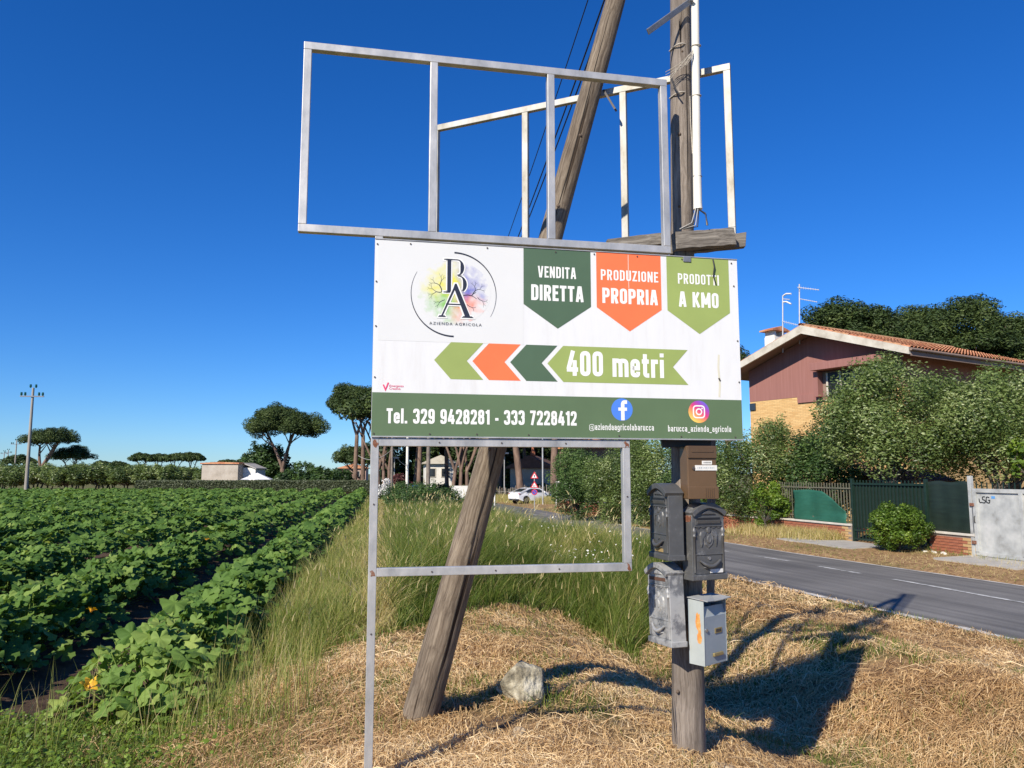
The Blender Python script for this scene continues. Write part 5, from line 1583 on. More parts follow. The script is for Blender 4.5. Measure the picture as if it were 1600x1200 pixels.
# ------------------------------------------------------------------ foliage and tree builders
def leaf_cloud(cl, n, ln, wd, r, up=0.3, droop=0.0, tint_c=0.26, tint_l=0.17, shell=0.45, base=0.5):
    """cl: list of (centre, radii, weight); diamond leaves scattered in each clump"""
    C_ = np.array([c for c, _, _ in cl], float); R_ = np.array([q if hasattr(q, '__len__') else (q, q, q) for _, q, _ in cl], float)
    w = np.array([q for _, _, q in cl], float); w /= w.sum()
    k = r.choice(len(cl), n, p=w)
    d = r.normal(0, 1, (n, 3)); d /= np.linalg.norm(d, axis=1, keepdims=True)
    rad = 1 - (1 - shell) * r.random(n) ** 1.3 + r.normal(0, 0.05, n)
    P = C_[k] + d * R_[k] * rad[:, None]
    nrm = d * 0.9 + r.normal(0, 0.55, (n, 3)); nrm[:, 2] += up
    R = rot_from(nrm, r.uniform(0, 2 * PI, n))
    L = ln * r.uniform(0.6, 1.3, n); Wd = wd * r.uniform(0.7, 1.25, n)
    x = R[:, :, 0] * L[:, None]; y = R[:, :, 1] * Wd[:, None]; z = R[:, :, 2] * (L * 0.15)[:, None]
    V = np.stack([P - x, P + y * 0.9 + z, P + x, P - y * 0.9 + z], 1).reshape(-1, 3)
    F = np.arange(4 * n).reshape(-1, 4)
    tc = r.normal(0, tint_c, len(cl))
    ti = np.clip(base + tc[k] + r.normal(0, tint_l, n), 0, 1)
    return V, F, np.repeat(ti, 4)


def crown_clumps(c, rad, nc, cr, r, flat=0.0, inner=0.25, lo=-1.0):
    """clumps over the surface of an ellipsoid and some inside it"""
    out = []
    while len(out) < nc:
        d = r.normal(0, 1, 3); d /= np.linalg.norm(d)
        if d[2] < lo: continue
        f = 1.0 if r.random() > inner else r.uniform(0.3, 0.8)
        q = r.uniform(0.75, 1.25) * cr
        out.append((np.array(c) + d * (np.array(rad) - q * 0.55) * f * r.uniform(0.86, 1.06), (q, q, q * (1 - flat)), q ** 2))
    return out


def limb(mb, a, b, r0, r1, r, bend=0.12, n=6, k=5):
    a = Vector(a); b = Vector(b); L = (b - a).length; pts = []
    o1 = Vector(r.normal(0, bend * L, 3)); o1.z *= 0.4
    for i in range(k + 1):
        t = i / k; pts.append(a.lerp(b, t) + o1 * math.sin(PI * t) * 0.6)
    mb.tube(pts, [r0 + (r1 - r0) * i / k for i in range(k + 1)], n, True)


def broad_tree(name, loc, rad, ch, n, ln, wd, mat, label, seed, cat='tree', trunk_r=0.12, nc=46, cr=None, stems=1, lo=-0.55, bark='bark_olive', group=None, up=0.3, base=0.5, shell=0.5, toplow=0.0):
    r = np.random.default_rng(seed)
    root = empty(name, loc, 0, label, cat, group)
    cr = cr or min(rad) * 0.36
    cl = crown_clumps((0, 0, ch), rad, nc, cr, r, 0.0, 0.25, lo)
    for i in range(max(3, nc // 9)):       # sprigs that break the outline
        d = r.normal(0, 1, 3); d[2] = abs(d[2]); d /= np.linalg.norm(d); q = cr * r.uniform(0.3, 0.5)
        cl.append((np.array((0, 0, ch)) + d * np.array(rad) * r.uniform(1.0, 1.12), (q, q, q * 1.3), q ** 2 * 0.8))
    V, F, A = leaf_cloud(cl, n, ln, wd, r, up, base=base, shell=shell)
    link('crown', np_mesh('crown', V, F, M[mat], {'tint': A}), root)
    mb = MB()
    for s in range(stems):
        a = 2 * PI * s / max(1, stems) + r.uniform(0, 1)
        st = Vector((math.cos(a), math.sin(a), 0)) * (0.12 * stems * trunk_r * 4 if stems > 1 else 0)
        fork = Vector((st.x * 2.2 + r.normal(0, 0.1), st.y * 2.2 + r.normal(0, 0.1), max(0.35, (ch - rad[2]) * 0.9 + 0.25)))
        limb(mb, st - Vector((0, 0, 0.3)), fork, trunk_r / stems ** 0.4, trunk_r * 0.7 / stems ** 0.4, r, 0.06, 8)
        for i in r.choice(len(cl), min(9, len(cl)), False):
            c_ = Vector(cl[i][0]); limb(mb, fork, fork.lerp(c_, 0.92), trunk_r * 0.42 / stems ** 0.4, trunk_r * 0.09, r, 0.1, 5)
    mb.build('trunk', M[bark], root)
    return root


def pine_tree(name, loc, R, ch, th, n, label, seed, leaf=0.22, lean=(0, 0), fork=True, group=None, trunk_r=0.3, dome=0.75, stems=1, nc=60, base=0.5, ragged=0.0):
    """umbrella pine: crown radius R, crown thickness th, crown underside at ch"""
    r = np.random.default_rng(seed)
    root = empty(name, loc, 0, label, 'pine tree', group)
    cl = []
    for i in range(nc):
        q = math.sqrt((i + 0.5) / nc); a = i * 2.39996 + r.uniform(-0.3, 0.3)
        wob = 1 + 0.16 * math.sin(a * 2 + seed) + 0.10 * math.sin(a * 3 + seed * 1.7)
        x, y = R * 0.90 * q * math.cos(a) * wob, R * 0.90 * q * math.sin(a)
        hgt = th * (1 - dome * q ** 2.4) * (1 + 0.12 * math.sin(x / R * 4 + seed)) + r.normal(0, 0.07 * th)
        lev = [0.78, 0.42] if q < 0.8 else [0.62]
        for f in lev:
            cr = R * r.uniform(0.15, 0.23)
            low = th * (0.10 + 0.12 * q)
            cl.append((np.array((lean[0] + x, lean[1] + y, ch + low + (hgt - low) * f)), (cr, cr, min(cr * 0.8, th * 0.24)), cr ** 2))
    V, F, A = leaf_cloud(cl, n, leaf, leaf * 0.45, r, 0.75, tint_c=0.16, tint_l=0.15, shell=0.6, base=base)
    link('crown', np_mesh('crown', V, F, M['pine'], {'tint': A}), root)
    mb = MB()
    for s in range(stems):
        o = Vector(((s - (stems - 1) / 2) * trunk_r * 3.2, 0, 0))
        mid = Vector((lean[0] * 0.45, lean[1] * 0.45, ch * (0.42 if fork else 0.8))) + o * 0.8
        limb(mb, o - Vector((0, 0, 0.6)), mid, trunk_r, trunk_r * 0.78, r, 0.03, 9)
        tops = [(-0.42, 0.1), (0.28, -0.15), (0.10, 0.3)] if fork else [(-0.15, 0), (0.2, 0.1)]
        for dx, dy in tops:
            t_ = Vector((lean[0] + dx * R * 1.05, lean[1] + dy * R, ch + th * 0.20)) + o
            limb(mb, mid, t_, trunk_r * 0.62, trunk_r * 0.30, r, 0.07, 7)
            for k in range(4):
                a = r.uniform(0, 2 * PI); e_ = t_ + Vector((math.cos(a) * R * 0.4, math.sin(a) * R * 0.4, th * r.uniform(0.15, 0.4)))
                limb(mb, mid.lerp(t_, r.uniform(0.6, 1.0)), e_, trunk_r * 0.22, trunk_r * 0.06, r, 0.06, 5)
    mb.build('trunk', M['bark'], root)
    return root


def gz(x, y): return hz(x, y)


def ground_at(px, Y):
    x = (px - 800) / 1202 * (Y * CP + 0 * SP) / 1.0
    x = at(px, 745, Y).x
    return Vector((x, Y, gz(x, Y)))


# ------------------------------------------------------------------ across the road: boundary wall, gates, shade nets
def fx(y): return 10.4 - 0.286 * (y - 16.5)
def fy(px): return 15.12 / ((px - 800) / 1202 + 0.286)
def FP(px, z=0.0): y = fy(px); return Vector((fx(y), y, z))
FDIR = Vector((-0.286, 1, 0)).normalized()          # along the boundary, away from the viewer
FN = Vector((-FDIR.y, FDIR.x, 0))                    # towards the road
FANG = math.atan2(FDIR.y, FDIR.x)
GZ = -0.32
M['brick'] = pmat('red_brick', [(0.20, 0.065, 0.035), (0.32, 0.11, 0.06), (0.40, 0.17, 0.09)], 0.9, 5, bump=0.3)
M['brick_y'] = pmat('yellow_corner_brick', [(0.42, 0.26, 0.11), (0.52, 0.36, 0.18)], 0.9, 5, bump=0.3)
M['mortar'] = pmat('mortar', [(0.20, 0.16, 0.13), (0.30, 0.25, 0.21)], 0.95, 12)
M['coping'] = pmat('pale_coping_stone', [(0.46, 0.43, 0.37), (0.62, 0.58, 0.51)], 0.85, 4)
brick_meshes = [MB().box((0, 0, 0), (0.238, 0.02, 0.056)).mesh('brick', M['brick']), MB().box((0, 0, 0), (0.236, 0.021, 0.055)).mesh('brick', M['brick']), MB().box((0, 0, 0), (0.237, 0.020, 0.056)).mesh('brick', M['brick_y'])]


def low_wall(y0, y1, label, bricks=True, hgt=0.42, seed=1, yellow_end=False):
    a = Vector((fx(y0), y0, GZ + float(dzr(y0)))); L = (Vector((fx(y1), y1, 0)) - Vector((fx(y0), y0, 0))).length
    root = empty('garden_wall', a, FANG, label, 'wall')
    MB().box((L / 2, -0.12, hgt / 2 - 0.1), (L, 0.22, hgt + 0.2)).build('core', M['mortar'] if bricks else M['brick'], root)
    MB().box((L / 2, -0.12, hgt + 0.025), (L, 0.30, 0.05)).build('coping', M['coping'], root, 0.006)
    if bricks:
        rr = random.Random(seed); nrow = int(hgt / 0.066)
        for j in range(nrow):
            x = 0.12 - (0.125 if j % 2 else 0)
            while x < L:
                if 0.10 < x < L - 0.08:
                    yl = yellow_end and x < 0.36
                    o = link('brick', brick_meshes[2] if yl else brick_meshes[rr.randint(0, 1)], root, (x, -0.006 + rr.uniform(-0.003, 0.003), 0.03 + j * 0.066))
                    o.rotation_euler = (0, 0, rr.uniform(-0.01, 0.01))
                x += 0.25
    return root


low_wall(fy(1514), fy(1437), 'low red brick wall with pale coping between the round bush and the grey gate', True, 0.44, 1, True)
low_wall(fy(1322), 25.0, 'low red brick wall with pale coping under the green netting', True, 0.42, 2, True)
low_wall(25.05, 44.0, 'low brick wall in the shade running on behind the olive hedge', False, 0.42)


def rail_fence(y0, y1, z0, z1, label, step=0.115, name='railing', mat='green_paint'):
    a = Vector((fx(y0), y0, 0)); L = (Vector((fx(y1), y1, 0)) - a).length
    root = empty(name, a, FANG, label, 'fence')
    bar = MB().box((0, 0, (z1 - z0) / 2), (0.022, 0.022, z1 - z0)).mesh('bar', M[mat])
    x = 0.03
    while x < L:
        link('bar', bar, root, (x, -0.13, z0)); x += step
    for z in (z0 + 0.12, z1 - 0.14): MB().box((L / 2, -0.105, z), (L, 0.02, 0.035)).build('rail', M[mat], root)
    return root


M['rail_rust'] = pmat('faded_green_railing', [(0.045, 0.06, 0.04), (0.12, 0.12, 0.085), (0.19, 0.13, 0.085)], 0.7, 3)
rail_fence(fy(1322), fy(1205), 0.15, 1.24, 'faded green vertical bar railing on the brick wall beside the green gate', mat='rail_rust')
# draped green net on the railing
def net(px0, px1, z0, z1, cut, label, mat, ripple=0.02, name='shade_net'):
    y0, y1 = fy(px1), fy(px0); a = Vector((fx(y0), y0, 0)); L = (Vector((fx(y1), y1, 0)) - a).length
    root = empty(name, a, FANG, label, 'netting')
    nx, nz = 28, 14; vs = []; fs = []
    for i in range(nx + 1):
        u = i / nx
        top = z1 - cut(u)
        for j in range(nz + 1):
            v = j / nz; z = z0 + (top - z0) * v
            vs.append((L * u + 0.01 * math.sin(9 * v), -0.055 + ripple * math.sin(7 * u + 4 * v) * math.sin(3 * v + 1) + ripple * 0.6 * math.sin(17 * u), z + 0.015 * math.sin(11 * u) * v))
    for i in range(nx):
        for j in range(nz): fs.append((i * (nz + 1) + j, (i + 1) * (nz + 1) + j, (i + 1) * (nz + 1) + j + 1, i * (nz + 1) + j + 1))
    m2 = MB(); m2.add(vs, fs, True); o = m2.build('sheet', M[mat], root)
    s_ = o.modifiers.new('solid', 'SOLIDIFY'); s_.thickness = 0.004
    return root
net(1233, 1314, 0.14, 1.02, lambda u: max(0.0, (0.42 - u) / 0.42) * 0.55, 'bright green shade net draped on the railing with a torn drooping corner', 'green_net', 0.03)
net(1440, 1506, 0.16, 1.32, lambda u: 0.0, 'dark green shade net stretched over the fence between round bush and grey gate', 'dark_net', 0.012)
# green bar gate
y0, y1 = fy(1440), fy(1326); a = Vector((fx(y0), y0, GZ + 0.03)); L = (Vector((fx(y1), y1, 0)) - Vector((fx(y0), y0, 0))).length
gg = empty('bar_gate', a, FANG, 'dark green bar gate backed with sheet, half hidden by the round bush', 'gate')
barm = MB().box((0, 0, 0.78), (0.024, 0.024, 1.56)).mesh('bar', M['green_paint'])
n_b = int(L / 0.115)
for i in range(n_b): link('bar', barm, gg, (0.06 + i * (L - 0.12) / (n_b - 1), -0.03, 0.06))
for z in (0.30, 1.52, 0.07): MB().box((L / 2, -0.005, z), (L, 0.022, 0.045)).build('rail', M['green_paint'], gg)
MB().box((L / 2, -0.055, 0.95), (L - 0.1, 0.008, 1.20)).build('backing_sheet', M['dark_net'], gg)
for x in (0.0, L): MB().box((x, -0.02, 0.82), (0.07, 0.07, 1.68)).build('post', M['green_paint'], gg, 0.004)
# grey sheet gate
y0 = fy(1513); y2 = y0 - 3.4
a = Vector((fx(y2), y2, GZ + 0.02)); L = (Vector((fx(y0), y0, 0)) - Vector((fx(y2), y2, 0))).length
sg = empty('sheet_gate', a, FANG, 'light grey sheet metal gate with graffiti on its upper corner', 'gate')
gh = 1.46; npan = 3; pw_ = L / npan
for i in range(npan):
    MB().box((pw_ * (i + 0.5), -0.03, gh / 2 + 0.02), (pw_ - 0.06, 0.012, gh - 0.14)).build('panel', M['grey_gate'], sg)
for i in range(npan + 1): MB().box((min(max(pw_ * i, 0.045), L - 0.045), -0.015, gh / 2 + 0.02), (0.085, 0.09, gh - 0.16)).build('stile', M['grey_gate'], sg, 0.004)
for z in (0.06, gh - 0.03): MB().box((L / 2, -0.012, z), (L, 0.056, 0.085)).build('rail', M['grey_gate'], sg, 0.004)
MB().box((L + 0.075, -0.03, gh / 2 + 0.12), (0.085, 0.085, gh + 0.34)).build('post', M['grey_gate'], sg, 0.005)
m2 = MB(); m2.tube([(L - 0.045, 0.02, 0.88), (L - 0.045, 0.05, 0.86), (L - 0.045, 0.05, 0.74), (L - 0.045, 0.02, 0.72)], 0.010, 6); m2.build('handle', M['black'], sg)
MB().box((L + 0.020, 0.016, 0.80), (0.012, 0.02, 0.55)).build('latch', M['iron'], sg)
for z in (0.30, 1.12): MB().box((L + 0.012, 0.035, z), (0.11, 0.03, 0.07)).build('hinge', M['rust'], sg, 0.004)
for i in range(26): MB().box((0.08 + i * (L - 0.16) / 25, -0.03, gh + 0.08), (0.018, 0.018, 0.14)).build('spike', M['green_paint'], sg)
# sprayed letters and a small sticker on the first panel
m2 = MB(); gt = lambda q, z: Vector((L - 0.13 - q.x * 0.8, -0.0225 + z, gh - 0.30 + q.y * 0.8))
for pts, cl_ in (([(0.0, 0.12, 0.05), (0.02, 0.0, 0.06), (0.10, 0.02)], False), ([(0.20, 0.17), (0.11, 0.17, 0.05), (0.11, 0.09, 0.05), (0.20, 0.08, 0.05), (0.19, 0.0, 0.05), (0.10, 0.01)], False), ([(0.33, 0.15, 0.03), (0.24, 0.18, 0.06), (0.22, 0.02, 0.07), (0.33, 0.0, 0.05), (0.34, 0.08), (0.29, 0.08)], False)):
    stroke(m2, [Vector((p[0], p[1])) for p in _round(pts, cl_)], cl_, 0.016, gt, 0.0)
m2.build('graffiti', M['black'], sg)
MB().box((L - 0.13 - 0.36, -0.022, gh - 0.17), (0.09, 0.003, 0.055)).build('blue_sticker', paint('sticker_blue', (0.10, 0.30, 0.62)), sg)
# driveway slabs
for px0, px1, d0, d1 in ((1270, 1392, 0.1, 1.35), (1508, 1640, 0.05, 1.1)):
    A_ = FP(px0); B_ = FP(px1)
    vs = [A_ + FN * d0, B_ + FN * d0, B_ + FN * d1, A_ + FN * d1]
    m2 = MB(); m2.add([(v.x, v.y, GZ + 0.035 - 0.02 * (i > 1)) for i, v in enumerate(vs)] + [(v.x, v.y, GZ - 0.3) for v in vs], [(0, 1, 2, 3)[::-1], (0, 3, 7, 4), (3, 2, 6, 7), (2, 1, 5, 6)])
    tag(m2.build('pavement', M['concrete']), kind='structure')
# stones along the foot of the wall
for i in range(6):
    p = FP(1446 + i * 7.5) + FN * (0.28 + 0.07 * (i % 2))
    o = stone('stone', (p.x, p.y, GZ + 0.02), (0.07, 0.06, 0.05), 30 + i, M['coping'], ['first', 'second', 'third', 'fourth', 'fifth', 'sixth'][i] + ' of the pale stones lined up along the brick wall, counted from the bush', sub=2); o['group'] = 'pale edging stones by the brick wall'
# gate canopy roof behind the bars
a = at(1380, 752, 22.6)
kn = empty('gate_canopy', (a.x, a.y, -0.25), FANG, 'small brown pitched canopy with red gable behind the green gate', 'canopy')
M['canopy'] = pmat('brown_canopy_roof', [(0.085, 0.045, 0.035), (0.15, 0.085, 0.065)], 0.8, 4)
zr, zl, hw = 1.88, 1.55, 1.12
for s in (-1, 1):
    m2 = MB(); m2.add([(s * 0.0, 0.25, zr), (s * hw, 0.25, zl), (s * hw, -1.6, zl), (0, -1.6, zr), (0, 0.25, zr - 0.06), (s * hw, 0.25, zl - 0.06), (s * hw, -1.6, zl - 0.06), (0, -1.6, zr - 0.06)], [(0, 1, 2, 3), (7, 6, 5, 4), (0, 4, 5, 1), (1, 5, 6, 2), (2, 6, 7, 3)])
    m2.build('roof_slope', M['canopy'], kn)
MB().prism([(-hw + 0.25, 1.50), (hw - 0.25, 1.50), (0, zr - 0.08)], -0.06, 0.0, lambda p: Vector((p.x, p.z, p.y))).build('gable', M['brick'], kn)
for x in (-0.8, 0.8): MB().box((x, -0.1, 0.75), (0.22, 0.22, 1.5)).build('pillar', M['brick'], kn)

# ------------------------------------------------------------------ the house across the road
HK = Vector((13.9, 26.6, -0.3)); HANG = math.atan2(0.518, 0.856)
house = empty('brick_house', HK, HANG, 'two-storey house with dark red gable, yellow brick wall and terracotta tiled roof', 'house')
HM = Matrix.Translation(HK) @ Matrix.Rotation(HANG, 4, 'Z'); HMi = HM.inverted()
EV, RG, HW, HL = 6.18, 7.68, 8.9, 11.0         # eave, ridge heights above the house ground, gable width, length


def redwall():
    m, n, l, b = new_mat('dark_red_board_marked_wall')
    tc = n.new('ShaderNodeTexCoord')
    mp = n.new('ShaderNodeMapping'); mp.inputs['Scale'].default_value = (1, 9, 0.35); l.new(tc.outputs['Object'], mp.inputs[0])
    a = n.new('ShaderNodeTexNoise'); a.inputs['Scale'].default_value = 1.6; a.inputs['Detail'].default_value = 6; l.new(mp.outputs[0], a.inputs['Vector'])
    r = ramp(n, [(0.2, (0.25, 0.110, 0.092)), (0.55, (0.285, 0.128, 0.108)), (0.85, (0.33, 0.165, 0.14))]); l.new(a.outputs[0], r.inputs[0])
    l.new(r.outputs[0], b.inputs['Base Color']); b.inputs['Roughness'].default_value = 0.85
    return m


def ybrick():
    m, n, l, b = new_mat('yellow_thin_brickwork')
    tc = n.new('ShaderNodeTexCoord')
    sp = n.new('ShaderNodeSeparateXYZ'); cb = n.new('ShaderNodeCombineXYZ'); l.new(tc.outputs['Object'], sp.inputs[0])
    sm_ = n.new('ShaderNodeMath'); sm_.operation = 'ADD'; l.new(sp.outputs['X'], sm_.inputs[0]); l.new(sp.outputs['Y'], sm_.inputs[1])
    l.new(sm_.outputs[0], cb.inputs[0]); l.new(sp.outputs['Z'], cb.inputs[1])
    br = n.new('ShaderNodeTexBrick'); br.inputs['Scale'].default_value = 1.0; br.inputs['Brick Width'].default_value = 0.26; br.inputs['Row Height'].default_value = 0.065
    br.inputs['Mortar Size'].default_value = 0.006
    br.inputs['Color1'].default_value = (0.55, 0.33, 0.125, 1); br.inputs['Color2'].default_value = (0.66, 0.44, 0.19, 1); br.inputs['Mortar'].default_value = (0.40, 0.26, 0.12, 1)
    l.new(cb.outputs[0], br.inputs['Vector']); l.new(br.outputs['Color'], b.inputs['Base Color']); b.inputs['Roughness'].default_value = 0.85
    bp = n.new('ShaderNodeBump'); bp.inputs['Strength'].default_value = 0.5; bp.inputs['Distance'].default_value = 0.01; l.new(br.outputs['Fac'], bp.inputs['Height']); bp.invert = True; l.new(bp.outputs[0], b.inputs['Normal'])
    return m


M['redwall'] = redwall(); M['ybrick'] = ybrick()
M['fascia'] = pmat('weathered_cream_fascia', [(0.34, 0.30, 0.24), (0.52, 0.48, 0.40), (0.60, 0.57, 0.49)], 0.85, 1.6)
M['soffit'] = pmat('eave_soffit', [(0.20, 0.14, 0.11), (0.27, 0.19, 0.15)], 0.85, 2)
gx, wy0, wy1 = 0.95, 0.85, HW - 0.85
def roofz(y): return EV + (RG - EV) * (1 - abs(y - HW / 2) / (HW / 2)) - 0.16
# gable wall: red above, yellow brick below, loggia opening painted dark, not cut
MB().prism([(wy0, 4.95), (wy1, 4.95), (wy1, roofz(wy1)), (HW / 2, roofz(HW / 2)), (wy0, roofz(wy0))], gx, gx + 0.3, lambda p: Vector((p.z, p.x, p.y))).build('wall', M['redwall'], house)['label'] = 'dark red board-marked upper gable wall'
m2 = MB(); m2.box((gx + 0.15, (wy0 + wy1) / 2, 2.475), (0.28, wy1 - wy0, 4.95)); m2.build('wall', M['ybrick'], house)['label'] = 'yellow brick lower gable wall'
MB().box((gx - 0.03, 4.75, 4.86), (0.06, 1.45, 0.32)).build('wall_patch', M['redwall'], house)
MB().box((HL / 2 + 0.4, wy0 + 0.16, 2.4), (HL - 1.4, 0.3, 4.8)).build('wall', M['ybrick'], house)
MB().box((HL / 2 + 0.4, wy0 + 0.165, 5.575), (HL - 1.4, 0.3, 1.55)).build('wall', M['redwall'], house)
MB().box((HL / 2 + 0.4, wy1 - 0.16, 3.17), (HL - 1.4, 0.3, 6.34)).build('wall', M['ybrick'], house)
# loggia: projecting red lintel, flat panel and glass coloured dark as its shade
MB().box((gx - 0.35, 2.75, 6.02), (0.72, 3.1, 0.30)).build('lintel', M['redwall'], house, 0.01)
MB().box((gx - 0.04, 2.75, 5.35), (0.08, 2.9, 0.98)).build('recess_shade', M['soffit'], house)  # panel proud of the wall, its dark colour is the loggia's shade
wf_ = MB().box((gx - 0.10, 3.35, 5.32), (0.06, 1.2, 0.92)).build('window', M['shade_glass'], house)
for y_ in (2.75, 3.35, 3.95): MB().box((gx - 0.14, y_, 5.32), (0.05, 0.07, 0.94)).build('frame', M['fascia'], wf_)
MB().box((gx - 0.2, 4.3, 5.35), (0.4, 0.2, 1.0)).build('pier', M['redwall'], house)
MB().box((gx - 0.02, wy1 - 0.18, 4.72), (0.06, 0.3, 0.3)).build('window', M['glass'], house)
# roof slabs with fascia
roof = empty('roof'); roof.parent = house
for s in (0, 1):
    ya, yb = (0, HW / 2) if s == 0 else (HW, HW / 2)
    vs = [(0, ya, EV), (HL, ya, EV), (HL, yb, RG), (0, yb, RG)]
    lo = [(x, y, z - 0.14) for x, y, z in vs]
    fs = [(0, 1, 2, 3), (7, 6, 5, 4), (0, 4, 5, 1), (1, 5, 6, 2), (2, 6, 7, 3), (3, 7, 4, 0)]
    if s: fs = [f[::-1] for f in fs]
    m2 = MB(); m2.add(vs + lo, fs); m2.build('slab', M['soffit'], roof)
    # cream gable fascia
    d = Vector((0, yb - ya, RG - EV)); m2 = MB(); dep = 0.30
    q = [(-0.035, ya, EV - dep * 0.75), (-0.035, yb, RG - dep), (-0.035, yb, RG + 0.03), (-0.035, ya, EV + 0.03)]
    m2.add(q + [(0.06, y, z) for _, y, z in q], [(0, 1, 2, 3), (7, 6, 5, 4), (0, 4, 5, 1), (1, 5, 6, 2), (2, 6, 7, 3), (3, 7, 4, 0)]); m2.build('fascia', M['fascia'], roof)
    m2 = MB(); m2.tube([(0.0, ya + (-0.06 if s == 0 else 0.06), EV - 0.05), (HL, ya + (-0.06 if s == 0 else 0.06), EV - 0.05)], 0.055, 8); m2.build('gutter', M['green_paint'] if False else M['soffit'], roof)
MB().box((HL / 2, 0.02, EV - 0.16), (HL - 0.2, 0.05, 0.22)).build('fascia', M['soffit'], roof)


# barrel tiles
def tile_np(L=0.42, r0=0.105, r1=0.085, n=5):
    V = []
    for x, r_ in ((0, r0), (L, r1)):
        for i in range(n + 1):
            a = PI * i / n; V.append((r_ * math.cos(a), x, r_ * 0.62 * math.sin(a)))
    F = [(i, i + 1, n + 2 + i, n + 1 + i) for i in range(n)]
    return np.array(V), np.array(F)


tm_V, tm_F = tile_np()
tile_mats = [pmat('terracotta_tile_%d' % i, c, 0.85, 3, detail=8) for i, c in enumerate(([(0.30, 0.10, 0.05), (0.46, 0.18, 0.09)], [(0.38, 0.15, 0.07), (0.54, 0.25, 0.13)], [(0.24, 0.10, 0.06), (0.42, 0.22, 0.11), (0.44, 0.36, 0.15)]))]
tile_me = []
for m_ in tile_mats:
    me = np_mesh('tile', tm_V, tm_F, m_, None, True); tile_me.append(me)
slope = Vector((0, HW / 2, RG - EV)); SL = slope.length; sdir = slope.normalized()
tilt = math.atan2(sdir.z, sdir.y)
tiles = []
ncol = int(HL / 0.215); nrow = int(SL / 0.36)
for i in range(ncol):
    for j in range(nrow):
        tiles.append((0.11 + i * 0.215, j * 0.36 - 0.04, j, i))
tiles.sort(key=lambda t: (HM @ Vector((t[0], t[1] * sdir.y, EV))).y)
rr = random.Random(3); rest = []
for k, (x, d_, j, i) in enumerate(tiles):
    p = Vector((x + rr.uniform(-.01, .01), 0, EV + 0.03 + 0.004 * (j % 2))) + sdir * d_
    if k < 300:
        o = link('tile', tile_me[rr.choice((0, 1, 1, 2))], roof, p); o.rotation_euler = (tilt - 0.03, 0, rr.uniform(-.02, .02))
    else: rest.append(p)
if rest:
    Rm = np.array(Matrix.Rotation(tilt - 0.03, 3, 'X'))
    VV = (tm_V @ Rm.T)[None] + np.array([list(p) for p in rest])[:, None]
    FF = tm_F[None] + (np.arange(len(rest)) * len(tm_V))[:, None, None]
    o = link('tiles', np_mesh('tiles', VV.reshape(-1, 3), FF.reshape(-1, 4), M['roof'], None, True), roof); o['kind'] = 'stuff'
rd_me = np_mesh('ridge_tile', *tile_np(0.44, 0.13, 0.115, 6), tile_mats[2], None, True)
for i in range(int(HL / 0.40)):
    o = link('ridge_tile', rd_me, roof, (0.40 + i * 0.40, HW / 2, RG + 0.04)); o.rotation_euler = (0.03, 0, PI / 2)
vg_me = np_mesh('verge_tile', *tile_np(0.42, 0.10, 0.085, 5), tile_mats[1], None, True)
for s in (0, 1):
    for j in range(int(SL / 0.36)):
        if s == 0: continue
        o = link('verge_tile', vg_me, roof, (0.08, HW - sdir.y * j * 0.36, EV + 0.03 + sdir.z * j * 0.36)); o.rotation_euler = (tilt, 0, PI)
# chimney with its own little tiled cap
cpos = HMi @ at(1211, 533, 33.5)
ch = MB().box((cpos.x, cpos.y, cpos.z - 0.4), (0.7, 0.55, 1.1)).build('chimney', M['whitewash'], house)
for s in (-1, 1): MB().box((cpos.x + s * 0.27, cpos.y, cpos.z + 0.27), (0.12, 0.5, 0.26)).build('pier', M['whitewash'], ch)
m2 = MB(); m2.prism([(-0.55, 0.40), (0.55, 0.40), (0.55, 0.46), (0, 0.62), (-0.55, 0.46)], -0.38, 0.38, lambda p: Vector((cpos.x + p.x, cpos.y + p.z, cpos.z + p.y))); m2.build('cap', M['roof'], ch)


def antenna(px, pyb, pyt, Y, label, booms):
    b0 = at(px, pyb, Y); t0 = at(px + 1, pyt, Y)
    root = empty('television_aerial', b0, 0, label, 'aerial')
    mt = pmat('aerial_metal', [(0.42, 0.42, 0.44), (0.60, 0.60, 0.60)], 0.5, 4, metal=0.3)
    m2 = MB(); m2.tube([(0, 0, -0.8), t0 - b0], 0.028, 8); m2.build('mast', mt, root)
    for (pa_, pb_, kind) in booms:
        A_ = at(*pa_, Y) - b0; B_ = at(*pb_, Y - 0.6) - b0
        m2 = MB(); m2.tube([A_, B_], 0.017, 6); bo = m2.build('boom', mt, root)
        n_ = 9
        for i in range(n_):
            p = A_.lerp(B_, (i + 0.5) / n_); hl = 0.10 if kind == 'log' else 0.26 * (1 - 0.5 * i / n_)
            m2 = MB(); m2.tube([p + Vector((-.25, -.6, 0)).normalized() * hl * 0.4 + Vector((0, 0, -hl * 0.35)), p + Vector((.25, .6, 0)).normalized() * hl * 0.4 + Vector((0, 0, hl * 0.35))], 0.007, 5); m2.build('element', mt, bo)
    return root, b0, mt


antenna(1248, 508, 444, 31.5, 'taller television aerial with two booms on the roof ridge', [((1246, 449), (1280, 453), 'yagi'), ((1250, 467), (1277, 472), 'log')])
an, b0, mt = antenna(1222, 522, 462, 32.0, 'shorter television aerial with a white curved reflector beside the chimney', [((1222, 502), (1247, 508), 'yagi')])
for py0, py1, dpx in ((459, 462, 12), (475, 472, 12)):
    m2 = MB(); A_ = at(1224, py1, 32.0) - b0; B_ = at(1224 + dpx, py0, 31.6) - b0
    m2.tube([A_, A_.lerp(B_, 0.4) + Vector((0, 0, 0.05)), B_], 0.035, 6); m2.build('reflector', M['paper'], an)
m2 = MB(); m2.tube([at(1223, 467, 32) - b0, at(1234, 468, 31.7) - b0], 0.02, 6); m2.build('boom', mt, an)

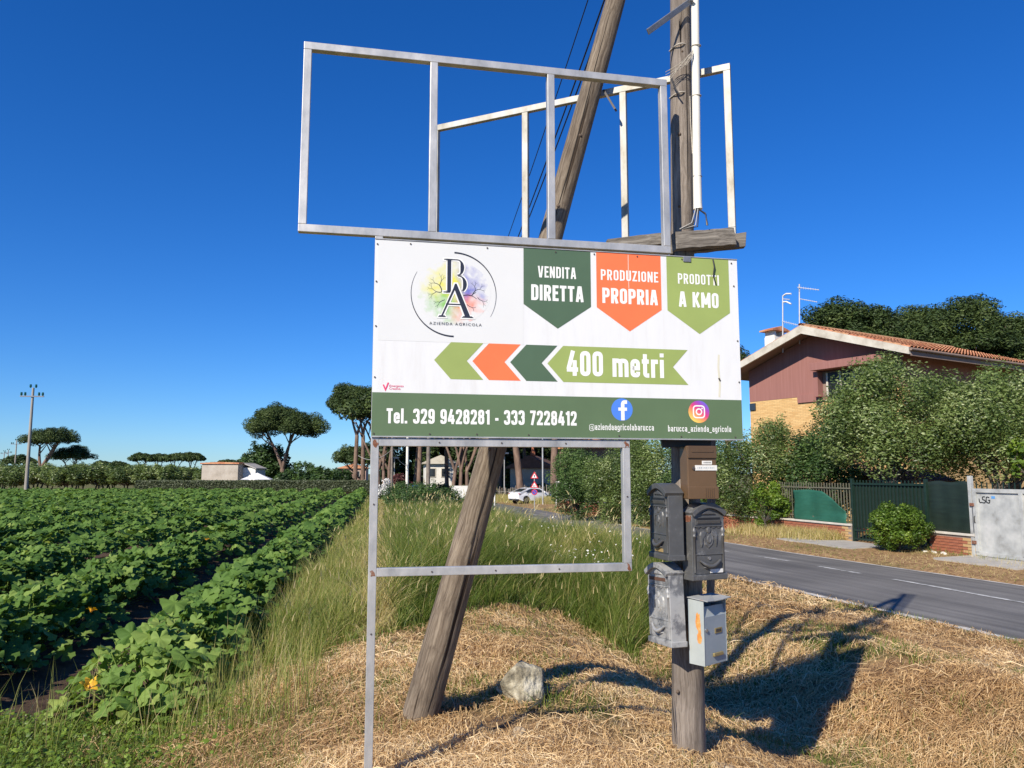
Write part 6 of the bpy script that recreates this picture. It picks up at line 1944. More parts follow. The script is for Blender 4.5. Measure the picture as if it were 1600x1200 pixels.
# ------------------------------------------------------------------ near trees across the road
p = Vector((12.0, 19.6, -0.2))
def tree_at(px, Y): q = at(px, 745, Y); return Vector((q.x, Y, -0.30 + float(dzr(Y)) * 0.7))
broad_tree('olive_tree', tree_at(1402, 21.2), (1.9, 1.6, 1.85), 3.1, 44000, 0.050, 0.021, 'olive', 'large silvery olive tree spreading over the green gate in front of the house', 41, trunk_r=0.15, nc=80, stems=3, lo=-0.62)
broad_tree('olive_tree', tree_at(1572, 20.6), (2.1, 1.7, 1.75), 2.85, 44000, 0.050, 0.021, 'olive', 'large silvery olive tree rising behind the grey sheet gate', 42, trunk_r=0.15, nc=84, stems=2, lo=-0.7)
broad_tree('laurel_tree', tree_at(1300, 24.2), (1.5, 1.4, 1.55), 1.75, 22000, 0.055, 0.024, 'bush', 'dark green leafy tree between the two olives and the draped net', 43, trunk_r=0.10, nc=56, stems=2, lo=-0.8)
broad_tree('olive_tree', tree_at(1205, 25.8), (1.95, 1.5, 1.75), 1.75, 34000, 0.050, 0.021, 'olive', 'rounded olive tree beside the sign edge in front of the yellow wall', 44, trunk_r=0.10, nc=66, stems=2, lo=-0.9, base=0.38)
for k, (px, Y, R_, hh, lab) in enumerate(((1110, 27.6, 1.45, 1.75, 'dense olive bush showing between mailboxes and sign edge'), (1035, 29.6, 1.45, 1.65, 'olive bush just right of the lower metal frame'), (975, 31.8, 1.25, 1.62, 'grey green olive bush behind the right upright of the lower frame'), (915, 34.2, 1.15, 1.62, 'bushy dark green olive at the near end of the hedge by the road'))):
    broad_tree('olive_bush', tree_at(px, Y) + FN * 0.45, (R_, R_ * 1.1, hh + 0.1), hh - 0.12, 23000, 0.05, 0.021, 'olive' if k in (1, 2) else 'bush', lab, 50 + k, 'bush', trunk_r=0.07, nc=52, stems=2, lo=-1.0, base=0.45 if k in (1, 2) else 0.62)
broad_tree('yellow_green_shrub', FP(1212) + FN * 0.35 + Vector((0, 0, GZ)), (0.62, 0.5, 0.80), 0.86, 4200, 0.045, 0.024, 'bright', 'bright yellow green shrub climbing the railing left of the draped net', 60, 'shrub', trunk_r=0.03, nc=30, stems=3, lo=-0.9)
broad_tree('fig_shrub', tree_at(1604, 18.9), (0.38, 0.4, 0.5), 2.15, 420, 0.07, 0.045, 'bright', 'bright broad-leaved branch hanging at the right edge above the grey gate', 61, 'shrub', trunk_r=0.03, nc=18, stems=1, lo=-0.9)
q = gnd(1418, 864, GZ)
b_ = broad_tree('round_shrub', (q.x, q.y + 0.35, GZ), (0.68, 0.66, 0.56), 0.56, 15000, 0.034, 0.015, 'bright', 'clipped round green bush standing before the green gate', 62, 'shrub', trunk_r=0.05, nc=120, cr=0.14, lo=-0.95, base=0.42)
# dry weeds leaning on the wall
for k, px in enumerate((1262, 1281, 1300)):
    pass
r = np.random.default_rng(77)
n_ = 5200; u = r.uniform(0, 1, n_); px_ = 1175 + 140 * u; ys_ = 15.12 / ((px_ - 800) / 1202 + 0.286)
off = np.abs(r.normal(0, 0.5, n_)); xx = 10.4 - 0.286 * (ys_ - 16.5) - off; 
hh = r.uniform(0.1, 0.42, n_) * (0.5 + fbm(px_ * 0.05, off * 2, 3))
V, F, A = blades(np.stack([xx, ys_, height(xx, ys_)], 1), hh, r.normal(0, 0.12, (n_, 2)), np.full(n_, 0.007), 2, np.clip(r.normal(0.85, 0.12, n_), 0, 1), r)
tag(link('dry_weeds', np_mesh('dry_weeds', V, F, M['grass'], {'tint': A})), 'dry straw weeds piled against the brick wall', 'weeds', kind='stuff')

# pines behind the house
for k, (px, Y, R_, ch_, th_, lab) in enumerate(((1335, 45, 3.3, 7.0, 5.0, 'dense rounded pine behind the roof ridge, nearest the aerials'), (1425, 50, 3.9, 6.8, 6.0, 'dense rounded pine behind the middle of the tiled roof'), (1512, 47, 3.7, 6.8, 5.4, 'dense rounded pine behind the far end of the tiled roof'), (1612, 47, 3.2, 6.2, 4.8, 'dense pine cut off by the right edge of the photo'), (1140, 62, 2.1, 8.2, 4.6, 'pine crown peeping out beside the upper right of the sign'))):
    q = at(px, 745, Y)
    pine_tree('pine_tree', (q.x, Y, -0.6), R_, ch_ + 0.9, th_, 44000 if k < 4 else 16000, lab, 80 + k, 0.10, trunk_r=0.22, dome=0.62, nc=90)

# ------------------------------------------------------------------ beyond the field
FZ = -0.36
def fpos(px, Y, z=FZ): q = at(px, 745, Y); return Vector((q.x, Y, z))
ordn = ['first', 'second', 'third', 'fourth', 'fifth', 'sixth', 'seventh', 'eighth', 'ninth', 'tenth', 'eleventh', 'twelfth', 'thirteenth', 'fourteenth']
# olive grove
protos = []
gpx = [(-12, 74), (22, 71), (52, 77), (78, 72), (104, 71), (128, 78), (150, 72), (176, 75), (198, 72), (222, 77), (244, 73), (268, 79)]
for k, (px, Y) in enumerate(gpx):
    lab = '%s grey green olive tree from the left in the grove beyond the field' % ordn[k]
    s = random.Random(k).uniform(0.84, 1.0)
    if k < 4:
        o = broad_tree('grove_olive', fpos(px, Y), (2.35, 2.1, 1.12), 1.78, 7500, 0.13, 0.05, 'olive', lab, 120 + k, trunk_r=0.13, nc=60, cr=0.5, stems=2 + k % 2, lo=-0.75, group='olive grove beyond the field', base=0.42)
        protos.append(o)
    else:
        o = copy_tree(protos[k % 4]); o['label'] = lab; o.location = fpos(px, Y); o.rotation_euler = (0, 0, k * 1.3)
    o.scale = (s, s, s)
# a darker back row that closes the grove
for k, (px, Y) in enumerate(((5, 92), (60, 95), (115, 90), (165, 94), (215, 92), (262, 95), (300, 93), (335, 90))):
    o = copy_tree(protos[(k + 1) % 4]); o.location = fpos(px, Y); o.rotation_euler = (0, 0, k * 2.1); o.scale = (1.2, 1.2, 0.9)
    o['label'] = '%s tree from the left in the back row of the olive grove' % ordn[k]; o['group'] = 'back row of the olive grove'
# clipped hedge on its low wall
xa, xb, Yh = at(215, 760, 70).x, at(590, 760, 70).x, 70.0
hd = empty('clipped_hedge', (xa, Yh, FZ), 0, 'long low clipped hedge on a pale wall at the far end of the field', 'hedge')
L = xb - xa
MB().box((L / 2, 0, 0.0), (L, 0.35, 0.55)).build('base_wall', pmat('tan_wall', [(0.26, 0.20, 0.14), (0.36, 0.29, 0.20)], 0.9, 2), hd)
r = np.random.default_rng(200); n_ = 26000
P = np.stack([r.uniform(0, L, n_), r.uniform(-0.45, 0.45, n_), 0.25 + r.uniform(0, 0.93, n_)], 1)
sel = r.random(n_); P[sel < 0.6, 1] = -0.45 + r.normal(0, 0.03, (sel < 0.6).sum()); P[sel > 0.82, 2] = 1.18 + r.normal(0, 0.03, (sel > 0.82).sum())
nr = r.normal(0, 0.6, (n_, 3)); nr[:, 1] -= 0.8; nr[:, 2] += 0.4; R = rot_from(nr, r.uniform(0, 6, n_))
x_ = R[:, :, 0] * 0.10; y_ = R[:, :, 1] * 0.07
V = np.stack([P - x_, P + y_, P + x_, P - y_], 1).reshape(-1, 3)
link('foliage', np_mesh('foliage', V, np.arange(4 * n_).reshape(-1, 4), M['hedge'], {'tint': np.repeat(r.random(n_), 4)}), hd)
MB().box((L / 2, 0, 0.7), (L - 0.1, 0.7, 0.85)).build('core', M['hedge'], hd)
# shed behind the hedge
q = fpos(343, 84)
sh = empty('farm_shed', q, -0.10, 'small pale rendered shed with a tiled edge behind the hedge', 'shed')
M['render'] = pmat('weathered_render', [(0.30, 0.26, 0.21), (0.42, 0.37, 0.31), (0.48, 0.44, 0.38)], 0.9, 0.8)
MB().box((0, 1.8, 1.45), (4.1, 3.6, 2.9)).build('wall', M['render'], sh)
MB().prism([(-2.2, 2.9), (2.2, 2.9), (2.2, 3.02), (0, 3.12), (-2.2, 3.02)], -0.15, 3.8, lambda p: Vector((p.x, p.z, p.y))).build('roof', M['roof'], sh)
MB().box((2.75, 2.6, 1.25), (1.4, 2.6, 2.5)).build('side_wall', M['whitewash'], sh)
MB().prism([(2.06, 2.95), (3.6, 2.35), (3.6, 2.45), (2.06, 3.05)], 1.1, 4.0, lambda p: Vector((p.x, p.z, p.y))).build('side_roof', M['concrete'], sh)
q = fpos(402, 82)
tn = empty('garden_tent', q, 0.2, 'white peaked garden tent top showing over the hedge', 'tent')
m2 = MB(); hw = 1.5
m2.add([(-hw, -hw, 1.25), (hw, -hw, 1.25), (hw, hw, 1.25), (-hw, hw, 1.25), (0, 0, 1.95)], [(0, 1, 4), (1, 2, 4), (2, 3, 4), (3, 0, 4)])
m2.build('canopy', paint('tent_white', (0.78, 0.78, 0.76)), tn)
for sx in (-1, 1):
    for sy in (-1, 1): MB().box((sx * hw * 0.96, sy * hw * 0.96, 0.6), (0.06, 0.06, 1.3)).build('leg', M['galv'], tn)
# trees behind the hedge
broad_tree('magnolia_tree', fpos(413, 101), (3.3, 3.0, 2.75), 2.9, 9500, 0.24, 0.12, 'bush', 'dense dark magnolia tree beneath the two-forked pine', 140, trunk_r=0.2, nc=60, cr=0.9, lo=-0.9, base=0.35)
for k, (px, Y, rx, rz_, lab) in enumerate(((478, 88, 2.2, 1.6, 'feathery bush to the right of the two-forked pine'), (505, 84, 2.2, 1.15, 'rounded low bush behind the hedge near the tall pine'), (530, 86, 1.6, 1.2, 'last bush behind the hedge before the tall pine trunks'), (450, 86, 1.5, 1.0, 'low bush at the foot of the two-forked pine'), (372, 92, 1.8, 1.7, 'dark bush just right of the pale shed'), (331, 90, 1.3, 1.6, 'dark spiky tree at the left wall of the shed'))):
    broad_tree('garden_bush', fpos(px, Y), (rx, rx, rz_), rz_ * 0.98, 3600, 0.2, 0.08, 'bush', lab, 150 + k, 'bush', trunk_r=0.09, nc=40, cr=0.5, stems=2, lo=-0.9, base=0.55 if k == 1 else 0.45)
# umbrella pines
def pz(Y, py): return H + (740 - py) / 1202 * Y
pine_tree('umbrella_pine', fpos(441, 95), 5.0, pz(95, 690) - FZ, 4.4, 60000, 'umbrella pine with a forked trunk standing behind the hedge', 160, 0.125, trunk_r=0.36, dome=0.62, nc=64)
pine_tree('umbrella_pine', fpos(561, 96), 4.5, pz(96, 660) - FZ, 4.9, 60000, 'tall umbrella pine with twin trunks beside the left edge of the sign', 161, 0.125, trunk_r=0.30, dome=0.55, stems=2, fork=False, nc=64)
pine_tree('umbrella_pine', fpos(562, 128), 5.2, pz(128, 735) - FZ, 4.6, 12000, 'lower dark pine behind the twin-trunked pine', 162, 0.22, trunk_r=0.3, dome=0.5, nc=50)
pine_tree('umbrella_pine', fpos(52, 140), 4.7, pz(140, 702) - FZ, 4.0, 22000, 'leaning umbrella pine behind the concrete pole', 163, 0.15, lean=(2.6, 0), trunk_r=0.5, dome=0.5, nc=50)
pine_tree('umbrella_pine', fpos(110, 146), 4.0, pz(146, 723) - FZ, 3.0, 14000, 'smaller umbrella pine right of the leaning one', 164, 0.15, trunk_r=0.28, dome=0.6, nc=46)
pine_tree('umbrella_pine', fpos(30, 170), 3.4, pz(170, 728) - FZ, 2.2, 4000, 'low distant pine behind the grove at the far left', 165, 0.3, trunk_r=0.3, dome=0.5, nc=40)
far0 = None
for k, (px, Y, lab) in enumerate(((222, 205, 'first'), (248, 214, 'second'), (272, 206, 'third'), (298, 200, 'fourth'))):
    lb = '%s flat-topped pine from the left in the distant row' % lab
    if far0 is None: o = far0 = pine_tree('umbrella_pine', fpos(px, Y), 3.7, pz(205, 722) - FZ - 0.2, 2.3, 5000, lb, 166, 0.34, trunk_r=0.26, dome=0.5, nc=44, group='distant row of flat-topped pines')
    else: o = copy_tree(far0); o.location = fpos(px, Y); o.rotation_euler = (0, 0, k * 1.9); o['label'] = lb
for k, (px, Y) in enumerate(((160, 260), (185, 270), (355, 240))):
    o = copy_tree(far0); o.location = fpos(px, Y, -1.5); o.rotation_euler = (0, 0, k); o['label'] = ['low pine on the horizon right of the smaller umbrella pine', 'second low pine on the horizon above the olive grove', 'low pine on the horizon left of the magnolia'][k]; o['group'] = 'low pines on the horizon'
# poles by the field
def conc_pole(px, Y, top_py, label, arms=True, r0=0.16):
    q = fpos(px, Y); top = at(px, top_py, Y).z - FZ
    root = empty('electric_pole', q, 0.15, label, 'pole')
    m2 = MB(); m2.tube([(0, 0, -0.4), (0, 0, top)], [r0, r0 * 0.6], 12); m2.build('shaft', M['concrete_pole'], root)
    arm_w = 0.95; za = top - 0.75 if arms else top - 0.9
    MB().box((0, -r0 * 0.8, za), (arm_w * 2, 0.10, 0.10)).build('crossarm', M['iron'], root)
    ins = MB(); ins.tube([(0, 0, 0), (0, 0, 0.10), (0, 0, 0.30)], [0.05, 0.10, 0.08], 8); im = ins.mesh('insulator', pmat('green_glass_insulator', [(0.01, 0.07, 0.06), (0.02, 0.12, 0.10)], 0.2, 5))
    for x in (-0.85, -0.55, 0.55, 0.85): link('insulator', im, root, (x, -r0 * 0.8, za + 0.05))
    for x in (-0.22, 0.22): link('insulator', im, root, (x, 0, top))
conc_pole(42, 66, 606, 'tall concrete electric pole at the left edge of the field')
conc_pole(22, 150, 688, 'distant thin electric pole left of the leaning pine', r0=0.16)
conc_pole(10, 200, 703, 'farther thin electric pole near the left edge of the photo', r0=0.16)
conc_pole(4, 230, 705, 'farthest thin electric pole at the left edge of the photo', r0=0.16)

# ------------------------------------------------------------------ down the road: thicket, poles, wood, houses, car
def rpos(px, Y): q = at(px, 745, Y); return Vector((q.x, Y, hz(q.x, Y)))
for k, (px, Y, rx, rz_, lab) in enumerate(((640, 40, 1.15, 0.95, 'bramble thicket right of the mown path'), (672, 36, 1.2, 0.85, 'bramble thicket around the foot of the grey wooden pole'), (702, 38, 1.0, 0.75, 'bramble thicket beside the leaning brace pole'), (625, 46, 1.0, 0.9, 'farther bramble thicket left of the cream pole'), (745, 40, 0.9, 0.6, 'low bramble thicket just behind the leaning brace pole'))):
    broad_tree('bramble_bush', rpos(px, Y), (rx, rx, rz_), rz_ * 0.7, 7000, 0.05, 0.026, 'bush', lab, 300 + k, 'bush', trunk_r=0.03, nc=44, cr=0.34, stems=2, lo=-0.7, base=0.62)
def plain_pole(px, Y, mat, label, top=7.0, r0=0.10, name='utility_pole', lean=0.0):
    q = rpos(px, Y); root = empty(name, q, 0, label, 'pole')
    m2 = MB(); m2.tube([(0, 0, -0.4), (lean * top, 0, top)], [r0, r0 * 0.72], 12); m2.build('shaft', M[mat], root)
    MB().box((lean * top, -0.08, top - 0.4), (0.5, 0.06, 0.06)).build('crossarm', M['iron'], root)
    return root
plain_pole(669, 38.5, 'wood_pole', 'grey wooden pole rising from the thicket, nearest of the roadside line', 7.0, 0.115)
plain_pole(636, 58, 'pvc', 'cream slender pole behind the thicket', 7.5, 0.12)
plain_pole(612, 56, 'wood_pole', 'dark wooden pole with cables at the left of the thicket', 7.2, 0.10)
for k, (A_, B_, sg_, lab) in enumerate(((at(612, 703, 56), at(560, 712, 64), 0.5, 'pale cable swagging left from the dark wooden pole'), (at(613, 703, 56), at(637, 728, 58), 0.25, 'pale cable sloping from the dark pole to the cream pole'), (at(613, 700, 56), at(634, 685, 70), 0.5, 'cable rising right from the dark wooden pole'))):
    root = empty('service_cable', A_, 0, lab, 'cable'); m2 = MB()
    m2.tube([A_.lerp(B_, t) - A_ - Vector((0, 0, 4 * sg_ * t * (1 - t))) for t in np.linspace(0, 1, 13)], 0.022, 5); m2.build('wire', M['wire_grey'], root)
# flowering white shrub, purple shrub, blue barrel
o = broad_tree('white_flowered_shrub', rpos(602, 58), (0.8, 0.8, 0.85), 0.95, 2600, 0.06, 0.04, 'paper', 'shrub covered in white blossom beside the dark wooden pole', 320, 'shrub', trunk_r=0.03, nc=26, cr=0.22, stems=2, lo=-0.5)
broad_tree('purple_shrub', rpos(625, 63), (1.0, 0.9, 0.75), 1.45, 3000, 0.08, 0.05, 'redleaf', 'dark purple leaved shrub behind the cream pole', 321, 'shrub', trunk_r=0.05, nc=30, cr=0.3, stems=2, lo=-0.9)
q = rpos(649, 60); br = empty('blue_barrel', q, 0, 'blue plastic barrel between the thicket and the white house', 'barrel')
m2 = MB(); m2.tube([(0, 0, 0.2), (0, 0, 0.3), (0, 0, 0.8), (0, 0, 1.2), (0, 0, 1.3)], [0.27, 0.29, 0.31, 0.29, 0.25], 14); m2.build('body', paint('barrel_blue', (0.02, 0.10, 0.35)), br)
m2 = MB(); m2.tube([(0, 0, 1.3), (0, 0, 1.34)], 0.2, 12); m2.build('lid', paint('barrel_lid', (0.03, 0.14, 0.42)), br)
# white wall by the bend
q = rpos(724, 58)
wl_ = empty('gate_wall', q, 0.12, 'short white roadside wall with a red stripe left of the brace pole', 'wall')
MB().box((0, 0, 0.75), (1.75, 0.25, 1.5)).build('wall', M['whitewash'], wl_)
MB().box((0, -0.128, 0.42), (1.75, 0.01, 0.10)).build('stripe', paint('wall_red', (0.30, 0.06, 0.05)), wl_)
# pine wood: trunks one can tell apart, then a dark mass behind
wood = [(603, 72, -0.6, 'reddish forked pine trunk at the left of the wood'), (646, 76, 0.9, 'thin leaning pine left of the white house'), (654, 70, 0.2, 'pale thin pine in front of the white house'), (700, 80, -0.5, 'pine just behind the white house'), (716, 68, 0.5, 'many-stemmed pine left of the brace pole'), (782, 78, -0.8, 'slanting pine beside the street lamp'), (815, 66, -1.3, 'stout reddish pine leaning left above the white car'), (822, 84, 0.2, 'dark straight pine behind the stout leaning one'), (867, 64, 0.1, 'straight reddish pine right of the road signs'), (893, 72, 0.4, 'pine behind the olive hedge end'), (760, 90, 0.3, 'deep shaded pine in the middle of the wood')]
pp = []
for k, (px, Y, ln_, lab) in enumerate(wood):
    st = 3 if k in (0, 4) else 1
    if k < 5: o = pine_tree('wood_pine', rpos(px, Y), 4.2, 6.4, 4.5, 7000, lab, 340 + k, 0.22, lean=(ln_, 0.5), trunk_r=0.24 if st == 1 else 0.20, stems=st, fork=(st > 1), dome=0.5, nc=46, group='pines of the roadside wood'); pp.append(o)
    elif k in (6, 8): o = pine_tree('wood_pine', rpos(px, Y), 4.0, 6.6, 4.5, 7000, lab, 340 + k, 0.22, lean=(ln_, 0.3), trunk_r=0.34, stems=1, fork=False, dome=0.5, nc=46, group='pines of the roadside wood')
    else:
        o = copy_tree(pp[1 + k % 3]); o.location = rpos(px, Y); o.rotation_euler = (0, 0, k * 1.1); o['label'] = lab
r = np.random.default_rng(400); cl = []
for i in range(330):
    px = r.uniform(600, 1010); Y = r.uniform(96, 118); x = at(px, 745, Y).x
    q_ = r.uniform(1.0, 2.0); cl.append((np.array((x, Y, r.uniform(-1, 11.0))), (q_, q_, q_), q_ ** 2))
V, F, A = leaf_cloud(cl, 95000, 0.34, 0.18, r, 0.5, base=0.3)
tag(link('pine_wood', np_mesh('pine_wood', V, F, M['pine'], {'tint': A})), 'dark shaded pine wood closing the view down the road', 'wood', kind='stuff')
# undergrowth under the wood
r = np.random.default_rng(401); cl = []
for i in range(60):
    px = r.uniform(590, 880); Y = r.uniform(68, 92); x = at(px, 745, Y).x; q_ = r.uniform(0.5, 1.0); cl.append((np.array((x, Y, -1.0 + r.uniform(0, 0.9))), (q_ * 1.6, q_, q_), q_ ** 2))
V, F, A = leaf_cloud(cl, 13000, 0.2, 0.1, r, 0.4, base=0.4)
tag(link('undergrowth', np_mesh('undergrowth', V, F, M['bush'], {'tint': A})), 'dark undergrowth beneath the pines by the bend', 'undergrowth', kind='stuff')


M['pinkwall'] = pmat('pink_render', [(0.40, 0.25, 0.20), (0.48, 0.32, 0.26)], 0.9, 1)


def small_house(px, Y, wdt, dep, hh, ang, label, wallmat, roofh=1.1, wins=(), z=None, over=0.4, roofmat='roof'):
    q = rpos(px, Y); q.z = -0.9 if z is None else z
    root = empty('background_house', q, ang, label, 'house')
    MB().box((0, dep / 2, hh / 2), (wdt, dep, hh)).build('wall', M[wallmat], root)
    MB().prism([(-wdt / 2 - over, hh), (wdt / 2 + over, hh), (wdt / 2 + over, hh + 0.12), (0, hh + roofh), (-wdt / 2 - over, hh + 0.12)], -over, dep + over, lambda p: Vector((p.x, p.z, p.y))).build('roof', M[roofmat], root)
    for x, z_, w_, h_ in wins:
        f = MB().box((x, -0.03, z_), (w_ + 0.16, 0.06, h_ + 0.16)).build('window', M['fascia'], root)
        MB().box((x, -0.065, z_), (w_, 0.02, h_)).build('pane', M['glass'], f)
    return root


small_house(688, 88, 3.4, 6, 3.5, 0.15, 'white house with dark windows among the pine trunks', 'whitewash', 1.0, ((-0.95, 2.5, 0.7, 0.9), (0.55, 2.5, 0.8, 0.9)), roofmat='fascia')
hs = small_house(828, 76, 4.0, 5, 2.9, -0.25, 'pale low house with a terracotta chimney behind the road signs', 'render', 1.3, ((-1.0, 1.6, 0.6, 0.8),), roofmat='canopy')
m2 = MB(); m2.tube([(0.25, 0.2, 3.4), (0.25, 0.2, 4.5), (0.25, 0.2, 4.7), (0.25, 0.2, 5.3)], [0.26, 0.26, 0.14, 0.10], 10); m2.build('chimney', M['brick'], hs)
small_house(912, 78, 5.0, 8, 4.9, -0.35, 'house with shade painted into its dark wall and a red roof edge behind the olive hedge', 'soffit', 1.2, ((-1.3, 2.9, 0.8, 1.1),))  # wall takes the dark soffit colour in place of shade
small_house(551, 150, 5.0, 6, 2.9, 0.1, 'distant pink house behind the twin-trunked pine', 'pinkwall', 0.9, ((-1.5, 1.9, 0.7, 0.9), (0.9, 1.9, 0.7, 0.9)), -0.4)
# stake fence along the verge by the car
q0 = rpos(762, 74); q1 = rpos(900, 56)
sf = empty('stake_fence', q0, math.atan2((q1 - q0).y, (q1 - q0).x), 'row of thin weathered fence stakes behind the white car', 'fence')
L = (q1 - q0).length; rr = random.Random(12)
stm = [MB().box((0, 0, 0.55), (0.07, 0.05, 1.3)).mesh('stake', M['wood_beam']), MB().box((0, 0, 0.6), (0.06, 0.06, 1.5)).mesh('stake', M['wood_pole'])]
for i in range(54):
    o = link('stake', stm[rr.randint(0, 1)], sf, (L * i / 53, rr.uniform(-0.05, 0.05), (q1.z - q0.z) * i / 53)); o.rotation_euler = (rr.uniform(-.05, .05), rr.uniform(-.06, .06), rr.uniform(0, 1)); o.scale = (1, 1, rr.uniform(0.75, 1.1))
for z in (0.35, 0.8): MB().bar((0, 0, z), (L, 0, z + (q1.z - q0.z)), 0.02, 0.03).build('wire', M['wire_grey'], sf)
# tall dry grass on the far verge by the fence
r = np.random.default_rng(410); n_ = 16000; t = r.random(n_); xx = q0.x + (q1.x - q0.x) * t - np.abs(r.normal(0, 1.0, n_)) + 0.3; yy = q0.y + (q1.y - q0.y) * t + r.normal(0, 0.5, n_)
ok = (xx - xnear(yy)) > RW + 0.5; xx, yy = xx[ok], yy[ok]; n_ = len(xx)
V, F, A = blades(np.stack([xx, yy, height(xx, yy) - 0.02], 1), r.uniform(0.25, 0.85, n_), r.normal(0, 0.15, (n_, 2)), np.full(n_, 0.016), 1, np.clip(r.normal(0.75, 0.16, n_), 0, 1), r)
tag(link('verge_weeds', np_mesh('verge_weeds', V, F, M['grass'], {'tint': A})), 'tall bleached weeds in front of the stake fence', 'weeds', kind='stuff')
# street lamps and thin posts


def lamp(px, Y, toppy, label, name='street_lamp'):
    q = rpos(px, Y); top = at(px, toppy, Y).z - q.z; root = empty(name, q, 0, label, 'lamp')
    m2 = MB(); m2.tube([(0, 0, -0.2), (0, 0, top)], [0.06, 0.045], 8); m2.build('post', M['galv'], root)
    MB().box((0.15, 0, top + 0.05), (0.5, 0.22, 0.12)).build('head', M['paper'], root)
lamp(788, 70, 709, 'grey street lamp left of the stout leaning pine')
lamp(616, 74, 716, 'small street lamp behind the dark wooden pole')
q = rpos(848, 56); root = empty('steel_post', q, 0, 'tall thin pale steel post just right of the road signs', 'post')
m2 = MB(); m2.tube([(0, 0, -0.2), (0, 0, 6.0)], 0.055, 8); m2.build('post', M['galv'], root); m2 = MB(); m2.tube([(0, 0, 6.0), (0, 0, 6.05)], 0.075, 8); m2.build('cap', M['iron'], root)
q = rpos(773, 56); root = empty('marker_post', q, 0, 'thin white marker post at the roadside left of the car', 'post')
m2 = MB(); m2.tube([(0, 0, -0.2), (0, 0, 2.1)], 0.05, 8); m2.build('post', M['paper'], root); m2 = MB(); m2.tube([(0, 0, 2.1), (0, 0, 2.16)], 0.06, 8); m2.build('cap', M['galv'], root)
q = rpos(880, 50); root = empty('white_shelter', q, -0.3, 'small white framed booth by the olive hedge', 'shelter')
MB().box((0, 0.6, 1.55), (1.0, 1.2, 0.16)).build('roof', M['whitewash'], root)
for x in (-0.46, 0.46): MB().box((x, 0.02, 0.75), (0.08, 0.08, 1.5)).build('post', M['whitewash'], root)
MB().box((0, 1.1, 0.75), (0.9, 0.05, 1.4)).build('back_panel', M['glass'], root)

# road signs on one post
q = rpos(835, 46.5); q.x = at(835, 745, 46.5).x
rs = empty('road_sign', q, -0.04, 'post with two red triangular warning signs and a round no-parking sign', 'road sign')
m2 = MB(); m2.tube([(0, 0.03, -0.3), (0, 0.03, 2.1)], 0.03, 8); m2.build('post', M['galv'], rs)
red = paint('sign_red', (0.55, 0.02, 0.03)); blue = paint('sign_blue', (0.03, 0.08, 0.40)); wht = paint('sign_white', (0.78, 0.78, 0.76)); blk = paint('sign_black', (0.02, 0.02, 0.02))
def tri(name, zc, s, y, mat, parent): return MB().prism([(-s * 0.577, zc - s / 3), (s * 0.577, zc - s / 3), (0, zc + 2 * s / 3)], y, y + 0.006, lambda p: Vector((p.x, p.z, p.y))).build(name, mat, parent)
zc1 = at(835, 744, 46.5).z - q.z; zc2 = at(835, 758.5, 46.5).z - q.z; zc3 = at(835, 769, 46.5).z - q.z
for k, zc in enumerate((zc1, zc2)):
    t_ = tri('warning_plate', zc, 0.42, 0.0, red, rs); tri('white_field', zc - 0.005, 0.26, -0.003, wht, t_)
    if k == 0: MB().box((0, -0.006, zc + 0.01), (0.05, 0.004, 0.13)).build('symbol', blk, t_)
    else:
        MB().box((-0.05, -0.006, zc - 0.03), (0.05, 0.004, 0.06)).build('symbol', blk, t_); MB().box((0.03, -0.006, zc - 0.02), (0.035, 0.004, 0.09)).build('symbol', blk, t_)
def rd(name, R_, y, mat, parent): return MB().prism([(R_ * math.cos(a), zc3 + R_ * math.sin(a)) for a in np.linspace(0, 2 * PI, 25)[:-1]], y, y + 0.006, lambda p: Vector((p.x, p.z, p.y))).build(name, mat, parent)
d_ = rd('prohibition_plate', 0.18, 0.0, red, rs); rd('blue_field', 0.135, -0.003, blue, d_)
MB().box((0, -0.006, zc3), (0.29, 0.004, 0.035), Matrix.Rotation(0.785, 3, 'Y')).build('bar', red, d_)


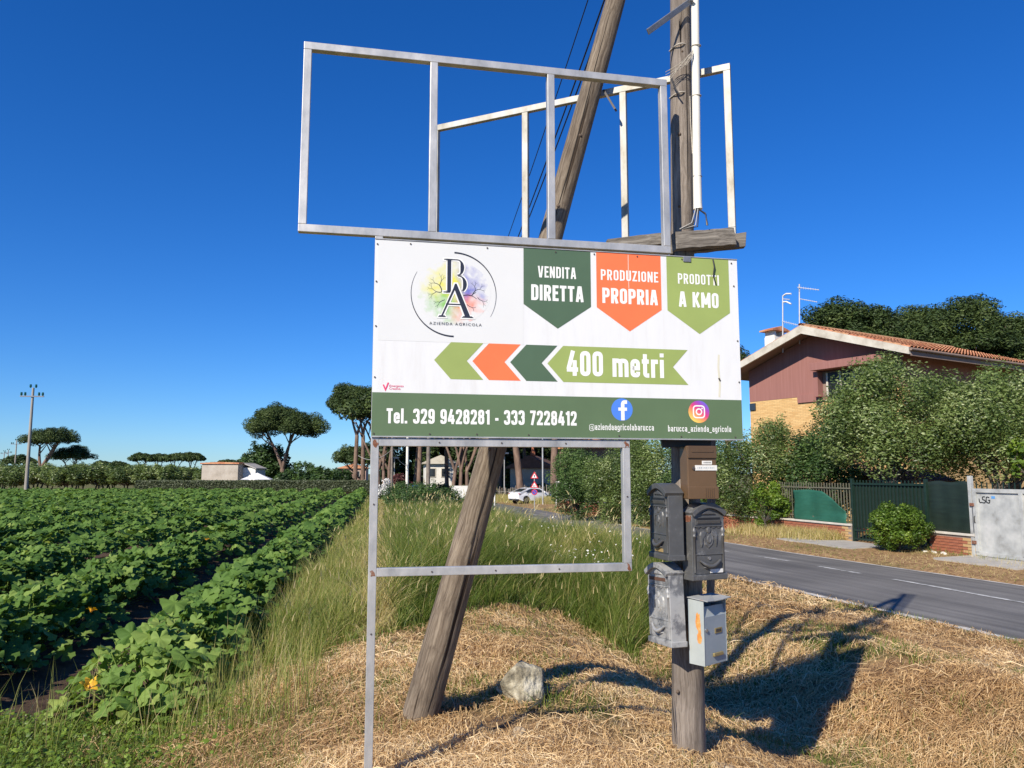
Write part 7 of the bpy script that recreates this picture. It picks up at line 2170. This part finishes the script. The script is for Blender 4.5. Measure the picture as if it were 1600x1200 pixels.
# white car parked beyond the signs
def build_car(loc, rz):
    root = empty('parked_car', loc, rz, 'white car with a sloping rear parked on the verge behind the road signs', 'car')
    body_m = pmat('white_car_paint', [(0.72, 0.73, 0.74), (0.78, 0.79, 0.80)], 0.25, 2, coat=0.6)
    # side profile (x forward), half-width by height
    prof = [(-2.25, 0.42), (-2.30, 0.70), (-2.22, 1.02), (-1.95, 1.10), (-1.0, 1.42), (-0.3, 1.50), (0.45, 1.43), (1.15, 1.05), (2.0, 0.88), (2.30, 0.70), (2.32, 0.42), (1.9, 0.28), (-1.9, 0.28)]
    def hwid(z): return 0.90 if z < 0.95 else 0.90 - (z - 0.95) * 0.48
    n = len(prof); m2 = MB(); vs = []
    for s in (-1, -0.55, 0.55, 1):
        for x, z in prof:
            k = hwid(z) * (0.92 if abs(x) > 2.1 else 1.0)
            dz = 0.0 if abs(s) == 1 else (0.03 if z > 1.3 else 0.015)
            vs.append((x + (0.04 if abs(s) < 1 and x > 2.1 else (-0.04 if abs(s) < 1 and x < -2.1 else 0)), s * k, z + (dz if z > 0.6 else 0)))
    fs = []
    for a in range(3):
        for i in range(n):
            j = (i + 1) % n; fs.append((a * n + i, a * n + j, (a + 1) * n + j, (a + 1) * n + i))
    fs += [tuple(range(n)), tuple(range(3 * n, 4 * n))[::-1]]
    m2.add(vs, fs, False)
    o = m2.build('body', body_m, root, 0.03)
    gl = M['glass']
    for s in (-1, 1):
        pts = [(-1.55, 1.10), (-0.95, 1.36), (-0.3, 1.43), (0.42, 1.36), (0.95, 1.06)]
        m3 = MB(); m3.poly([(x, s * (hwid(z) + 0.012), z) for x, z in (pts if s < 0 else pts[::-1])]); m3.build('side_window', gl, root)
    m3 = MB(); m3.poly([(-1.92, 0.66, 1.13), (-1.92, -0.66, 1.13), (-1.08, -0.58, 1.432), (-1.08, 0.58, 1.432)]); m3.build('rear_window', gl, root)
    m3 = MB(); m3.poly([(1.12, -0.68, 1.11), (1.12, 0.68, 1.11), (0.52, 0.58, 1.445), (0.52, -0.58, 1.445)]); m3.build('windscreen', gl, root)
    for x in (-1.42, 1.42):
        for s in (-1, 1):
            m3 = MB(); m3.tube([(x, s * 0.70, 0.33), (x, s * 0.925, 0.33)], 0.335, 20); w_ = m3.build('wheel', M['black'], root)
            m3 = MB(); m3.tube([(x, s * 0.92, 0.33), (x, s * 0.935, 0.33)], 0.21, 12); m3.build('rim', M['steel'], w_)
            m3 = MB(); m3.tube([(x, s * 0.80, 0.35), (x, s * 0.908, 0.35)], 0.40, 20); m3.build('wheel_arch', M['black'], root)
    tl = paint('tail_red', (0.30, 0.015, 0.02))
    for s in (-1, 1): MB().box((-2.20, s * 0.66, 0.93), (0.14, 0.40, 0.09)).build('tail_light', tl, root, 0.02)
    MB().box((-2.285, 0, 0.72), (0.03, 0.5, 0.11)).build('number_plate', M['paper'], root)
    MB().box((-2.25, 0, 0.36), (0.12, 1.5, 0.16)).build('rear_bumper', M['black'], root, 0.02)
    for s in (-1, 1): MB().box((0.85, s * 0.98, 1.08), (0.12, 0.18, 0.12)).build('mirror', body_m, root, 0.03)
    return root


cq = rpos(829, 60)
cr_ = build_car((cq.x + 0.1, cq.y + 0.3, cq.z + 0.02), math.radians(38)); cr_.scale = (0.78, 0.78, 0.78)
